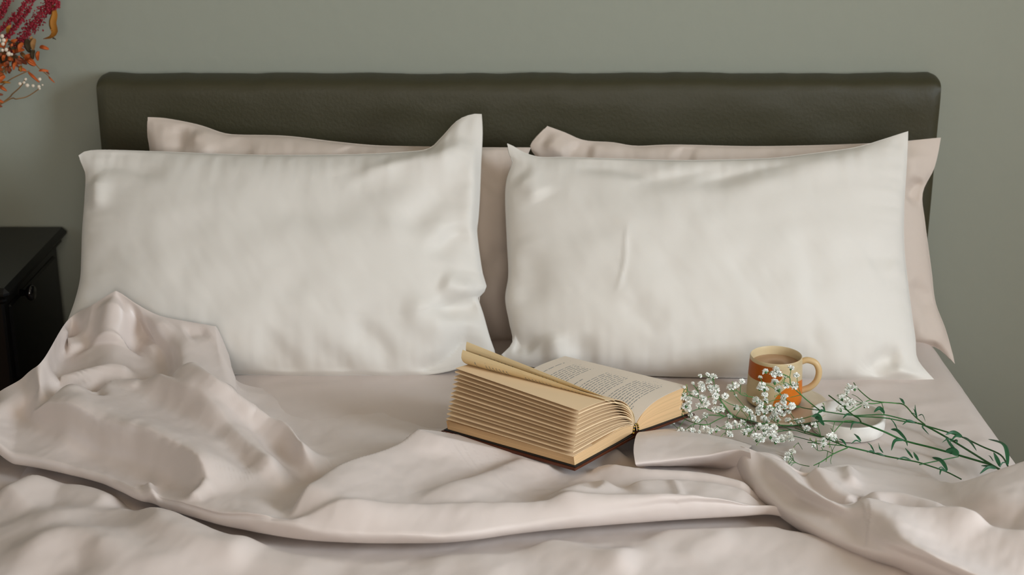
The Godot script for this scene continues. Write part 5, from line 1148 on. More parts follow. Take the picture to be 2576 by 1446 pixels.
func flowers() -> void:
	var green := mat(Color(0.16, 0.36, 0.17), 0.55, 0.4)
	var fresh := mat(Color(0.27, 0.47, 0.24), 0.55, 0.4)
	var leafy := mat(Color(0.13, 0.33, 0.20), 0.5, 0.45)
	var kinds: Array = []
	for k in 4:
		kinds.append(blossom(k))
	var bud := bud_mesh()
	var t: Node3D
	t = thing("gypsophila_sprig", "gypsophila sprig lying lengthwise, its white flower spray reaching the open book", "flower", Vector3(0.7183, 0.5783, 0.8363), "gypsophila sprigs")
	obj("stem", tube([Vector3(0.7183, 0.5783, 0.8363), Vector3(0.6883, 0.5681, 0.7836), Vector3(0.6558, 0.566, 0.7516), Vector3(0.6169, 0.566, 0.7236), Vector3(0.5775, 0.59, 0.7412), Vector3(0.5498, 0.59, 0.709)], 0.001638, 0.001404), green, t)
	obj("stem", tube([Vector3(0.5498, 0.59, 0.709), Vector3(0.5198, 0.59, 0.7049), Vector3(0.4893, 0.59, 0.7028), Vector3(0.468, 0.564, 0.6576), Vector3(0.4436, 0.564, 0.6618), Vector3(0.398, 0.585, 0.702), Vector3(0.388, 0.564, 0.6444), Vector3(0.3625, 0.5655, 0.632), Vector3(0.3467, 0.5671, 0.632)], 0.001248, 0.000858), green, t)
	obj("branch", tube([Vector3(0.3467, 0.5671, 0.632), Vector3(0.3292, 0.5749, 0.632), Vector3(0.3146, 0.5819, 0.632), Vector3(0.3024, 0.6005, 0.632), Vector3(0.3009, 0.6113, 0.632), Vector3(0.2923, 0.6236, 0.632)], 0.001, 0.00068, 5, 4), fresh, t)
	obj("branch", tube([Vector3(0.3146, 0.5819, 0.632), Vector3(0.3018, 0.5795, 0.632), Vector3(0.2905, 0.5756, 0.632), Vector3(0.2762, 0.5756, 0.632)], 0.00075, 0.00051, 5, 4), fresh, t)
	obj("branch", tube([Vector3(0.3467, 0.5671, 0.632), Vector3(0.3208, 0.5694, 0.632), Vector3(0.3123, 0.564, 0.6339), Vector3(0.3017, 0.564, 0.6514)], 0.000875, 0.000595, 5, 4), fresh, t)
	obj("branch", tube([Vector3(0.3467, 0.5671, 0.632), Vector3(0.3314, 0.564, 0.6409), Vector3(0.3086, 0.585, 0.7054), Vector3(0.2923, 0.585, 0.702), Vector3(0.2818, 0.564, 0.6374), Vector3(0.2723, 0.5663, 0.632), Vector3(0.2693, 0.5694, 0.632)], 0.000875, 0.000595, 5, 4), fresh, t)
	obj("branch", tube([Vector3(0.3581, 0.5686, 0.632), Vector3(0.3474, 0.5834, 0.632), Vector3(0.3383, 0.5958, 0.632), Vector3(0.3319, 0.6113, 0.632), Vector3(0.3304, 0.6144, 0.632)], 0.001, 0.00068, 5, 4), fresh, t)
	obj("branch", tube([Vector3(0.3625, 0.5655, 0.632), Vector3(0.3475, 0.5819, 0.632), Vector3(0.3339, 0.5989, 0.632), Vector3(0.3252, 0.602, 0.632)], 0.00075, 0.00051, 5, 4), fresh, t)
	obj("branch", tube([Vector3(0.388, 0.564, 0.6444), Vector3(0.3833, 0.5803, 0.632), Vector3(0.3789, 0.5826, 0.632), Vector3(0.3653, 0.5989, 0.632), Vector3(0.3592, 0.6066, 0.632)], 0.00075, 0.00051, 5, 4), fresh, t)
	obj("branch", tube([Vector3(0.3789, 0.5826, 0.632), Vector3(0.3558, 0.5881, 0.632), Vector3(0.3382, 0.5989, 0.632)], 0.00075, 0.00051, 5, 4), fresh, t)
	obj("branch", tube([Vector3(0.398, 0.585, 0.702), Vector3(0.3785, 0.585, 0.7122), Vector3(0.3607, 0.585, 0.7206), Vector3(0.334, 0.585, 0.7239), Vector3(0.3221, 0.585, 0.7088)], 0.00075, 0.00051, 5, 4), fresh, t)
	obj("branch", tube([Vector3(0.3607, 0.585, 0.7206), Vector3(0.37, 0.585, 0.7323), Vector3(0.3795, 0.585, 0.7422)], 0.00075, 0.00051, 5, 4), fresh, t)
	obj("branch", tube([Vector3(0.3007, 0.6097, 0.632), Vector3(0.2878, 0.6097, 0.632), Vector3(0.282, 0.6144, 0.632), Vector3(0.2783, 0.6182, 0.632)], 0.000625, 0.000425, 5, 4), fresh, t)
	obj("branch", tube([Vector3(0.3253, 0.6328, 0.632), Vector3(0.3273, 0.6197, 0.632), Vector3(0.3304, 0.6128, 0.632)], 0.000625, 0.000425, 5, 4), fresh, t)
	obj("branch", tube([Vector3(0.3025, 0.5989, 0.632), Vector3(0.2909, 0.6036, 0.632), Vector3(0.2849, 0.6113, 0.632)], 0.000625, 0.000425, 5, 4), fresh, t)
	obj("branch", tube([Vector3(0.3086, 0.585, 0.7054), Vector3(0.2865, 0.585, 0.7037), Vector3(0.2734, 0.585, 0.7223), Vector3(0.26, 0.585, 0.7189)], 0.000625, 0.000425, 5, 4), fresh, t)
	obj("branch", tube([Vector3(0.3312, 0.585, 0.7455), Vector3(0.3374, 0.585, 0.7189), Vector3(0.3509, 0.564, 0.6339)], 0.000625, 0.000425, 5, 4), fresh, t)
	obj("branch", tube([Vector3(0.3866, 0.564, 0.6444), Vector3(0.3803, 0.585, 0.7373), Vector3(0.3777, 0.585, 0.7455)], 0.000625, 0.000425, 5, 4), fresh, t)
	obj("branch", tube([Vector3(0.2818, 0.564, 0.6374), Vector3(0.2749, 0.5741, 0.632), Vector3(0.2688, 0.5834, 0.632)], 0.000625, 0.000425, 5, 4), fresh, t)
	obj("branch", tube([Vector3(0.2742, 0.5912, 0.632), Vector3(0.2684, 0.5958, 0.632)], 0.0005, 0.00034, 5, 4), fresh, t)
	obj("leaf", leaf([Vector3(0.6196, 0.5675, 0.7269), Vector3(0.6113, 0.572, 0.7), Vector3(0.6031, 0.57, 0.6898)], 0.0027), leafy, t)
	obj("leaf", leaf([Vector3(0.6165, 0.5675, 0.7253), Vector3(0.5984, 0.572, 0.7369), Vector3(0.5853, 0.57, 0.7695)], 0.0025), leafy, t)
	obj("leaf", leaf([Vector3(0.686, 0.569, 0.7823), Vector3(0.6811, 0.572, 0.75), Vector3(0.6825, 0.57, 0.7135)], 0.0025), leafy, t)
	obj("leaf", leaf([Vector3(0.6846, 0.5689, 0.7852), Vector3(0.6783, 0.572, 0.7759), Vector3(0.6686, 0.57, 0.7711)], 0.0058), leafy, t)
	obj("leaf", leaf([Vector3(0.5466, 0.5915, 0.7142), Vector3(0.5343, 0.596, 0.7227), Vector3(0.5253, 0.594, 0.7462)], 0.0014), leafy, t)
	obj("leaf", leaf([Vector3(0.4888, 0.5915, 0.7056), Vector3(0.4837, 0.596, 0.6952), Vector3(0.4754, 0.594, 0.6945)], 0.0037), leafy, t)
	obj("leaf", leaf([Vector3(0.489, 0.5915, 0.7227), Vector3(0.4839, 0.596, 0.709), Vector3(0.4788, 0.594, 0.6987)], 0.0031), leafy, t)
	obj("leaf", leaf([Vector3(0.6143, 0.5675, 0.6932), Vector3(0.6128, 0.572, 0.6691), Vector3(0.596, 0.594, 0.697)], 0.0010), leafy, t)
	obj("leaf", leaf([Vector3(0.6159, 0.5675, 0.7336), Vector3(0.6149, 0.572, 0.7434), Vector3(0.6142, 0.57, 0.7533)], 0.0014), leafy, t)
	var twigs_1: Array = []
	twigs_1.append(tube([Vector3(0.3253, 0.6328, 0.632), Vector3(0.3132, 0.6371, 0.6315), Vector3(0.3031, 0.6382, 0.632)], 0.00060, 0.00045, 4, 3))
	twigs_1.append(tube([Vector3(0.3253, 0.6328, 0.632), Vector3(0.3206, 0.6385, 0.6303), Vector3(0.3151, 0.6405, 0.632)], 0.00060, 0.00045, 4, 3))
	twigs_1.append(tube([Vector3(0.3253, 0.6328, 0.632), Vector3(0.323, 0.6368, 0.631), Vector3(0.3245, 0.6359, 0.632)], 0.00060, 0.00045, 4, 3))
	twigs_1.append(tube([Vector3(0.326, 0.6284, 0.632), Vector3(0.3208, 0.6313, 0.6319), Vector3(0.3177, 0.6282, 0.632)], 0.00060, 0.00045, 4, 3))
	twigs_1.append(tube([Vector3(0.2937, 0.6215, 0.632), Vector3(0.2929, 0.6252, 0.6306), Vector3(0.2922, 0.6251, 0.632)], 0.00060, 0.00045, 4, 3))
	twigs_1.append(tube([Vector3(0.298, 0.6154, 0.632), Vector3(0.3025, 0.6213, 0.6321), Vector3(0.3059, 0.622, 0.632)], 0.00060, 0.00045, 4, 3))
	twigs_1.append(tube([Vector3(0.3009, 0.6113, 0.632), Vector3(0.3048, 0.6156, 0.6303), Vector3(0.3068, 0.6159, 0.632)], 0.00060, 0.00045, 4, 3))
	twigs_1.append(tube([Vector3(0.2942, 0.6097, 0.632), Vector3(0.2935, 0.6116, 0.6319), Vector3(0.2964, 0.6082, 0.632)], 0.00060, 0.00045, 4, 3))
	twigs_1.append(tube([Vector3(0.3273, 0.6197, 0.632), Vector3(0.3247, 0.6205, 0.6329), Vector3(0.3203, 0.6159, 0.632)], 0.00060, 0.00045, 4, 3))
	twigs_1.append(tube([Vector3(0.3309, 0.6133, 0.632), Vector3(0.3286, 0.615, 0.6309), Vector3(0.3296, 0.6159, 0.632)], 0.00060, 0.00045, 4, 3))
	twigs_1.append(tube([Vector3(0.2783, 0.6182, 0.632), Vector3(0.2783, 0.6194, 0.6314), Vector3(0.2783, 0.6182, 0.632)], 0.00060, 0.00045, 4, 3))
	twigs_1.append(tube([Vector3(0.2849, 0.6113, 0.632), Vector3(0.2815, 0.6099, 0.6336), Vector3(0.2773, 0.6051, 0.632)], 0.00060, 0.00045, 4, 3))
	twigs_1.append(tube([Vector3(0.2909, 0.6036, 0.632), Vector3(0.2896, 0.6033, 0.6334), Vector3(0.2869, 0.5974, 0.632)], 0.00060, 0.00045, 4, 3))
	twigs_1.append(tube([Vector3(0.2694, 0.595, 0.632), Vector3(0.2688, 0.5967, 0.6334), Vector3(0.2669, 0.5974, 0.632)], 0.00060, 0.00045, 4, 3))
	twigs_1.append(tube([Vector3(0.2909, 0.6036, 0.632), Vector3(0.2909, 0.6001, 0.6323), Vector3(0.2871, 0.5912, 0.632)], 0.00060, 0.00045, 4, 3))
	twigs_1.append(tube([Vector3(0.3085, 0.5912, 0.632), Vector3(0.3099, 0.5957, 0.6333), Vector3(0.3096, 0.5989, 0.632)], 0.00060, 0.00045, 4, 3))
	twigs_1.append(tube([Vector3(0.3281, 0.601, 0.632), Vector3(0.329, 0.6031, 0.6303), Vector3(0.3294, 0.6036, 0.632)], 0.00060, 0.00045, 4, 3))
	twigs_1.append(tube([Vector3(0.344, 0.5953, 0.632), Vector3(0.346, 0.6016, 0.6304), Vector3(0.3452, 0.602, 0.632)], 0.00060, 0.00045, 4, 3))
	twigs_1.append(tube([Vector3(0.331, 0.5999, 0.632), Vector3(0.3309, 0.5976, 0.6306), Vector3(0.3284, 0.5927, 0.632)], 0.00060, 0.00045, 4, 3))
	twigs_1.append(tube([Vector3(0.3146, 0.5819, 0.632), Vector3(0.314, 0.5877, 0.6335), Vector3(0.315, 0.5889, 0.632)], 0.00060, 0.00045, 4, 3))
	twigs_1.append(tube([Vector3(0.304, 0.5799, 0.632), Vector3(0.302, 0.5843, 0.6302), Vector3(0.3038, 0.585, 0.632)], 0.00060, 0.00045, 4, 3))
	twigs_1.append(tube([Vector3(0.2858, 0.5756, 0.632), Vector3(0.2868, 0.579, 0.6335), Vector3(0.2861, 0.5803, 0.632)], 0.00060, 0.00045, 4, 3))
	twigs_1.append(tube([Vector3(0.2718, 0.5788, 0.632), Vector3(0.2748, 0.5822, 0.634), Vector3(0.2738, 0.5826, 0.632)], 0.00060, 0.00045, 4, 3))
	twigs_1.append(tube([Vector3(0.2688, 0.5834, 0.632), Vector3(0.2656, 0.5829, 0.6324), Vector3(0.2639, 0.5819, 0.632)], 0.00060, 0.00045, 4, 3))
	twigs_1.append(tube([Vector3(0.2693, 0.5694, 0.632), Vector3(0.2641, 0.5716, 0.6316), Vector3(0.2627, 0.5725, 0.632)], 0.00060, 0.00045, 4, 3))
	twigs_1.append(tube([Vector3(0.2713, 0.5673, 0.632), Vector3(0.2692, 0.5705, 0.6336), Vector3(0.2686, 0.5679, 0.632)], 0.00060, 0.00045, 4, 3))
	twigs_1.append(tube([Vector3(0.26, 0.585, 0.7189), Vector3(0.2582, 0.5759, 0.6861), Vector3(0.2574, 0.564, 0.6531)], 0.00060, 0.00045, 4, 3))
	twigs_1.append(tube([Vector3(0.2905, 0.5756, 0.632), Vector3(0.2909, 0.5735, 0.6322), Vector3(0.2901, 0.5679, 0.632)], 0.00060, 0.00045, 4, 3))
	twigs_1.append(tube([Vector3(0.3181, 0.5673, 0.632), Vector3(0.3166, 0.5689, 0.6329), Vector3(0.3152, 0.5679, 0.632)], 0.00060, 0.00045, 4, 3))
	twigs_1.append(tube([Vector3(0.2957, 0.564, 0.652), Vector3(0.2961, 0.5649, 0.6484), Vector3(0.2986, 0.564, 0.6409)], 0.00060, 0.00045, 4, 3))
	twigs_1.append(tube([Vector3(0.2645, 0.585, 0.72), Vector3(0.2641, 0.5866, 0.7234), Vector3(0.2636, 0.585, 0.7306)], 0.00060, 0.00045, 4, 3))
	twigs_1.append(tube([Vector3(0.2822, 0.585, 0.7099), Vector3(0.2819, 0.5867, 0.7175), Vector3(0.2824, 0.585, 0.7289)], 0.00060, 0.00045, 4, 3))
	twigs_1.append(tube([Vector3(0.2756, 0.585, 0.7192), Vector3(0.2765, 0.5869, 0.7215), Vector3(0.2764, 0.585, 0.7273)], 0.00060, 0.00045, 4, 3))
	twigs_1.append(tube([Vector3(0.3049, 0.585, 0.7051), Vector3(0.3049, 0.5864, 0.7144), Vector3(0.3038, 0.585, 0.7223)], 0.00060, 0.00045, 4, 3))
	twigs_1.append(tube([Vector3(0.3205, 0.564, 0.6526), Vector3(0.3149, 0.5766, 0.6925), Vector3(0.3104, 0.585, 0.7306)], 0.00060, 0.00045, 4, 3))
	twigs_1.append(tube([Vector3(0.3241, 0.585, 0.7113), Vector3(0.32, 0.5852, 0.72), Vector3(0.3198, 0.585, 0.7273)], 0.00060, 0.00045, 4, 3))
	twigs_1.append(tube([Vector3(0.3429, 0.585, 0.7228), Vector3(0.3425, 0.5858, 0.7323), Vector3(0.3385, 0.585, 0.7422)], 0.00060, 0.00045, 4, 3))
	twigs_1.append(tube([Vector3(0.2976, 0.585, 0.7045), Vector3(0.2952, 0.586, 0.7187), Vector3(0.2921, 0.585, 0.7339)], 0.00060, 0.00045, 4, 3))
	twigs_1.append(tube([Vector3(0.3292, 0.5749, 0.632), Vector3(0.3291, 0.5779, 0.6324), Vector3(0.3305, 0.5788, 0.632)], 0.00060, 0.00045, 4, 3))
	twigs_1.append(tube([Vector3(0.338, 0.571, 0.632), Vector3(0.3377, 0.576, 0.6331), Vector3(0.339, 0.5788, 0.632)], 0.00060, 0.00045, 4, 3))
	twigs_1.append(tube([Vector3(0.3546, 0.5663, 0.632), Vector3(0.3552, 0.5672, 0.6309), Vector3(0.3539, 0.5663, 0.632)], 0.00060, 0.00045, 4, 3))
	twigs_1.append(tube([Vector3(0.3635, 0.5863, 0.632), Vector3(0.3646, 0.5848, 0.6307), Vector3(0.3632, 0.5819, 0.632)], 0.00060, 0.00045, 4, 3))
	twigs_1.append(tube([Vector3(0.3811, 0.5815, 0.632), Vector3(0.3816, 0.5804, 0.6313), Vector3(0.3805, 0.5788, 0.632)], 0.00060, 0.00045, 4, 3))
	twigs_1.append(tube([Vector3(0.398, 0.585, 0.702), Vector3(0.4044, 0.5763, 0.6674), Vector3(0.4096, 0.564, 0.6339)], 0.00060, 0.00045, 4, 3))
	twigs_1.append(tube([Vector3(0.3883, 0.564, 0.6362), Vector3(0.388, 0.5657, 0.6336), Vector3(0.3912, 0.5663, 0.632)], 0.00060, 0.00045, 4, 3))
	twigs_1.append(tube([Vector3(0.3911, 0.564, 0.6462), Vector3(0.3924, 0.5651, 0.6447), Vector3(0.3914, 0.564, 0.6409)], 0.00060, 0.00045, 4, 3))
	twigs_1.append(tube([Vector3(0.4041, 0.585, 0.7031), Vector3(0.4087, 0.5758, 0.6733), Vector3(0.4123, 0.564, 0.6444)], 0.00060, 0.00045, 4, 3))
	twigs_1.append(tube([Vector3(0.3882, 0.585, 0.7071), Vector3(0.3886, 0.5871, 0.711), Vector3(0.389, 0.585, 0.7155)], 0.00060, 0.00045, 4, 3))
	twigs_1.append(tube([Vector3(0.4041, 0.585, 0.7031), Vector3(0.4029, 0.5864, 0.7083), Vector3(0.4001, 0.585, 0.7155)], 0.00060, 0.00045, 4, 3))
	twigs_1.append(tube([Vector3(0.4163, 0.585, 0.7054), Vector3(0.4144, 0.5871, 0.7096), Vector3(0.4123, 0.585, 0.7172)], 0.00060, 0.00045, 4, 3))
	twigs_1.append(tube([Vector3(0.3777, 0.585, 0.7455), Vector3(0.3769, 0.5863, 0.7503), Vector3(0.3767, 0.585, 0.7521)], 0.00060, 0.00045, 4, 3))
	twigs_1.append(tube([Vector3(0.3756, 0.564, 0.6365), Vector3(0.3755, 0.5647, 0.6427), Vector3(0.3728, 0.564, 0.6514)], 0.00060, 0.00045, 4, 3))
	twigs_1.append(tube([Vector3(0.3518, 0.585, 0.7217), Vector3(0.3509, 0.5868, 0.7129), Vector3(0.3521, 0.585, 0.702)], 0.00060, 0.00045, 4, 3))
	twigs_1.append(tube([Vector3(0.3487, 0.564, 0.6467), Vector3(0.3475, 0.5651, 0.6487), Vector3(0.3472, 0.564, 0.6514)], 0.00060, 0.00045, 4, 3))
	twigs_1.append(tube([Vector3(0.3395, 0.585, 0.7065), Vector3(0.3386, 0.5865, 0.7112), Vector3(0.341, 0.585, 0.7122)], 0.00060, 0.00045, 4, 3))
	twigs_1.append(tube([Vector3(0.3669, 0.585, 0.7284), Vector3(0.3664, 0.5871, 0.7314), Vector3(0.3686, 0.585, 0.7323)], 0.00060, 0.00045, 4, 3))
	twigs_1.append(tube([Vector3(0.3654, 0.585, 0.7264), Vector3(0.3647, 0.5866, 0.731), Vector3(0.3627, 0.585, 0.7356)], 0.00060, 0.00045, 4, 3))
	twigs_1.append(tube([Vector3(0.3844, 0.5767, 0.632), Vector3(0.3869, 0.5761, 0.6308), Vector3(0.3865, 0.5741, 0.632)], 0.00060, 0.00045, 4, 3))
	twigs_1.append(tube([Vector3(0.2889, 0.6061, 0.632), Vector3(0.284, 0.6031, 0.6328), Vector3(0.2811, 0.5989, 0.632)], 0.00060, 0.00045, 4, 3))
	twigs_1.append(tube([Vector3(0.2733, 0.592, 0.632), Vector3(0.2757, 0.5997, 0.631), Vector3(0.2753, 0.602, 0.632)], 0.00060, 0.00045, 4, 3))
	twigs_1.append(tube([Vector3(0.2834, 0.5756, 0.632), Vector3(0.2846, 0.582, 0.6317), Vector3(0.283, 0.5865, 0.632)], 0.00060, 0.00045, 4, 3))
	twigs_1.append(tube([Vector3(0.3299, 0.614, 0.632), Vector3(0.3276, 0.6129, 0.6304), Vector3(0.3234, 0.6113, 0.632)], 0.00060, 0.00045, 4, 3))
	twigs_1.append(tube([Vector3(0.3429, 0.5876, 0.632), Vector3(0.3429, 0.5879, 0.6314), Vector3(0.3401, 0.5865, 0.632)], 0.00060, 0.00045, 4, 3))
	twigs_1.append(tube([Vector3(0.3612, 0.6041, 0.632), Vector3(0.3615, 0.6053, 0.6308), Vector3(0.3622, 0.6036, 0.632)], 0.00060, 0.00045, 4, 3))
	twigs_1.append(tube([Vector3(0.3562, 0.585, 0.7211), Vector3(0.3579, 0.5879, 0.7145), Vector3(0.3588, 0.585, 0.7088)], 0.00060, 0.00045, 4, 3))
	twigs_1.append(tube([Vector3(0.3696, 0.585, 0.7164), Vector3(0.3696, 0.587, 0.7127), Vector3(0.3715, 0.585, 0.7122)], 0.00060, 0.00045, 4, 3))
	twigs_1.append(tube([Vector3(0.4476, 0.564, 0.6611), Vector3(0.4508, 0.5651, 0.6591), Vector3(0.4504, 0.564, 0.6549)], 0.00060, 0.00045, 4, 3))
	twigs_1.append(tube([Vector3(0.468, 0.564, 0.6576), Vector3(0.467, 0.566, 0.6603), Vector3(0.4677, 0.564, 0.6618)], 0.00060, 0.00045, 4, 3))
	twigs_1.append(tube([Vector3(0.3786, 0.585, 0.7428), Vector3(0.3785, 0.5855, 0.7529), Vector3(0.378, 0.585, 0.7619)], 0.00060, 0.00045, 4, 3))
	twigs_1.append(tube([Vector3(0.3685, 0.585, 0.7303), Vector3(0.3666, 0.587, 0.7157), Vector3(0.3647, 0.585, 0.7011)], 0.00060, 0.00045, 4, 3))
	twigs_1.append(tube([Vector3(0.3915, 0.585, 0.7054), Vector3(0.3865, 0.587, 0.7171), Vector3(0.3814, 0.585, 0.7287)], 0.00060, 0.00045, 4, 3))
	twigs_1.append(tube([Vector3(0.2967, 0.6012, 0.632), Vector3(0.2886, 0.604, 0.632), Vector3(0.2805, 0.6027, 0.632)], 0.00060, 0.00045, 4, 3))
	twigs_1.append(tube([Vector3(0.3332, 0.585, 0.7367), Vector3(0.3289, 0.587, 0.7436), Vector3(0.3246, 0.585, 0.7504)], 0.00060, 0.00045, 4, 3))
	twigs_1.append(tube([Vector3(0.3798, 0.585, 0.7223), Vector3(0.3732, 0.587, 0.735), Vector3(0.3666, 0.585, 0.7478)], 0.00060, 0.00045, 4, 3))
	twigs_1.append(tube([Vector3(0.398, 0.585, 0.702), Vector3(0.3928, 0.587, 0.7096), Vector3(0.3876, 0.585, 0.7172)], 0.00060, 0.00045, 4, 3))
	twigs_1.append(tube([Vector3(0.2774, 0.5699, 0.632), Vector3(0.2733, 0.5712, 0.632), Vector3(0.2692, 0.5686, 0.632)], 0.00060, 0.00045, 4, 3))
	twigs_1.append(tube([Vector3(0.375, 0.5835, 0.632), Vector3(0.3691, 0.5763, 0.632), Vector3(0.3632, 0.5651, 0.632)], 0.00060, 0.00045, 4, 3))
	twigs_1.append(tube([Vector3(0.4312, 0.564, 0.6595), Vector3(0.4157, 0.5765, 0.6915), Vector3(0.4002, 0.585, 0.7235)], 0.00060, 0.00045, 4, 3))
	twigs_1.append(tube([Vector3(0.3494, 0.5668, 0.632), Vector3(0.3459, 0.5786, 0.632), Vector3(0.3424, 0.5864, 0.632)], 0.00060, 0.00045, 4, 3))
	twigs_1.append(tube([Vector3(0.2814, 0.615, 0.632), Vector3(0.2791, 0.6135, 0.632), Vector3(0.2768, 0.6079, 0.632)], 0.00060, 0.00045, 4, 3))
	twigs_1.append(tube([Vector3(0.2839, 0.6128, 0.632), Vector3(0.2829, 0.6195, 0.632), Vector3(0.282, 0.6222, 0.632)], 0.00060, 0.00045, 4, 3))
	twigs_1.append(tube([Vector3(0.3755, 0.585, 0.7136), Vector3(0.3757, 0.5765, 0.681), Vector3(0.376, 0.564, 0.6485)], 0.00060, 0.00045, 4, 3))
	twigs_1.append(tube([Vector3(0.2957, 0.564, 0.652), Vector3(0.2875, 0.5765, 0.695), Vector3(0.2794, 0.585, 0.738)], 0.00060, 0.00045, 4, 3))
	twigs_1.append(tube([Vector3(0.3839, 0.564, 0.6418), Vector3(0.3786, 0.5726, 0.6369), Vector3(0.3734, 0.5772, 0.632)], 0.00060, 0.00045, 4, 3))
	twigs_1.append(tube([Vector3(0.2818, 0.564, 0.6374), Vector3(0.2719, 0.5765, 0.6781), Vector3(0.2619, 0.585, 0.7189)], 0.00060, 0.00045, 4, 3))
	twigs_1.append(tube([Vector3(0.3395, 0.585, 0.7065), Vector3(0.3288, 0.587, 0.7205), Vector3(0.3181, 0.585, 0.7344)], 0.00060, 0.00045, 4, 3))
	twigs_1.append(tube([Vector3(0.2994, 0.6133, 0.632), Vector3(0.2935, 0.6069, 0.632), Vector3(0.2876, 0.5965, 0.632)], 0.00060, 0.00045, 4, 3))
	twigs_1.append(tube([Vector3(0.3339, 0.5989, 0.632), Vector3(0.3313, 0.5958, 0.632), Vector3(0.3288, 0.5888, 0.632)], 0.00060, 0.00045, 4, 3))
	twigs_1.append(tube([Vector3(0.3086, 0.585, 0.7054), Vector3(0.3111, 0.5765, 0.6727), Vector3(0.3135, 0.564, 0.6401)], 0.00060, 0.00045, 4, 3))
	twigs_1.append(tube([Vector3(0.5096, 0.59, 0.7042), Vector3(0.5037, 0.592, 0.7246), Vector3(0.4978, 0.59, 0.7449)], 0.00060, 0.00045, 4, 3))
	twigs_1.append(tube([Vector3(0.3362, 0.601, 0.632), Vector3(0.3273, 0.6031, 0.632), Vector3(0.3185, 0.6013, 0.632)], 0.00060, 0.00045, 4, 3))
	twigs_1.append(tube([Vector3(0.3755, 0.585, 0.7136), Vector3(0.3724, 0.587, 0.7257), Vector3(0.3693, 0.585, 0.7378)], 0.00060, 0.00045, 4, 3))
	twigs_1.append(tube([Vector3(0.3632, 0.6015, 0.632), Vector3(0.3592, 0.6101, 0.632), Vector3(0.3551, 0.6147, 0.632)], 0.00060, 0.00045, 4, 3))
	twigs_1.append(tube([Vector3(0.3798, 0.585, 0.7223), Vector3(0.3741, 0.587, 0.7359), Vector3(0.3685, 0.585, 0.7495)], 0.00060, 0.00045, 4, 3))
	twigs_1.append(tube([Vector3(0.3867, 0.5694, 0.632), Vector3(0.3768, 0.5792, 0.6687), Vector3(0.3668, 0.585, 0.7054)], 0.00060, 0.00045, 4, 3))
	obj("twigs", joined(twigs_1), fresh, t).set_meta("kind", "stuff")
	for p in [Vector3(0.3245, 0.6359, 0.632), Vector3(0.3177, 0.6282, 0.632), Vector3(0.3059, 0.622, 0.632), Vector3(0.3068, 0.6159, 0.632), Vector3(0.2964, 0.6082, 0.632), Vector3(0.3203, 0.6159, 0.632), Vector3(0.3296, 0.6159, 0.632), Vector3(0.2773, 0.6051, 0.632), Vector3(0.2869, 0.5974, 0.632), Vector3(0.2871, 0.5912, 0.632), Vector3(0.3096, 0.5989, 0.632), Vector3(0.3294, 0.6036, 0.632), Vector3(0.3452, 0.602, 0.632), Vector3(0.315, 0.5889, 0.632), Vector3(0.3038, 0.585, 0.632), Vector3(0.2861, 0.5803, 0.632), Vector3(0.2738, 0.5826, 0.632), Vector3(0.2639, 0.5819, 0.632), Vector3(0.2627, 0.5725, 0.632), Vector3(0.2686, 0.5679, 0.632), Vector3(0.2574, 0.564, 0.6531), Vector3(0.2901, 0.5679, 0.632), Vector3(0.3152, 0.5679, 0.632), Vector3(0.2986, 0.564, 0.6409), Vector3(0.2636, 0.585, 0.7306), Vector3(0.2824, 0.585, 0.7289), Vector3(0.3038, 0.585, 0.7223), Vector3(0.3104, 0.585, 0.7306), Vector3(0.3198, 0.585, 0.7273), Vector3(0.3385, 0.585, 0.7422), Vector3(0.3305, 0.5788, 0.632), Vector3(0.339, 0.5788, 0.632), Vector3(0.3539, 0.5663, 0.632), Vector3(0.3632, 0.5819, 0.632), Vector3(0.3805, 0.5788, 0.632), Vector3(0.4096, 0.564, 0.6339), Vector3(0.3912, 0.5663, 0.632), Vector3(0.3914, 0.564, 0.6409), Vector3(0.4123, 0.564, 0.6444), Vector3(0.389, 0.585, 0.7155), Vector3(0.4001, 0.585, 0.7155), Vector3(0.4123, 0.585, 0.7172), Vector3(0.3767, 0.585, 0.7521), Vector3(0.3728, 0.564, 0.6514), Vector3(0.3521, 0.585, 0.702), Vector3(0.341, 0.585, 0.7122), Vector3(0.3686, 0.585, 0.7323), Vector3(0.3627, 0.585, 0.7356), Vector3(0.3865, 0.5741, 0.632), Vector3(0.2811, 0.5989, 0.632), Vector3(0.2753, 0.602, 0.632), Vector3(0.283, 0.5865, 0.632), Vector3(0.378, 0.585, 0.7619)]:
		put(kinds[rng.randi() % 4], "blossom", p, rng.randf_range(1.0, 1.35), t)
	for p in [Vector3(0.3031, 0.6382, 0.632), Vector3(0.3151, 0.6405, 0.632), Vector3(0.2922, 0.6251, 0.632), Vector3(0.2783, 0.6182, 0.632), Vector3(0.2669, 0.5974, 0.632), Vector3(0.3284, 0.5927, 0.632), Vector3(0.2764, 0.585, 0.7273), Vector3(0.2921, 0.585, 0.7339), Vector3(0.3472, 0.564, 0.6514), Vector3(0.3234, 0.6113, 0.632), Vector3(0.3401, 0.5865, 0.632), Vector3(0.3622, 0.6036, 0.632), Vector3(0.3588, 0.585, 0.7088), Vector3(0.3715, 0.585, 0.7122), Vector3(0.4504, 0.564, 0.6549), Vector3(0.4677, 0.564, 0.6618)]:
		put(kinds[rng.randi() % 4], "blossom", p, rng.randf_range(0.5, 0.75), t)
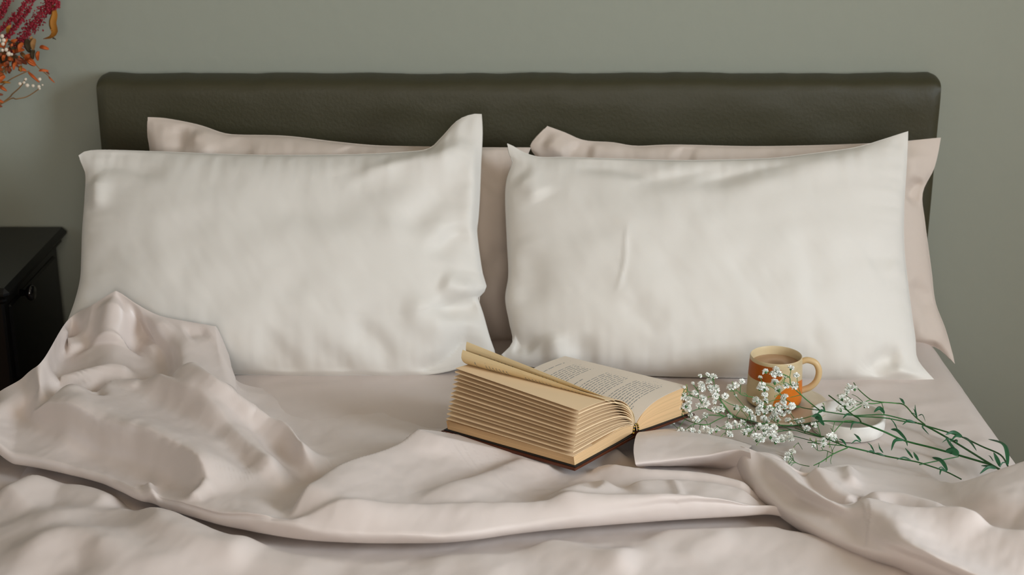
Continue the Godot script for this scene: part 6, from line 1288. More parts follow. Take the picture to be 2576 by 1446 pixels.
	for p in [Vector3(0.3647, 0.585, 0.7011), Vector3(0.3814, 0.585, 0.7287), Vector3(0.2805, 0.6027, 0.632), Vector3(0.3246, 0.585, 0.7504), Vector3(0.3666, 0.585, 0.7478), Vector3(0.3876, 0.585, 0.7172), Vector3(0.2692, 0.5686, 0.632), Vector3(0.3632, 0.5651, 0.632), Vector3(0.4002, 0.585, 0.7235), Vector3(0.3424, 0.5864, 0.632), Vector3(0.2768, 0.6079, 0.632), Vector3(0.282, 0.6222, 0.632), Vector3(0.376, 0.564, 0.6485), Vector3(0.2794, 0.585, 0.738), Vector3(0.3734, 0.5772, 0.632), Vector3(0.2619, 0.585, 0.7189), Vector3(0.3181, 0.585, 0.7344), Vector3(0.2876, 0.5965, 0.632), Vector3(0.3288, 0.5888, 0.632), Vector3(0.3135, 0.564, 0.6401), Vector3(0.4978, 0.59, 0.7449), Vector3(0.3185, 0.6013, 0.632), Vector3(0.3693, 0.585, 0.7378), Vector3(0.3551, 0.6147, 0.632), Vector3(0.3685, 0.585, 0.7495), Vector3(0.3668, 0.585, 0.7054)]:
		put(bud, "bud", p, rng.randf_range(0.7, 1.2), t)
	t = thing("gypsophila_sprig", "gypsophila sprig nearest the pillow, its white flowers in front of the mug", "flower", Vector3(0.7245, 0.5812, 0.8593), "gypsophila sprigs")
	obj("stem", tube([Vector3(0.7245, 0.5812, 0.8593), Vector3(0.7152, 0.5765, 0.8202), Vector3(0.6948, 0.566, 0.7302), Vector3(0.6656, 0.566, 0.6691), Vector3(0.6544, 0.566, 0.6568)], 0.001716, 0.001326), green, t)
	obj("stem", tube([Vector3(0.7382, 0.5841, 0.8546), Vector3(0.7408, 0.5815, 0.809), Vector3(0.7257, 0.5753, 0.7651), Vector3(0.7114, 0.566, 0.7102), Vector3(0.6892, 0.566, 0.6881), Vector3(0.6646, 0.566, 0.6673)], 0.001326, 0.00117), green, t)
	obj("stem", tube([Vector3(0.6544, 0.566, 0.6568), Vector3(0.6307, 0.566, 0.648), Vector3(0.5958, 0.59, 0.6917), Vector3(0.5715, 0.59, 0.6865), Vector3(0.5464, 0.59, 0.6848)], 0.001014, 0.000936), green, t)
	obj("stem", tube([Vector3(0.6534, 0.566, 0.6551), Vector3(0.6303, 0.566, 0.6374), Vector3(0.5933, 0.59, 0.6777), Vector3(0.5704, 0.59, 0.6785), Vector3(0.5418, 0.59, 0.6799), Vector3(0.5021, 0.59, 0.6654), Vector3(0.5008, 0.59, 0.6649), Vector3(0.4919, 0.59, 0.6596), Vector3(0.4689, 0.5834, 0.632), Vector3(0.4424, 0.5974, 0.632)], 0.001092, 0.000624), green, t)
	obj("stem", tube([Vector3(0.5206, 0.59, 0.5988), Vector3(0.5331, 0.59, 0.6385), Vector3(0.5426, 0.59, 0.676), Vector3(0.5499, 0.59, 0.6917), Vector3(0.5505, 0.59, 0.7056)], 0.001092, 0.001326), green, t)
	obj("branch", tube([Vector3(0.4955, 0.59, 0.6631), Vector3(0.4855, 0.59, 0.6329), Vector3(0.4683, 0.6051, 0.632), Vector3(0.4509, 0.6228, 0.632), Vector3(0.4473, 0.6359, 0.632), Vector3(0.4298, 0.6435, 0.632)], 0.001125, 0.000765, 5, 4), fresh, t)
	obj("branch", tube([Vector3(0.4683, 0.6051, 0.632), Vector3(0.4633, 0.6174, 0.632), Vector3(0.4602, 0.6328, 0.632)], 0.000625, 0.000425, 5, 4), fresh, t)
	obj("branch", tube([Vector3(0.4509, 0.6228, 0.632), Vector3(0.4381, 0.622, 0.632), Vector3(0.4264, 0.6282, 0.632)], 0.000625, 0.000425, 5, 4), fresh, t)
	obj("branch", tube([Vector3(0.448, 0.6359, 0.632), Vector3(0.4494, 0.6481, 0.632)], 0.000625, 0.000425, 5, 4), fresh, t)
	obj("branch", tube([Vector3(0.4683, 0.6051, 0.632), Vector3(0.4508, 0.6005, 0.632)], 0.000625, 0.000425, 5, 4), fresh, t)
	obj("branch", tube([Vector3(0.4424, 0.5974, 0.632), Vector3(0.4302, 0.6113, 0.632), Vector3(0.4139, 0.622, 0.632), Vector3(0.4069, 0.6205, 0.632)], 0.00075, 0.00051, 5, 4), fresh, t)
	obj("branch", tube([Vector3(0.4675, 0.5834, 0.632), Vector3(0.4403, 0.5834, 0.632), Vector3(0.4132, 0.5834, 0.632), Vector3(0.3974, 0.585, 0.632)], 0.000875, 0.000595, 5, 4), fresh, t)
	obj("branch", tube([Vector3(0.4424, 0.5974, 0.632), Vector3(0.4253, 0.5958, 0.632), Vector3(0.4114, 0.5896, 0.632)], 0.000625, 0.000425, 5, 4), fresh, t)
	obj("branch", tube([Vector3(0.4966, 0.59, 0.6649), Vector3(0.473, 0.59, 0.6858), Vector3(0.4536, 0.564, 0.6444)], 0.000875, 0.000595, 5, 4), fresh, t)
	obj("branch", tube([Vector3(0.3923, 0.6005, 0.632), Vector3(0.3721, 0.6051, 0.632), Vector3(0.3646, 0.612, 0.632), Vector3(0.3533, 0.6113, 0.632)], 0.00075, 0.00051, 5, 4), fresh, t)
	obj("branch", tube([Vector3(0.4117, 0.5842, 0.632), Vector3(0.3997, 0.5958, 0.632), Vector3(0.3909, 0.6005, 0.632)], 0.00075, 0.00051, 5, 4), fresh, t)
	obj("branch", tube([Vector3(0.6645, 0.566, 0.6621), Vector3(0.6566, 0.566, 0.6302), Vector3(0.6506, 0.566, 0.5828), Vector3(0.6361, 0.566, 0.5754), Vector3(0.6047, 0.59, 0.6276), Vector3(0.5939, 0.59, 0.6239), Vector3(0.5854, 0.59, 0.6166), Vector3(0.5752, 0.59, 0.5754), Vector3(0.5728, 0.59, 0.5447)], 0.00125, 0.00085, 5, 4), fresh, t)
	obj("branch", tube([Vector3(0.6047, 0.59, 0.6276), Vector3(0.5861, 0.59, 0.633), Vector3(0.5728, 0.59, 0.6348), Vector3(0.5488, 0.59, 0.66), Vector3(0.5302, 0.59, 0.6813)], 0.001, 0.00068, 5, 4), fresh, t)
	obj("branch", tube([Vector3(0.5728, 0.59, 0.6348), Vector3(0.5564, 0.59, 0.6166), Vector3(0.5449, 0.59, 0.5943), Vector3(0.5343, 0.59, 0.6036)], 0.000625, 0.000425, 5, 4), fresh, t)
	obj("branch", tube([Vector3(0.5728, 0.59, 0.6348), Vector3(0.566, 0.59, 0.6055), Vector3(0.5595, 0.59, 0.5943)], 0.000625, 0.000425, 5, 4), fresh, t)
	obj("branch", tube([Vector3(0.5742, 0.59, 0.5735), Vector3(0.5641, 0.59, 0.5582), Vector3(0.5596, 0.59, 0.5582)], 0.0005, 0.00034, 5, 4), fresh, t)
	obj("branch", tube([Vector3(0.5937, 0.59, 0.676), Vector3(0.5983, 0.59, 0.6493), Vector3(0.6002, 0.59, 0.6312)], 0.000875, 0.000595, 5, 4), fresh, t)
	obj("branch", tube([Vector3(0.5854, 0.59, 0.6166), Vector3(0.559, 0.59, 0.6385), Vector3(0.5402, 0.59, 0.66), Vector3(0.5309, 0.59, 0.6493)], 0.00075, 0.00051, 5, 4), fresh, t)
	obj("leaf", leaf([Vector3(0.5944, 0.5915, 0.676), Vector3(0.5883, 0.596, 0.6654), Vector3(0.5771, 0.594, 0.677)], 0.0031), leafy, t)
	obj("leaf", leaf([Vector3(0.6497, 0.5675, 0.6586), Vector3(0.6378, 0.572, 0.6603), Vector3(0.6256, 0.57, 0.6725)], 0.0017), leafy, t)
	obj("leaf", leaf([Vector3(0.6614, 0.5675, 0.6691), Vector3(0.6542, 0.572, 0.6864), Vector3(0.6588, 0.57, 0.7102)], 0.0014), leafy, t)
	obj("leaf", leaf([Vector3(0.6576, 0.5675, 0.6409), Vector3(0.6593, 0.572, 0.6194), Vector3(0.6662, 0.57, 0.5902)], 0.0012), leafy, t)
	obj("leaf", leaf([Vector3(0.657, 0.5675, 0.6374), Vector3(0.6578, 0.572, 0.6194), Vector3(0.658, 0.57, 0.6067)], 0.0008), leafy, t)
	obj("leaf", leaf([Vector3(0.6617, 0.5675, 0.6302), Vector3(0.6664, 0.572, 0.6374), Vector3(0.6657, 0.57, 0.6603)], 0.0008), leafy, t)
	obj("leaf", leaf([Vector3(0.6586, 0.5675, 0.6338), Vector3(0.6536, 0.572, 0.6309), Vector3(0.6498, 0.57, 0.6284)], 0.0006), leafy, t)
	obj("leaf", leaf([Vector3(0.6506, 0.5675, 0.5828), Vector3(0.6472, 0.572, 0.5754), Vector3(0.6466, 0.57, 0.5623)], 0.0021), leafy, t)
	obj("leaf", leaf([Vector3(0.711, 0.5675, 0.7119), Vector3(0.6988, 0.572, 0.7051), Vector3(0.6847, 0.57, 0.7102)], 0.0027), leafy, t)
	obj("leaf", leaf([Vector3(0.7112, 0.5675, 0.7135), Vector3(0.7143, 0.572, 0.7402), Vector3(0.7114, 0.5775, 0.7871)], 0.0025), leafy, t)
	obj("leaf", leaf([Vector3(0.7079, 0.5675, 0.7152), Vector3(0.6975, 0.572, 0.7202), Vector3(0.6838, 0.57, 0.7402)], 0.0017), leafy, t)
	obj("leaf", leaf([Vector3(0.6952, 0.5675, 0.7286), Vector3(0.6836, 0.572, 0.7302), Vector3(0.6713, 0.57, 0.7402)], 0.0010), leafy, t)
	obj("leaf", leaf([Vector3(0.6931, 0.5675, 0.7286), Vector3(0.6951, 0.572, 0.7369), Vector3(0.6915, 0.5706, 0.7463)], 0.0017), leafy, t)
	obj("leaf", leaf([Vector3(0.7377, 0.5854, 0.8543), Vector3(0.751, 0.5887, 0.7925), Vector3(0.7473, 0.57, 0.7269)], 0.0037), leafy, t)
	obj("leaf", leaf([Vector3(0.7264, 0.5829, 0.8551), Vector3(0.7278, 0.586, 0.8308), Vector3(0.732, 0.5832, 0.804)], 0.0035), leafy, t)
	obj("leaf", leaf([Vector3(0.724, 0.5807, 0.8305), Vector3(0.7217, 0.584, 0.8202), Vector3(0.7212, 0.5812, 0.8108)], 0.0008), leafy, t)
	obj("leaf", leaf([Vector3(0.7203, 0.5816, 0.857), Vector3(0.7088, 0.5834, 0.8558), Vector3(0.6928, 0.5785, 0.8686)], 0.0025), leafy, t)
	obj("leaf", leaf([Vector3(0.7184, 0.5811, 0.8559), Vector3(0.7096, 0.5834, 0.8528), Vector3(0.7024, 0.579, 0.8417)], 0.0017), leafy, t)
	obj("leaf", leaf([Vector3(0.5397, 0.5915, 0.683), Vector3(0.5312, 0.596, 0.69), Vector3(0.5224, 0.594, 0.7021)], 0.0017), leafy, t)
	obj("leaf", leaf([Vector3(0.501, 0.5915, 0.6672), Vector3(0.4988, 0.596, 0.66), Vector3(0.497, 0.594, 0.6547)], 0.0012), leafy, t)
	obj("leaf", leaf([Vector3(0.501, 0.5915, 0.6672), Vector3(0.4933, 0.596, 0.6742), Vector3(0.4862, 0.594, 0.682)], 0.0017), leafy, t)
	obj("leaf", leaf([Vector3(0.7259, 0.5827, 0.8548), Vector3(0.731, 0.5881, 0.8506), Vector3(0.7375, 0.5876, 0.8506)], 0.0010), leafy, t)
	var twigs_2: Array = []
	twigs_2.append(tube([Vector3(0.3696, 0.6074, 0.632), Vector3(0.3696, 0.6203, 0.6318), Vector3(0.371, 0.6282, 0.632)], 0.00060, 0.00045, 4, 3))
	twigs_2.append(tube([Vector3(0.3533, 0.6113, 0.632), Vector3(0.3546, 0.6149, 0.6313), Vector3(0.353, 0.6174, 0.632)], 0.00060, 0.00045, 4, 3))
	twigs_2.append(tube([Vector3(0.3628, 0.6119, 0.632), Vector3(0.363, 0.6193, 0.6318), Vector3(0.3621, 0.6213, 0.632)], 0.00060, 0.00045, 4, 3))
	twigs_2.append(tube([Vector3(0.4298, 0.6435, 0.632), Vector3(0.418, 0.6446, 0.6321), Vector3(0.4085, 0.645, 0.632)], 0.00060, 0.00045, 4, 3))
	twigs_2.append(tube([Vector3(0.4069, 0.6205, 0.632), Vector3(0.4025, 0.6302, 0.6334), Vector3(0.4005, 0.6351, 0.632)], 0.00060, 0.00045, 4, 3))
	twigs_2.append(tube([Vector3(0.4494, 0.6481, 0.632), Vector3(0.448, 0.6505, 0.6332), Vector3(0.4492, 0.6511, 0.632)], 0.00060, 0.00045, 4, 3))
	twigs_2.append(tube([Vector3(0.4602, 0.6328, 0.632), Vector3(0.4599, 0.6379, 0.6314), Vector3(0.4585, 0.6382, 0.632)], 0.00060, 0.00045, 4, 3))
	twigs_2.append(tube([Vector3(0.4298, 0.6435, 0.632), Vector3(0.4264, 0.6467, 0.6332), Vector3(0.426, 0.6481, 0.632)], 0.00060, 0.00045, 4, 3))
	twigs_2.append(tube([Vector3(0.4298, 0.6435, 0.632), Vector3(0.4244, 0.643, 0.6317), Vector3(0.4208, 0.6405, 0.632)], 0.00060, 0.00045, 4, 3))
	twigs_2.append(tube([Vector3(0.4298, 0.6435, 0.632), Vector3(0.4296, 0.6432, 0.6337), Vector3(0.43, 0.6405, 0.632)], 0.00060, 0.00045, 4, 3))
	twigs_2.append(tube([Vector3(0.4264, 0.6282, 0.632), Vector3(0.4234, 0.6303, 0.6335), Vector3(0.4244, 0.6267, 0.632)], 0.00060, 0.00045, 4, 3))
	twigs_2.append(tube([Vector3(0.4402, 0.6222, 0.632), Vector3(0.4411, 0.6242, 0.6337), Vector3(0.4425, 0.6205, 0.632)], 0.00060, 0.00045, 4, 3))
	twigs_2.append(tube([Vector3(0.4567, 0.6169, 0.632), Vector3(0.4556, 0.621, 0.6333), Vector3(0.4567, 0.6205, 0.632)], 0.00060, 0.00045, 4, 3))
	twigs_2.append(tube([Vector3(0.4302, 0.6113, 0.632), Vector3(0.4315, 0.6144, 0.6312), Vector3(0.4314, 0.6144, 0.632)], 0.00060, 0.00045, 4, 3))
	twigs_2.append(tube([Vector3(0.4414, 0.6384, 0.632), Vector3(0.4402, 0.6378, 0.6303), Vector3(0.4402, 0.6359, 0.632)], 0.00060, 0.00045, 4, 3))
	twigs_2.append(tube([Vector3(0.4069, 0.6205, 0.632), Vector3(0.4058, 0.6221, 0.6332), Vector3(0.404, 0.622, 0.632)], 0.00060, 0.00045, 4, 3))
	twigs_2.append(tube([Vector3(0.4069, 0.6205, 0.632), Vector3(0.402, 0.6209, 0.6328), Vector3(0.4008, 0.6159, 0.632)], 0.00060, 0.00045, 4, 3))
	twigs_2.append(tube([Vector3(0.4069, 0.6205, 0.632), Vector3(0.4095, 0.6201, 0.6336), Vector3(0.4087, 0.6144, 0.632)], 0.00060, 0.00045, 4, 3))
	twigs_2.append(tube([Vector3(0.4161, 0.5917, 0.632), Vector3(0.4129, 0.5984, 0.633), Vector3(0.4092, 0.6051, 0.632)], 0.00060, 0.00045, 4, 3))
	twigs_2.append(tube([Vector3(0.4137, 0.5907, 0.632), Vector3(0.4111, 0.5934, 0.6327), Vector3(0.4112, 0.5943, 0.632)], 0.00060, 0.00045, 4, 3))
	twigs_2.append(tube([Vector3(0.3982, 0.5966, 0.632), Vector3(0.3985, 0.598, 0.6314), Vector3(0.3954, 0.5958, 0.632)], 0.00060, 0.00045, 4, 3))
	twigs_2.append(tube([Vector3(0.4057, 0.59, 0.632), Vector3(0.4057, 0.5913, 0.6331), Vector3(0.4028, 0.5896, 0.632)], 0.00060, 0.00045, 4, 3))
	twigs_2.append(tube([Vector3(0.4424, 0.5974, 0.632), Vector3(0.4407, 0.6005, 0.6333), Vector3(0.4415, 0.6005, 0.632)], 0.00060, 0.00045, 4, 3))
	twigs_2.append(tube([Vector3(0.4395, 0.5971, 0.632), Vector3(0.4384, 0.5973, 0.6337), Vector3(0.4398, 0.5927, 0.632)], 0.00060, 0.00045, 4, 3))
	twigs_2.append(tube([Vector3(0.4313, 0.5834, 0.632), Vector3(0.433, 0.5874, 0.63), Vector3(0.4323, 0.5865, 0.632)], 0.00060, 0.00045, 4, 3))
	twigs_2.append(tube([Vector3(0.4539, 0.5834, 0.632), Vector3(0.4557, 0.5843, 0.6311), Vector3(0.4545, 0.585, 0.632)], 0.00060, 0.00045, 4, 3))
	twigs_2.append(tube([Vector3(0.4403, 0.5834, 0.632), Vector3(0.438, 0.5774, 0.6305), Vector3(0.4396, 0.571, 0.632)], 0.00060, 0.00045, 4, 3))
	twigs_2.append(tube([Vector3(0.4267, 0.5834, 0.632), Vector3(0.4251, 0.5797, 0.6339), Vector3(0.4265, 0.5756, 0.632)], 0.00060, 0.00045, 4, 3))
	twigs_2.append(tube([Vector3(0.4177, 0.5834, 0.632), Vector3(0.4198, 0.5821, 0.632), Vector3(0.4191, 0.5803, 0.632)], 0.00060, 0.00045, 4, 3))
	twigs_2.append(tube([Vector3(0.4105, 0.5837, 0.632), Vector3(0.4099, 0.5798, 0.6314), Vector3(0.4108, 0.5741, 0.632)], 0.00060, 0.00045, 4, 3))
	twigs_2.append(tube([Vector3(0.4, 0.5847, 0.632), Vector3(0.3999, 0.5808, 0.6315), Vector3(0.3994, 0.5725, 0.632)], 0.00060, 0.00045, 4, 3))
	twigs_2.append(tube([Vector3(0.4642, 0.564, 0.6386), Vector3(0.4639, 0.5665, 0.6433), Vector3(0.4622, 0.564, 0.6444)], 0.00060, 0.00045, 4, 3))
	twigs_2.append(tube([Vector3(0.4694, 0.564, 0.6356), Vector3(0.4697, 0.5664, 0.6382), Vector3(0.4693, 0.564, 0.6444)], 0.00060, 0.00045, 4, 3))
	twigs_2.append(tube([Vector3(0.4536, 0.564, 0.6444), Vector3(0.4518, 0.5655, 0.6435), Vector3(0.4478, 0.564, 0.6409)], 0.00060, 0.00045, 4, 3))
	twigs_2.append(tube([Vector3(0.4395, 0.5971, 0.632), Vector3(0.4405, 0.5955, 0.6333), Vector3(0.4406, 0.5912, 0.632)], 0.00060, 0.00045, 4, 3))
	twigs_2.append(tube([Vector3(0.4313, 0.5834, 0.632), Vector3(0.4329, 0.5835, 0.6319), Vector3(0.4319, 0.5803, 0.632)], 0.00060, 0.00045, 4, 3))
	twigs_2.append(tube([Vector3(0.4448, 0.5834, 0.632), Vector3(0.4459, 0.584, 0.6309), Vector3(0.4433, 0.5819, 0.632)], 0.00060, 0.00045, 4, 3))
	twigs_2.append(tube([Vector3(0.4026, 0.5845, 0.632), Vector3(0.4012, 0.5845, 0.6327), Vector3(0.4019, 0.5803, 0.632)], 0.00060, 0.00045, 4, 3))
	twigs_2.append(tube([Vector3(0.5618, 0.59, 0.5582), Vector3(0.5611, 0.5905, 0.5655), Vector3(0.5593, 0.59, 0.5697)], 0.00060, 0.00045, 4, 3))
	twigs_2.append(tube([Vector3(0.5488, 0.59, 0.6017), Vector3(0.5516, 0.5904, 0.5942), Vector3(0.5532, 0.59, 0.5832)], 0.00060, 0.00045, 4, 3))
	twigs_2.append(tube([Vector3(0.5431, 0.59, 0.5958), Vector3(0.5414, 0.591, 0.6005), Vector3(0.5426, 0.59, 0.6034)], 0.00060, 0.00045, 4, 3))
	twigs_2.append(tube([Vector3(0.5396, 0.59, 0.5989), Vector3(0.5395, 0.5917, 0.6067), Vector3(0.5386, 0.59, 0.6133)], 0.00060, 0.00045, 4, 3))
	twigs_2.append(tube([Vector3(0.5526, 0.59, 0.6092), Vector3(0.5487, 0.5909, 0.6149), Vector3(0.5451, 0.59, 0.6232)], 0.00060, 0.00045, 4, 3))
	twigs_2.append(tube([Vector3(0.5564, 0.59, 0.6166), Vector3(0.5507, 0.5921, 0.625), Vector3(0.5486, 0.59, 0.6313)], 0.00060, 0.00045, 4, 3))
	twigs_2.append(tube([Vector3(0.5363, 0.59, 0.6511), Vector3(0.5376, 0.5922, 0.6463), Vector3(0.5385, 0.59, 0.6427)], 0.00060, 0.00045, 4, 3))
	twigs_2.append(tube([Vector3(0.5674, 0.59, 0.5633), Vector3(0.5647, 0.5915, 0.5612), Vector3(0.5657, 0.59, 0.5611)], 0.00060, 0.00045, 4, 3))
	twigs_2.append(tube([Vector3(0.5728, 0.59, 0.6348), Vector3(0.5715, 0.5916, 0.6391), Vector3(0.571, 0.59, 0.6411)], 0.00060, 0.00045, 4, 3))
	twigs_2.append(tube([Vector3(0.5309, 0.59, 0.6493), Vector3(0.5285, 0.5925, 0.6517), Vector3(0.5273, 0.59, 0.6572)], 0.00060, 0.00045, 4, 3))
	twigs_2.append(tube([Vector3(0.5691, 0.59, 0.5659), Vector3(0.5674, 0.5923, 0.5695), Vector3(0.5688, 0.59, 0.5714)], 0.00060, 0.00045, 4, 3))
	twigs_2.append(tube([Vector3(0.5564, 0.59, 0.6166), Vector3(0.5535, 0.5906, 0.622), Vector3(0.5531, 0.59, 0.6281)], 0.00060, 0.00045, 4, 3))
	twigs_2.append(tube([Vector3(0.5626, 0.59, 0.5582), Vector3(0.5604, 0.5912, 0.555), Vector3(0.5611, 0.59, 0.5542)], 0.00060, 0.00045, 4, 3))
	twigs_2.append(tube([Vector3(0.5343, 0.59, 0.6036), Vector3(0.534, 0.5923, 0.6008), Vector3(0.5357, 0.59, 0.6017)], 0.00060, 0.00045, 4, 3))
	twigs_2.append(tube([Vector3(0.5559, 0.59, 0.6421), Vector3(0.5565, 0.5911, 0.6434), Vector3(0.5536, 0.59, 0.6443)], 0.00060, 0.00045, 4, 3))
	twigs_2.append(tube([Vector3(0.4414, 0.6384, 0.632), Vector3(0.4402, 0.6331, 0.632), Vector3(0.4389, 0.6237, 0.632)], 0.00060, 0.00045, 4, 3))
	twigs_2.append(tube([Vector3(0.4473, 0.6359, 0.632), Vector3(0.4427, 0.635, 0.632), Vector3(0.4381, 0.6302, 0.632)], 0.00060, 0.00045, 4, 3))
	twigs_2.append(tube([Vector3(0.4556, 0.5904, 0.632), Vector3(0.4555, 0.5871, 0.632), Vector3(0.4553, 0.5798, 0.632)], 0.00060, 0.00045, 4, 3))
	twigs_2.append(tube([Vector3(0.4363, 0.6043, 0.632), Vector3(0.4314, 0.6054, 0.632), Vector3(0.4266, 0.6024, 0.632)], 0.00060, 0.00045, 4, 3))
	twigs_2.append(tube([Vector3(0.3822, 0.6028, 0.632), Vector3(0.3776, 0.6074, 0.632), Vector3(0.3731, 0.608, 0.632)], 0.00060, 0.00045, 4, 3))
	twigs_2.append(tube([Vector3(0.359, 0.6117, 0.632), Vector3(0.3575, 0.6215, 0.632), Vector3(0.356, 0.6273, 0.632)], 0.00060, 0.00045, 4, 3))
	twigs_2.append(tube([Vector3(0.4488, 0.6227, 0.632), Vector3(0.4422, 0.6266, 0.632), Vector3(0.4355, 0.6266, 0.632)], 0.00060, 0.00045, 4, 3))
	twigs_2.append(tube([Vector3(0.4934, 0.59, 0.6605), Vector3(0.4891, 0.592, 0.6525), Vector3(0.4847, 0.59, 0.6445)], 0.00060, 0.00045, 4, 3))
	twigs_2.append(tube([Vector3(0.5019, 0.59, 0.6653), Vector3(0.5034, 0.592, 0.6492), Vector3(0.505, 0.59, 0.6331)], 0.00060, 0.00045, 4, 3))
	obj("twigs", joined(twigs_2), fresh, t).set_meta("kind", "stuff")
	for p in [Vector3(0.371, 0.6282, 0.632), Vector3(0.353, 0.6174, 0.632), Vector3(0.3621, 0.6213, 0.632), Vector3(0.4085, 0.645, 0.632), Vector3(0.4492, 0.6511, 0.632), Vector3(0.4585, 0.6382, 0.632), Vector3(0.426, 0.6481, 0.632), Vector3(0.4208, 0.6405, 0.632), Vector3(0.43, 0.6405, 0.632), Vector3(0.4244, 0.6267, 0.632), Vector3(0.4425, 0.6205, 0.632), Vector3(0.4567, 0.6205, 0.632), Vector3(0.4314, 0.6144, 0.632), Vector3(0.404, 0.622, 0.632), Vector3(0.4008, 0.6159, 0.632), Vector3(0.4087, 0.6144, 0.632), Vector3(0.4092, 0.6051, 0.632), Vector3(0.4112, 0.5943, 0.632), Vector3(0.3954, 0.5958, 0.632), Vector3(0.4028, 0.5896, 0.632), Vector3(0.4415, 0.6005, 0.632), Vector3(0.4398, 0.5927, 0.632), Vector3(0.4323, 0.5865, 0.632), Vector3(0.4545, 0.585, 0.632), Vector3(0.4396, 0.571, 0.632), Vector3(0.4265, 0.5756, 0.632), Vector3(0.4191, 0.5803, 0.632), Vector3(0.4108, 0.5741, 0.632), Vector3(0.3994, 0.5725, 0.632), Vector3(0.4622, 0.564, 0.6444), Vector3(0.4693, 0.564, 0.6444), Vector3(0.4478, 0.564, 0.6409), Vector3(0.4406, 0.5912, 0.632), Vector3(0.4319, 0.5803, 0.632), Vector3(0.4433, 0.5819, 0.632), Vector3(0.4019, 0.5803, 0.632), Vector3(0.5593, 0.59, 0.5697), Vector3(0.5532, 0.59, 0.5832), Vector3(0.5426, 0.59, 0.6034), Vector3(0.5386, 0.59, 0.6133), Vector3(0.5451, 0.59, 0.6232), Vector3(0.5486, 0.59, 0.6313), Vector3(0.5385, 0.59, 0.6427), Vector3(0.571, 0.59, 0.6411), Vector3(0.5273, 0.59, 0.6572), Vector3(0.5688, 0.59, 0.5714), Vector3(0.5531, 0.59, 0.6281)]:
		put(kinds[rng.randi() % 4], "blossom", p, rng.randf_range(1.0, 1.35), t)
	for p in [Vector3(0.4005, 0.6351, 0.632), Vector3(0.4402, 0.6359, 0.632), Vector3(0.5657, 0.59, 0.5611), Vector3(0.5611, 0.59, 0.5542), Vector3(0.5357, 0.59, 0.6017), Vector3(0.5536, 0.59, 0.6443)]:
		put(kinds[rng.randi() % 4], "blossom", p, rng.randf_range(0.5, 0.75), t)
	for p in [Vector3(0.4389, 0.6237, 0.632), Vector3(0.4381, 0.6302, 0.632), Vector3(0.4553, 0.5798, 0.632), Vector3(0.4266, 0.6024, 0.632), Vector3(0.3731, 0.608, 0.632), Vector3(0.356, 0.6273, 0.632), Vector3(0.4355, 0.6266, 0.632), Vector3(0.4847, 0.59, 0.6445), Vector3(0.505, 0.59, 0.6331)]:
		put(bud, "bud", p, rng.randf_range(0.7, 1.2), t)
	t = thing("gypsophila_sprig", "gypsophila sprig nearest the duvet folds, passing in front of the marble dish", "flower", Vector3(0.6671, 0.5684, 0.8659), "gypsophila sprigs")
	obj("stem", tube([Vector3(0.6671, 0.5684, 0.8659), Vector3(0.653, 0.566, 0.8353), Vector3(0.635, 0.566, 0.8168), Vector3(0.6173, 0.566, 0.8013), Vector3(0.5942, 0.566, 0.7902), Vector3(0.5722, 0.566, 0.7791), Vector3(0.5473, 0.566, 0.7614), Vector3(0.5081, 0.59, 0.7969)], 0.001014, 0.001248), green, t)
	obj("stem", tube([Vector3(0.5081, 0.59, 0.7969), Vector3(0.4926, 0.59, 0.7792), Vector3(0.4772, 0.59, 0.7595), Vector3(0.4593, 0.59, 0.7446), Vector3(0.4541, 0.564, 0.6716), Vector3(0.4767, 0.59, 0.763), Vector3(0.4678, 0.564, 0.6926), Vector3(0.4477, 0.564, 0.679), Vector3(0.4107, 0.585, 0.7356), Vector3(0.3909, 0.585, 0.7488)], 0.001014, 0.000546), green, t)
	obj("stem", tube([Vector3(0.6852, 0.5675, 0.7855), Vector3(0.6524, 0.566, 0.7965), Vector3(0.619, 0.566, 0.8106)], 0.000858, 0.000936), green, t)
	obj("stem", tube([Vector3(0.507, 0.59, 0.7953), Vector3(0.4798, 0.59, 0.7889), Vector3(0.4525, 0.59, 0.7824), Vector3(0.466, 0.59, 0.784), Vector3(0.4614, 0.564, 0.7127), Vector3(0.444, 0.564, 0.701)], 0.00078, 0.000546), green, t)
	obj("branch", tube([Vector3(0.5221, 0.566, 0.75), Vector3(0.4955, 0.566, 0.7727), Vector3(0.4742, 0.566, 0.7981), Vector3(0.4578, 0.566, 0.8137)], 0.001125, 0.000765, 5, 4), fresh, t)
	obj("branch", tube([Vector3(0.4505, 0.566, 0.8168), Vector3(0.4389, 0.564, 0.8064), Vector3(0.4324, 0.564, 0.797), Vector3(0.4298, 0.564, 0.7838), Vector3(0.426, 0.564, 0.7744)], 0.000625, 0.000425, 5, 4), fresh, t)
	obj("branch", tube([Vector3(0.4317, 0.564, 0.7964), Vector3(0.4266, 0.564, 0.787)], 0.0005, 0.00034, 5, 4), fresh, t)
	obj("branch", tube([Vector3(0.4955, 0.566, 0.7727), Vector3(0.4856, 0.566, 0.7598), Vector3(0.4743, 0.566, 0.7614), Vector3(0.4593, 0.59, 0.7969)], 0.000625, 0.000425, 5, 4), fresh, t)
	obj("branch", tube([Vector3(0.4935, 0.566, 0.7759), Vector3(0.487, 0.566, 0.795), Vector3(0.485, 0.566, 0.8091)], 0.0005, 0.00034, 5, 4), fresh, t)
	obj("branch", tube([Vector3(0.547, 0.59, 0.709), Vector3(0.5259, 0.59, 0.7021), Vector3(0.497, 0.59, 0.7496), Vector3(0.4769, 0.59, 0.7612)], 0.000875, 0.000595, 5, 4), fresh, t)
	obj("branch", tube([Vector3(0.4767, 0.59, 0.763), Vector3(0.4794, 0.59, 0.7267), Vector3(0.4776, 0.59, 0.7064)], 0.00075, 0.00051, 5, 4), fresh, t)
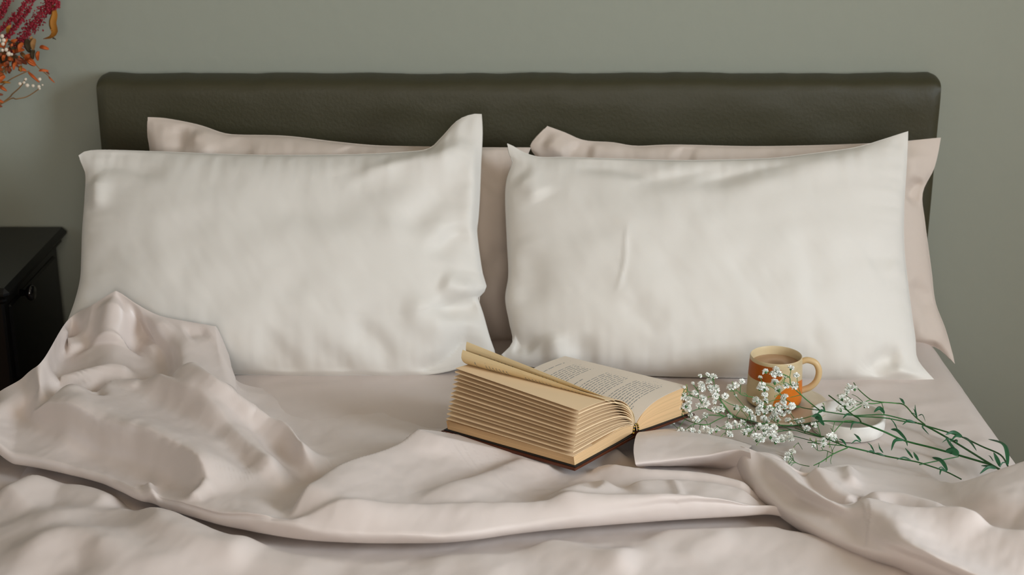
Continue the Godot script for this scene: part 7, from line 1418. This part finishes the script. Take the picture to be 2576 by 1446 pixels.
	obj("branch", tube([Vector3(0.4678, 0.564, 0.6926), Vector3(0.462, 0.564, 0.6618), Vector3(0.4554, 0.5694, 0.632), Vector3(0.4476, 0.5803, 0.632)], 0.00075, 0.00051, 5, 4), fresh, t)
	obj("branch", tube([Vector3(0.4477, 0.564, 0.679), Vector3(0.4359, 0.564, 0.6653), Vector3(0.4251, 0.564, 0.6444)], 0.00075, 0.00051, 5, 4), fresh, t)
	obj("branch", tube([Vector3(0.444, 0.564, 0.701), Vector3(0.4264, 0.564, 0.7226), Vector3(0.4109, 0.585, 0.7683)], 0.000625, 0.000425, 5, 4), fresh, t)
	obj("branch", tube([Vector3(0.4494, 0.564, 0.7259), Vector3(0.4517, 0.564, 0.752)], 0.0005, 0.00034, 5, 4), fresh, t)
	obj("branch", tube([Vector3(0.5002, 0.59, 0.7889), Vector3(0.499, 0.59, 0.7396), Vector3(0.4982, 0.59, 0.7295)], 0.000625, 0.000425, 5, 4), fresh, t)
	obj("leaf", leaf([Vector3(0.6546, 0.5675, 0.8353), Vector3(0.6514, 0.572, 0.8106), Vector3(0.6422, 0.57, 0.794)], 0.0033), leafy, t)
	obj("leaf", leaf([Vector3(0.6539, 0.5675, 0.8368), Vector3(0.6434, 0.572, 0.8414), Vector3(0.6379, 0.57, 0.855)], 0.0017), leafy, t)
	obj("leaf", leaf([Vector3(0.6521, 0.5675, 0.8338), Vector3(0.6458, 0.572, 0.8322), Vector3(0.6384, 0.57, 0.8374)], 0.0009), leafy, t)
	obj("leaf", leaf([Vector3(0.5593, 0.5675, 0.7695), Vector3(0.5566, 0.572, 0.7565), Vector3(0.5416, 0.594, 0.7921)], 0.0013), leafy, t)
	obj("leaf", leaf([Vector3(0.5723, 0.5675, 0.7727), Vector3(0.5683, 0.572, 0.763), Vector3(0.5585, 0.594, 0.7921)], 0.0014), leafy, t)
	obj("leaf", leaf([Vector3(0.5599, 0.5675, 0.7727), Vector3(0.5527, 0.572, 0.7743), Vector3(0.546, 0.57, 0.7768)], 0.0011), leafy, t)
	obj("leaf", leaf([Vector3(0.5722, 0.5675, 0.7848), Vector3(0.5629, 0.572, 0.7839), Vector3(0.554, 0.57, 0.7807)], 0.0012), leafy, t)
	obj("leaf", leaf([Vector3(0.6135, 0.5675, 0.7918), Vector3(0.6091, 0.572, 0.7791), Vector3(0.6089, 0.57, 0.7598)], 0.0018), leafy, t)
	obj("leaf", leaf([Vector3(0.62, 0.5675, 0.8013), Vector3(0.6169, 0.572, 0.7918), Vector3(0.6185, 0.57, 0.7743)], 0.0023), leafy, t)
	obj("leaf", leaf([Vector3(0.6095, 0.5675, 0.7997), Vector3(0.5977, 0.572, 0.7981), Vector3(0.5858, 0.57, 0.8028)], 0.0013), leafy, t)
	obj("leaf", leaf([Vector3(0.5343, 0.5915, 0.7818), Vector3(0.5301, 0.596, 0.7759), Vector3(0.528, 0.594, 0.7595)], 0.0019), leafy, t)
	obj("leaf", leaf([Vector3(0.5335, 0.5915, 0.7857), Vector3(0.5246, 0.596, 0.7889), Vector3(0.5162, 0.594, 0.7969)], 0.0011), leafy, t)
	obj("leaf", leaf([Vector3(0.5087, 0.5915, 0.7969), Vector3(0.5043, 0.596, 0.7889), Vector3(0.5008, 0.594, 0.7792)], 0.0017), leafy, t)
	var twigs_3: Array = []
	twigs_3.append(tube([Vector3(0.4515, 0.5749, 0.632), Vector3(0.4502, 0.5759, 0.6331), Vector3(0.4494, 0.5741, 0.632)], 0.00060, 0.00045, 4, 3))
	twigs_3.append(tube([Vector3(0.4251, 0.564, 0.6444), Vector3(0.4227, 0.5654, 0.6367), Vector3(0.4228, 0.5647, 0.632)], 0.00060, 0.00045, 4, 3))
	twigs_3.append(tube([Vector3(0.3909, 0.585, 0.7488), Vector3(0.3889, 0.5861, 0.752), Vector3(0.3835, 0.585, 0.7521)], 0.00060, 0.00045, 4, 3))
	twigs_3.append(tube([Vector3(0.3909, 0.585, 0.7488), Vector3(0.3917, 0.5854, 0.7484), Vector3(0.3927, 0.585, 0.7455)], 0.00060, 0.00045, 4, 3))
	twigs_3.append(tube([Vector3(0.4008, 0.585, 0.7422), Vector3(0.4017, 0.5877, 0.7483), Vector3(0.4013, 0.585, 0.7521)], 0.00060, 0.00045, 4, 3))
	twigs_3.append(tube([Vector3(0.4109, 0.585, 0.7683), Vector3(0.4092, 0.5872, 0.7686), Vector3(0.4062, 0.585, 0.7683)], 0.00060, 0.00045, 4, 3))
	twigs_3.append(tube([Vector3(0.423, 0.564, 0.7226), Vector3(0.4219, 0.5658, 0.7173), Vector3(0.4241, 0.564, 0.716)], 0.00060, 0.00045, 4, 3))
	twigs_3.append(tube([Vector3(0.4293, 0.564, 0.719), Vector3(0.4276, 0.5663, 0.7124), Vector3(0.4286, 0.564, 0.7094)], 0.00060, 0.00045, 4, 3))
	twigs_3.append(tube([Vector3(0.441, 0.564, 0.7046), Vector3(0.4389, 0.5643, 0.7035), Vector3(0.4401, 0.564, 0.6993)], 0.00060, 0.00045, 4, 3))
	twigs_3.append(tube([Vector3(0.4381, 0.564, 0.7082), Vector3(0.4374, 0.5641, 0.7118), Vector3(0.4392, 0.564, 0.7127)], 0.00060, 0.00045, 4, 3))
	twigs_3.append(tube([Vector3(0.4684, 0.564, 0.6845), Vector3(0.4688, 0.5662, 0.6818), Vector3(0.4723, 0.564, 0.6756)], 0.00060, 0.00045, 4, 3))
	twigs_3.append(tube([Vector3(0.4782, 0.59, 0.7132), Vector3(0.4744, 0.591, 0.716), Vector3(0.474, 0.59, 0.7183)], 0.00060, 0.00045, 4, 3))
	twigs_3.append(tube([Vector3(0.3942, 0.585, 0.7466), Vector3(0.3949, 0.5877, 0.7347), Vector3(0.3944, 0.585, 0.7256)], 0.00060, 0.00045, 4, 3))
	twigs_3.append(tube([Vector3(0.4008, 0.585, 0.7422), Vector3(0.3994, 0.5872, 0.7356), Vector3(0.4013, 0.585, 0.7256)], 0.00060, 0.00045, 4, 3))
	twigs_3.append(tube([Vector3(0.46, 0.59, 0.7996), Vector3(0.459, 0.5922, 0.7961), Vector3(0.4585, 0.59, 0.7952)], 0.00060, 0.00045, 4, 3))
	twigs_3.append(tube([Vector3(0.4753, 0.59, 0.7878), Vector3(0.4755, 0.5906, 0.7823), Vector3(0.4776, 0.59, 0.776)], 0.00060, 0.00045, 4, 3))
	twigs_3.append(tube([Vector3(0.4753, 0.59, 0.7878), Vector3(0.4738, 0.5921, 0.7917), Vector3(0.4746, 0.59, 0.792)], 0.00060, 0.00045, 4, 3))
	twigs_3.append(tube([Vector3(0.4875, 0.59, 0.7727), Vector3(0.4871, 0.5921, 0.7691), Vector3(0.4883, 0.59, 0.7663)], 0.00060, 0.00045, 4, 3))
	twigs_3.append(tube([Vector3(0.4994, 0.59, 0.7562), Vector3(0.4983, 0.5918, 0.7587), Vector3(0.4943, 0.59, 0.763)], 0.00060, 0.00045, 4, 3))
	twigs_3.append(tube([Vector3(0.4286, 0.564, 0.7807), Vector3(0.43, 0.5641, 0.7711), Vector3(0.4336, 0.564, 0.7616)], 0.00060, 0.00045, 4, 3))
	twigs_3.append(tube([Vector3(0.426, 0.564, 0.7744), Vector3(0.4248, 0.565, 0.7755), Vector3(0.4247, 0.564, 0.7744)], 0.00060, 0.00045, 4, 3))
	twigs_3.append(tube([Vector3(0.4266, 0.564, 0.787), Vector3(0.4223, 0.567, 0.7877), Vector3(0.4209, 0.564, 0.7885)], 0.00060, 0.00045, 4, 3))
	twigs_3.append(tube([Vector3(0.4251, 0.564, 0.6444), Vector3(0.4276, 0.5693, 0.6378), Vector3(0.4282, 0.5694, 0.632)], 0.00060, 0.00045, 4, 3))
	twigs_3.append(tube([Vector3(0.4287, 0.564, 0.6514), Vector3(0.4316, 0.5667, 0.6445), Vector3(0.4314, 0.564, 0.6409)], 0.00060, 0.00045, 4, 3))
	twigs_3.append(tube([Vector3(0.4107, 0.585, 0.7356), Vector3(0.4079, 0.5873, 0.7408), Vector3(0.4069, 0.585, 0.7422)], 0.00060, 0.00045, 4, 3))
	twigs_3.append(tube([Vector3(0.3975, 0.585, 0.7444), Vector3(0.3992, 0.5853, 0.7416), Vector3(0.4006, 0.585, 0.7389)], 0.00060, 0.00045, 4, 3))
	twigs_3.append(tube([Vector3(0.3909, 0.585, 0.7488), Vector3(0.3872, 0.5872, 0.756), Vector3(0.3848, 0.585, 0.7619)], 0.00060, 0.00045, 4, 3))
	twigs_3.append(tube([Vector3(0.3909, 0.585, 0.7488), Vector3(0.3924, 0.587, 0.7297), Vector3(0.394, 0.585, 0.7107)], 0.00060, 0.00045, 4, 3))
	twigs_3.append(tube([Vector3(0.4307, 0.564, 0.7883), Vector3(0.4241, 0.566, 0.803), Vector3(0.4174, 0.564, 0.8177)], 0.00060, 0.00045, 4, 3))
	twigs_3.append(tube([Vector3(0.4955, 0.566, 0.7727), Vector3(0.4899, 0.58, 0.779), Vector3(0.4844, 0.59, 0.7854)], 0.00060, 0.00045, 4, 3))
	twigs_3.append(tube([Vector3(0.4936, 0.59, 0.7515), Vector3(0.4883, 0.592, 0.7756), Vector3(0.4829, 0.59, 0.7997)], 0.00060, 0.00045, 4, 3))
	twigs_3.append(tube([Vector3(0.4794, 0.59, 0.7267), Vector3(0.4803, 0.592, 0.7135), Vector3(0.4813, 0.59, 0.7004)], 0.00060, 0.00045, 4, 3))
	twigs_3.append(tube([Vector3(0.4335, 0.564, 0.7986), Vector3(0.4274, 0.566, 0.8071), Vector3(0.4213, 0.564, 0.8156)], 0.00060, 0.00045, 4, 3))
	twigs_3.append(tube([Vector3(0.4978, 0.59, 0.7851), Vector3(0.4957, 0.592, 0.7734), Vector3(0.4935, 0.59, 0.7617)], 0.00060, 0.00045, 4, 3))
	twigs_3.append(tube([Vector3(0.4498, 0.564, 0.7303), Vector3(0.4451, 0.566, 0.7364), Vector3(0.4404, 0.564, 0.7424)], 0.00060, 0.00045, 4, 3))
	twigs_3.append(tube([Vector3(0.4383, 0.564, 0.6824), Vector3(0.4267, 0.5765, 0.7059), Vector3(0.4151, 0.585, 0.7295)], 0.00060, 0.00045, 4, 3))
	twigs_3.append(tube([Vector3(0.3942, 0.585, 0.7466), Vector3(0.3848, 0.587, 0.7634), Vector3(0.3755, 0.585, 0.7801)], 0.00060, 0.00045, 4, 3))
	twigs_3.append(tube([Vector3(0.4767, 0.59, 0.763), Vector3(0.4743, 0.592, 0.7507), Vector3(0.4719, 0.59, 0.7383)], 0.00060, 0.00045, 4, 3))
	twigs_3.append(tube([Vector3(0.4298, 0.564, 0.7838), Vector3(0.4261, 0.566, 0.7906), Vector3(0.4224, 0.564, 0.7974)], 0.00060, 0.00045, 4, 3))
	twigs_3.append(tube([Vector3(0.4687, 0.566, 0.8033), Vector3(0.4635, 0.568, 0.8206), Vector3(0.4582, 0.566, 0.8379)], 0.00060, 0.00045, 4, 3))
	twigs_3.append(tube([Vector3(0.4818, 0.566, 0.7603), Vector3(0.4752, 0.58, 0.775), Vector3(0.4686, 0.59, 0.7896)], 0.00060, 0.00045, 4, 3))
	twigs_3.append(tube([Vector3(0.4593, 0.59, 0.7969), Vector3(0.4592, 0.592, 0.7834), Vector3(0.459, 0.59, 0.7699)], 0.00060, 0.00045, 4, 3))
	twigs_3.append(tube([Vector3(0.4346, 0.564, 0.8002), Vector3(0.4253, 0.566, 0.804), Vector3(0.416, 0.564, 0.8079)], 0.00060, 0.00045, 4, 3))
	twigs_3.append(tube([Vector3(0.4736, 0.566, 0.7587), Vector3(0.4708, 0.58, 0.7642), Vector3(0.4679, 0.59, 0.7698)], 0.00060, 0.00045, 4, 3))
	twigs_3.append(tube([Vector3(0.4889, 0.566, 0.7641), Vector3(0.4844, 0.568, 0.7811), Vector3(0.4798, 0.566, 0.798)], 0.00060, 0.00045, 4, 3))
	twigs_3.append(tube([Vector3(0.4008, 0.585, 0.7422), Vector3(0.3974, 0.587, 0.7318), Vector3(0.3941, 0.585, 0.7214)], 0.00060, 0.00045, 4, 3))
	twigs_3.append(tube([Vector3(0.4798, 0.59, 0.7889), Vector3(0.4729, 0.592, 0.7832), Vector3(0.4659, 0.59, 0.7776)], 0.00060, 0.00045, 4, 3))
	twigs_3.append(tube([Vector3(0.4311, 0.564, 0.7905), Vector3(0.4312, 0.566, 0.78), Vector3(0.4312, 0.564, 0.7696)], 0.00060, 0.00045, 4, 3))
	twigs_3.append(tube([Vector3(0.5, 0.59, 0.7808), Vector3(0.498, 0.58, 0.7714), Vector3(0.4961, 0.566, 0.762)], 0.00060, 0.00045, 4, 3))
	obj("twigs", joined(twigs_3), fresh, t).set_meta("kind", "stuff")
	for p in [Vector3(0.4494, 0.5741, 0.632), Vector3(0.4228, 0.5647, 0.632), Vector3(0.3835, 0.585, 0.7521), Vector3(0.3927, 0.585, 0.7455), Vector3(0.4013, 0.585, 0.7521), Vector3(0.4062, 0.585, 0.7683), Vector3(0.4241, 0.564, 0.716), Vector3(0.4286, 0.564, 0.7094), Vector3(0.4401, 0.564, 0.6993), Vector3(0.4392, 0.564, 0.7127), Vector3(0.4723, 0.564, 0.6756), Vector3(0.474, 0.59, 0.7183), Vector3(0.3944, 0.585, 0.7256), Vector3(0.4013, 0.585, 0.7256), Vector3(0.4776, 0.59, 0.776), Vector3(0.4746, 0.59, 0.792), Vector3(0.4883, 0.59, 0.7663), Vector3(0.4943, 0.59, 0.763), Vector3(0.4336, 0.564, 0.7616), Vector3(0.4247, 0.564, 0.7744), Vector3(0.4209, 0.564, 0.7885), Vector3(0.4282, 0.5694, 0.632), Vector3(0.4314, 0.564, 0.6409), Vector3(0.4069, 0.585, 0.7422), Vector3(0.4006, 0.585, 0.7389), Vector3(0.3848, 0.585, 0.7619)]:
		put(kinds[rng.randi() % 4], "blossom", p, rng.randf_range(1.0, 1.35), t)
	for p in [Vector3(0.4585, 0.59, 0.7952)]:
		put(kinds[rng.randi() % 4], "blossom", p, rng.randf_range(0.5, 0.75), t)
	for p in [Vector3(0.394, 0.585, 0.7107), Vector3(0.4174, 0.564, 0.8177), Vector3(0.4844, 0.59, 0.7854), Vector3(0.4829, 0.59, 0.7997), Vector3(0.4813, 0.59, 0.7004), Vector3(0.4213, 0.564, 0.8156), Vector3(0.4935, 0.59, 0.7617), Vector3(0.4404, 0.564, 0.7424), Vector3(0.4151, 0.585, 0.7295), Vector3(0.3755, 0.585, 0.7801), Vector3(0.4719, 0.59, 0.7383), Vector3(0.4224, 0.564, 0.7974), Vector3(0.4582, 0.566, 0.8379), Vector3(0.4686, 0.59, 0.7896), Vector3(0.459, 0.59, 0.7699), Vector3(0.416, 0.564, 0.8079), Vector3(0.4679, 0.59, 0.7698), Vector3(0.4798, 0.566, 0.798), Vector3(0.3941, 0.585, 0.7214), Vector3(0.4659, 0.59, 0.7776), Vector3(0.4312, 0.564, 0.7696), Vector3(0.4961, 0.566, 0.762)]:
		put(bud, "bud", p, rng.randf_range(0.7, 1.2), t)

func put(m: Mesh, called: String, p: Vector3, s: float, t: Node3D) -> void:
	var o := MeshInstance3D.new()
	o.name = called
	o.mesh = m
	t.add_child(o, true)
	o.position = p - t.position
	o.basis = Basis(Vector3(rng.randf_range(-1, 1), 0.3, rng.randf_range(-1, 1)).normalized(), rng.randf_range(-1.0, 1.0)).rotated(Vector3.UP, rng.randf() * TAU).scaled(Vector3.ONE * s)

func blossom(sd: int) -> ArrayMesh:      # a small double flower: crowded white petals over a green calyx
	var g := RandomNumberGenerator.new()
	g.seed = 100 + sd
	var st := begin()
	for k in 34:
		var ring := sqrt((k + 0.5) / 34.0)
		var a := k * 2.39996 + g.randf_range(-0.2, 0.2)
		var tilt := ring * 1.75
		var out := Vector3(cos(a) * sin(tilt), cos(tilt), sin(a) * sin(tilt))
		var side := out.cross(Vector3(0.13, 1, 0.2)).normalized()
		side = side.rotated(out, g.randf_range(-0.7, 0.7))
		var up := side.cross(out).normalized()
		var r := 0.0056 * g.randf_range(0.82, 1.1)
		var wd := 0.0014 * g.randf_range(0.8, 1.25)
		var p0 := out * 0.0012
		var p1 := out * r * 0.62 + side * wd + up * 0.0003
		var p2 := out * r * 0.62 - side * wd + up * 0.0003
		var p3 := out * r + side * wd * 0.75 + up * g.randf_range(-0.0012, 0.0006)
		var p4 := out * r - side * wd * 0.75 + up * g.randf_range(-0.0012, 0.0006)
		var p5 := out * r * 0.93 - up * 0.0004
		for q in [[p0, p1, p2], [p1, p3, p5], [p1, p5, p2], [p2, p5, p4]]:
			var nn: Vector3 = (q[2] - q[0]).cross(q[1] - q[0]).normalized()
			if nn.dot(up) > 0.0:
				tri(st, q[0], q[1], q[2], nn)
			else:
				tri(st, q[0], q[2], q[1], -nn)
	var white := mat(Color(0.96, 0.96, 0.94), 0.8, 0.2)
	white.backlight_enabled = true
	white.backlight = Color(0.45, 0.46, 0.42)
	var m := st.commit()
	m.surface_set_material(0, white)
	var cal := lathe([Vector2(0.0, -0.0036), Vector2(0.0007, -0.0034), Vector2(0.0017, -0.0016), Vector2(0.0021, 0.0006), Vector2(0.0012, 0.0011)], Vector3.ZERO, 8)
	m.add_surface_from_arrays(Mesh.PRIMITIVE_TRIANGLES, cal.surface_get_arrays(0))
	m.surface_set_material(1, mat(Color(0.22, 0.42, 0.20), 0.7))
	return m

func bud_mesh() -> ArrayMesh:
	var m := lathe([Vector2(0.0, -0.0018), Vector2(0.0009, -0.0012), Vector2(0.0011, 0.0002), Vector2(0.0007, 0.0014), Vector2(0.0, 0.0018)], Vector3.ZERO, 8)
	m.surface_set_material(0, mat(Color(0.55, 0.62, 0.38), 0.7))
	return m

func leaf(pts: Array, half: float) -> ArrayMesh:      # a lance-shaped leaf, folded along its midrib
	var n := 16
	var v := PackedVector3Array()
	for k in n + 1:
		var f := float(k) / n
		var p := along(pts, f)
		var d := (along(pts, minf(f + 0.03, 1.0)) - along(pts, maxf(f - 0.03, 0.0))).normalized()
		var s := d.cross(Vector3(0, 0.5, 0.85)).normalized()
		var up := s.cross(d).normalized()
		var wd := half * pow(sin(PI * clampf(pow(f, 0.8) * 0.97 + 0.02, 0.0, 1.0)), 0.8)
		for a in [[-1.0, 0.3], [-0.5, 0.16], [0.0, 0.0], [0.5, 0.16], [1.0, 0.3], [0.5, 0.1], [0.0, -0.08], [-0.5, 0.1], [-1.0, 0.3]]:
			v.append(p + s * wd * a[0] + up * wd * a[1])
	return sheet(v, 9, n + 1)
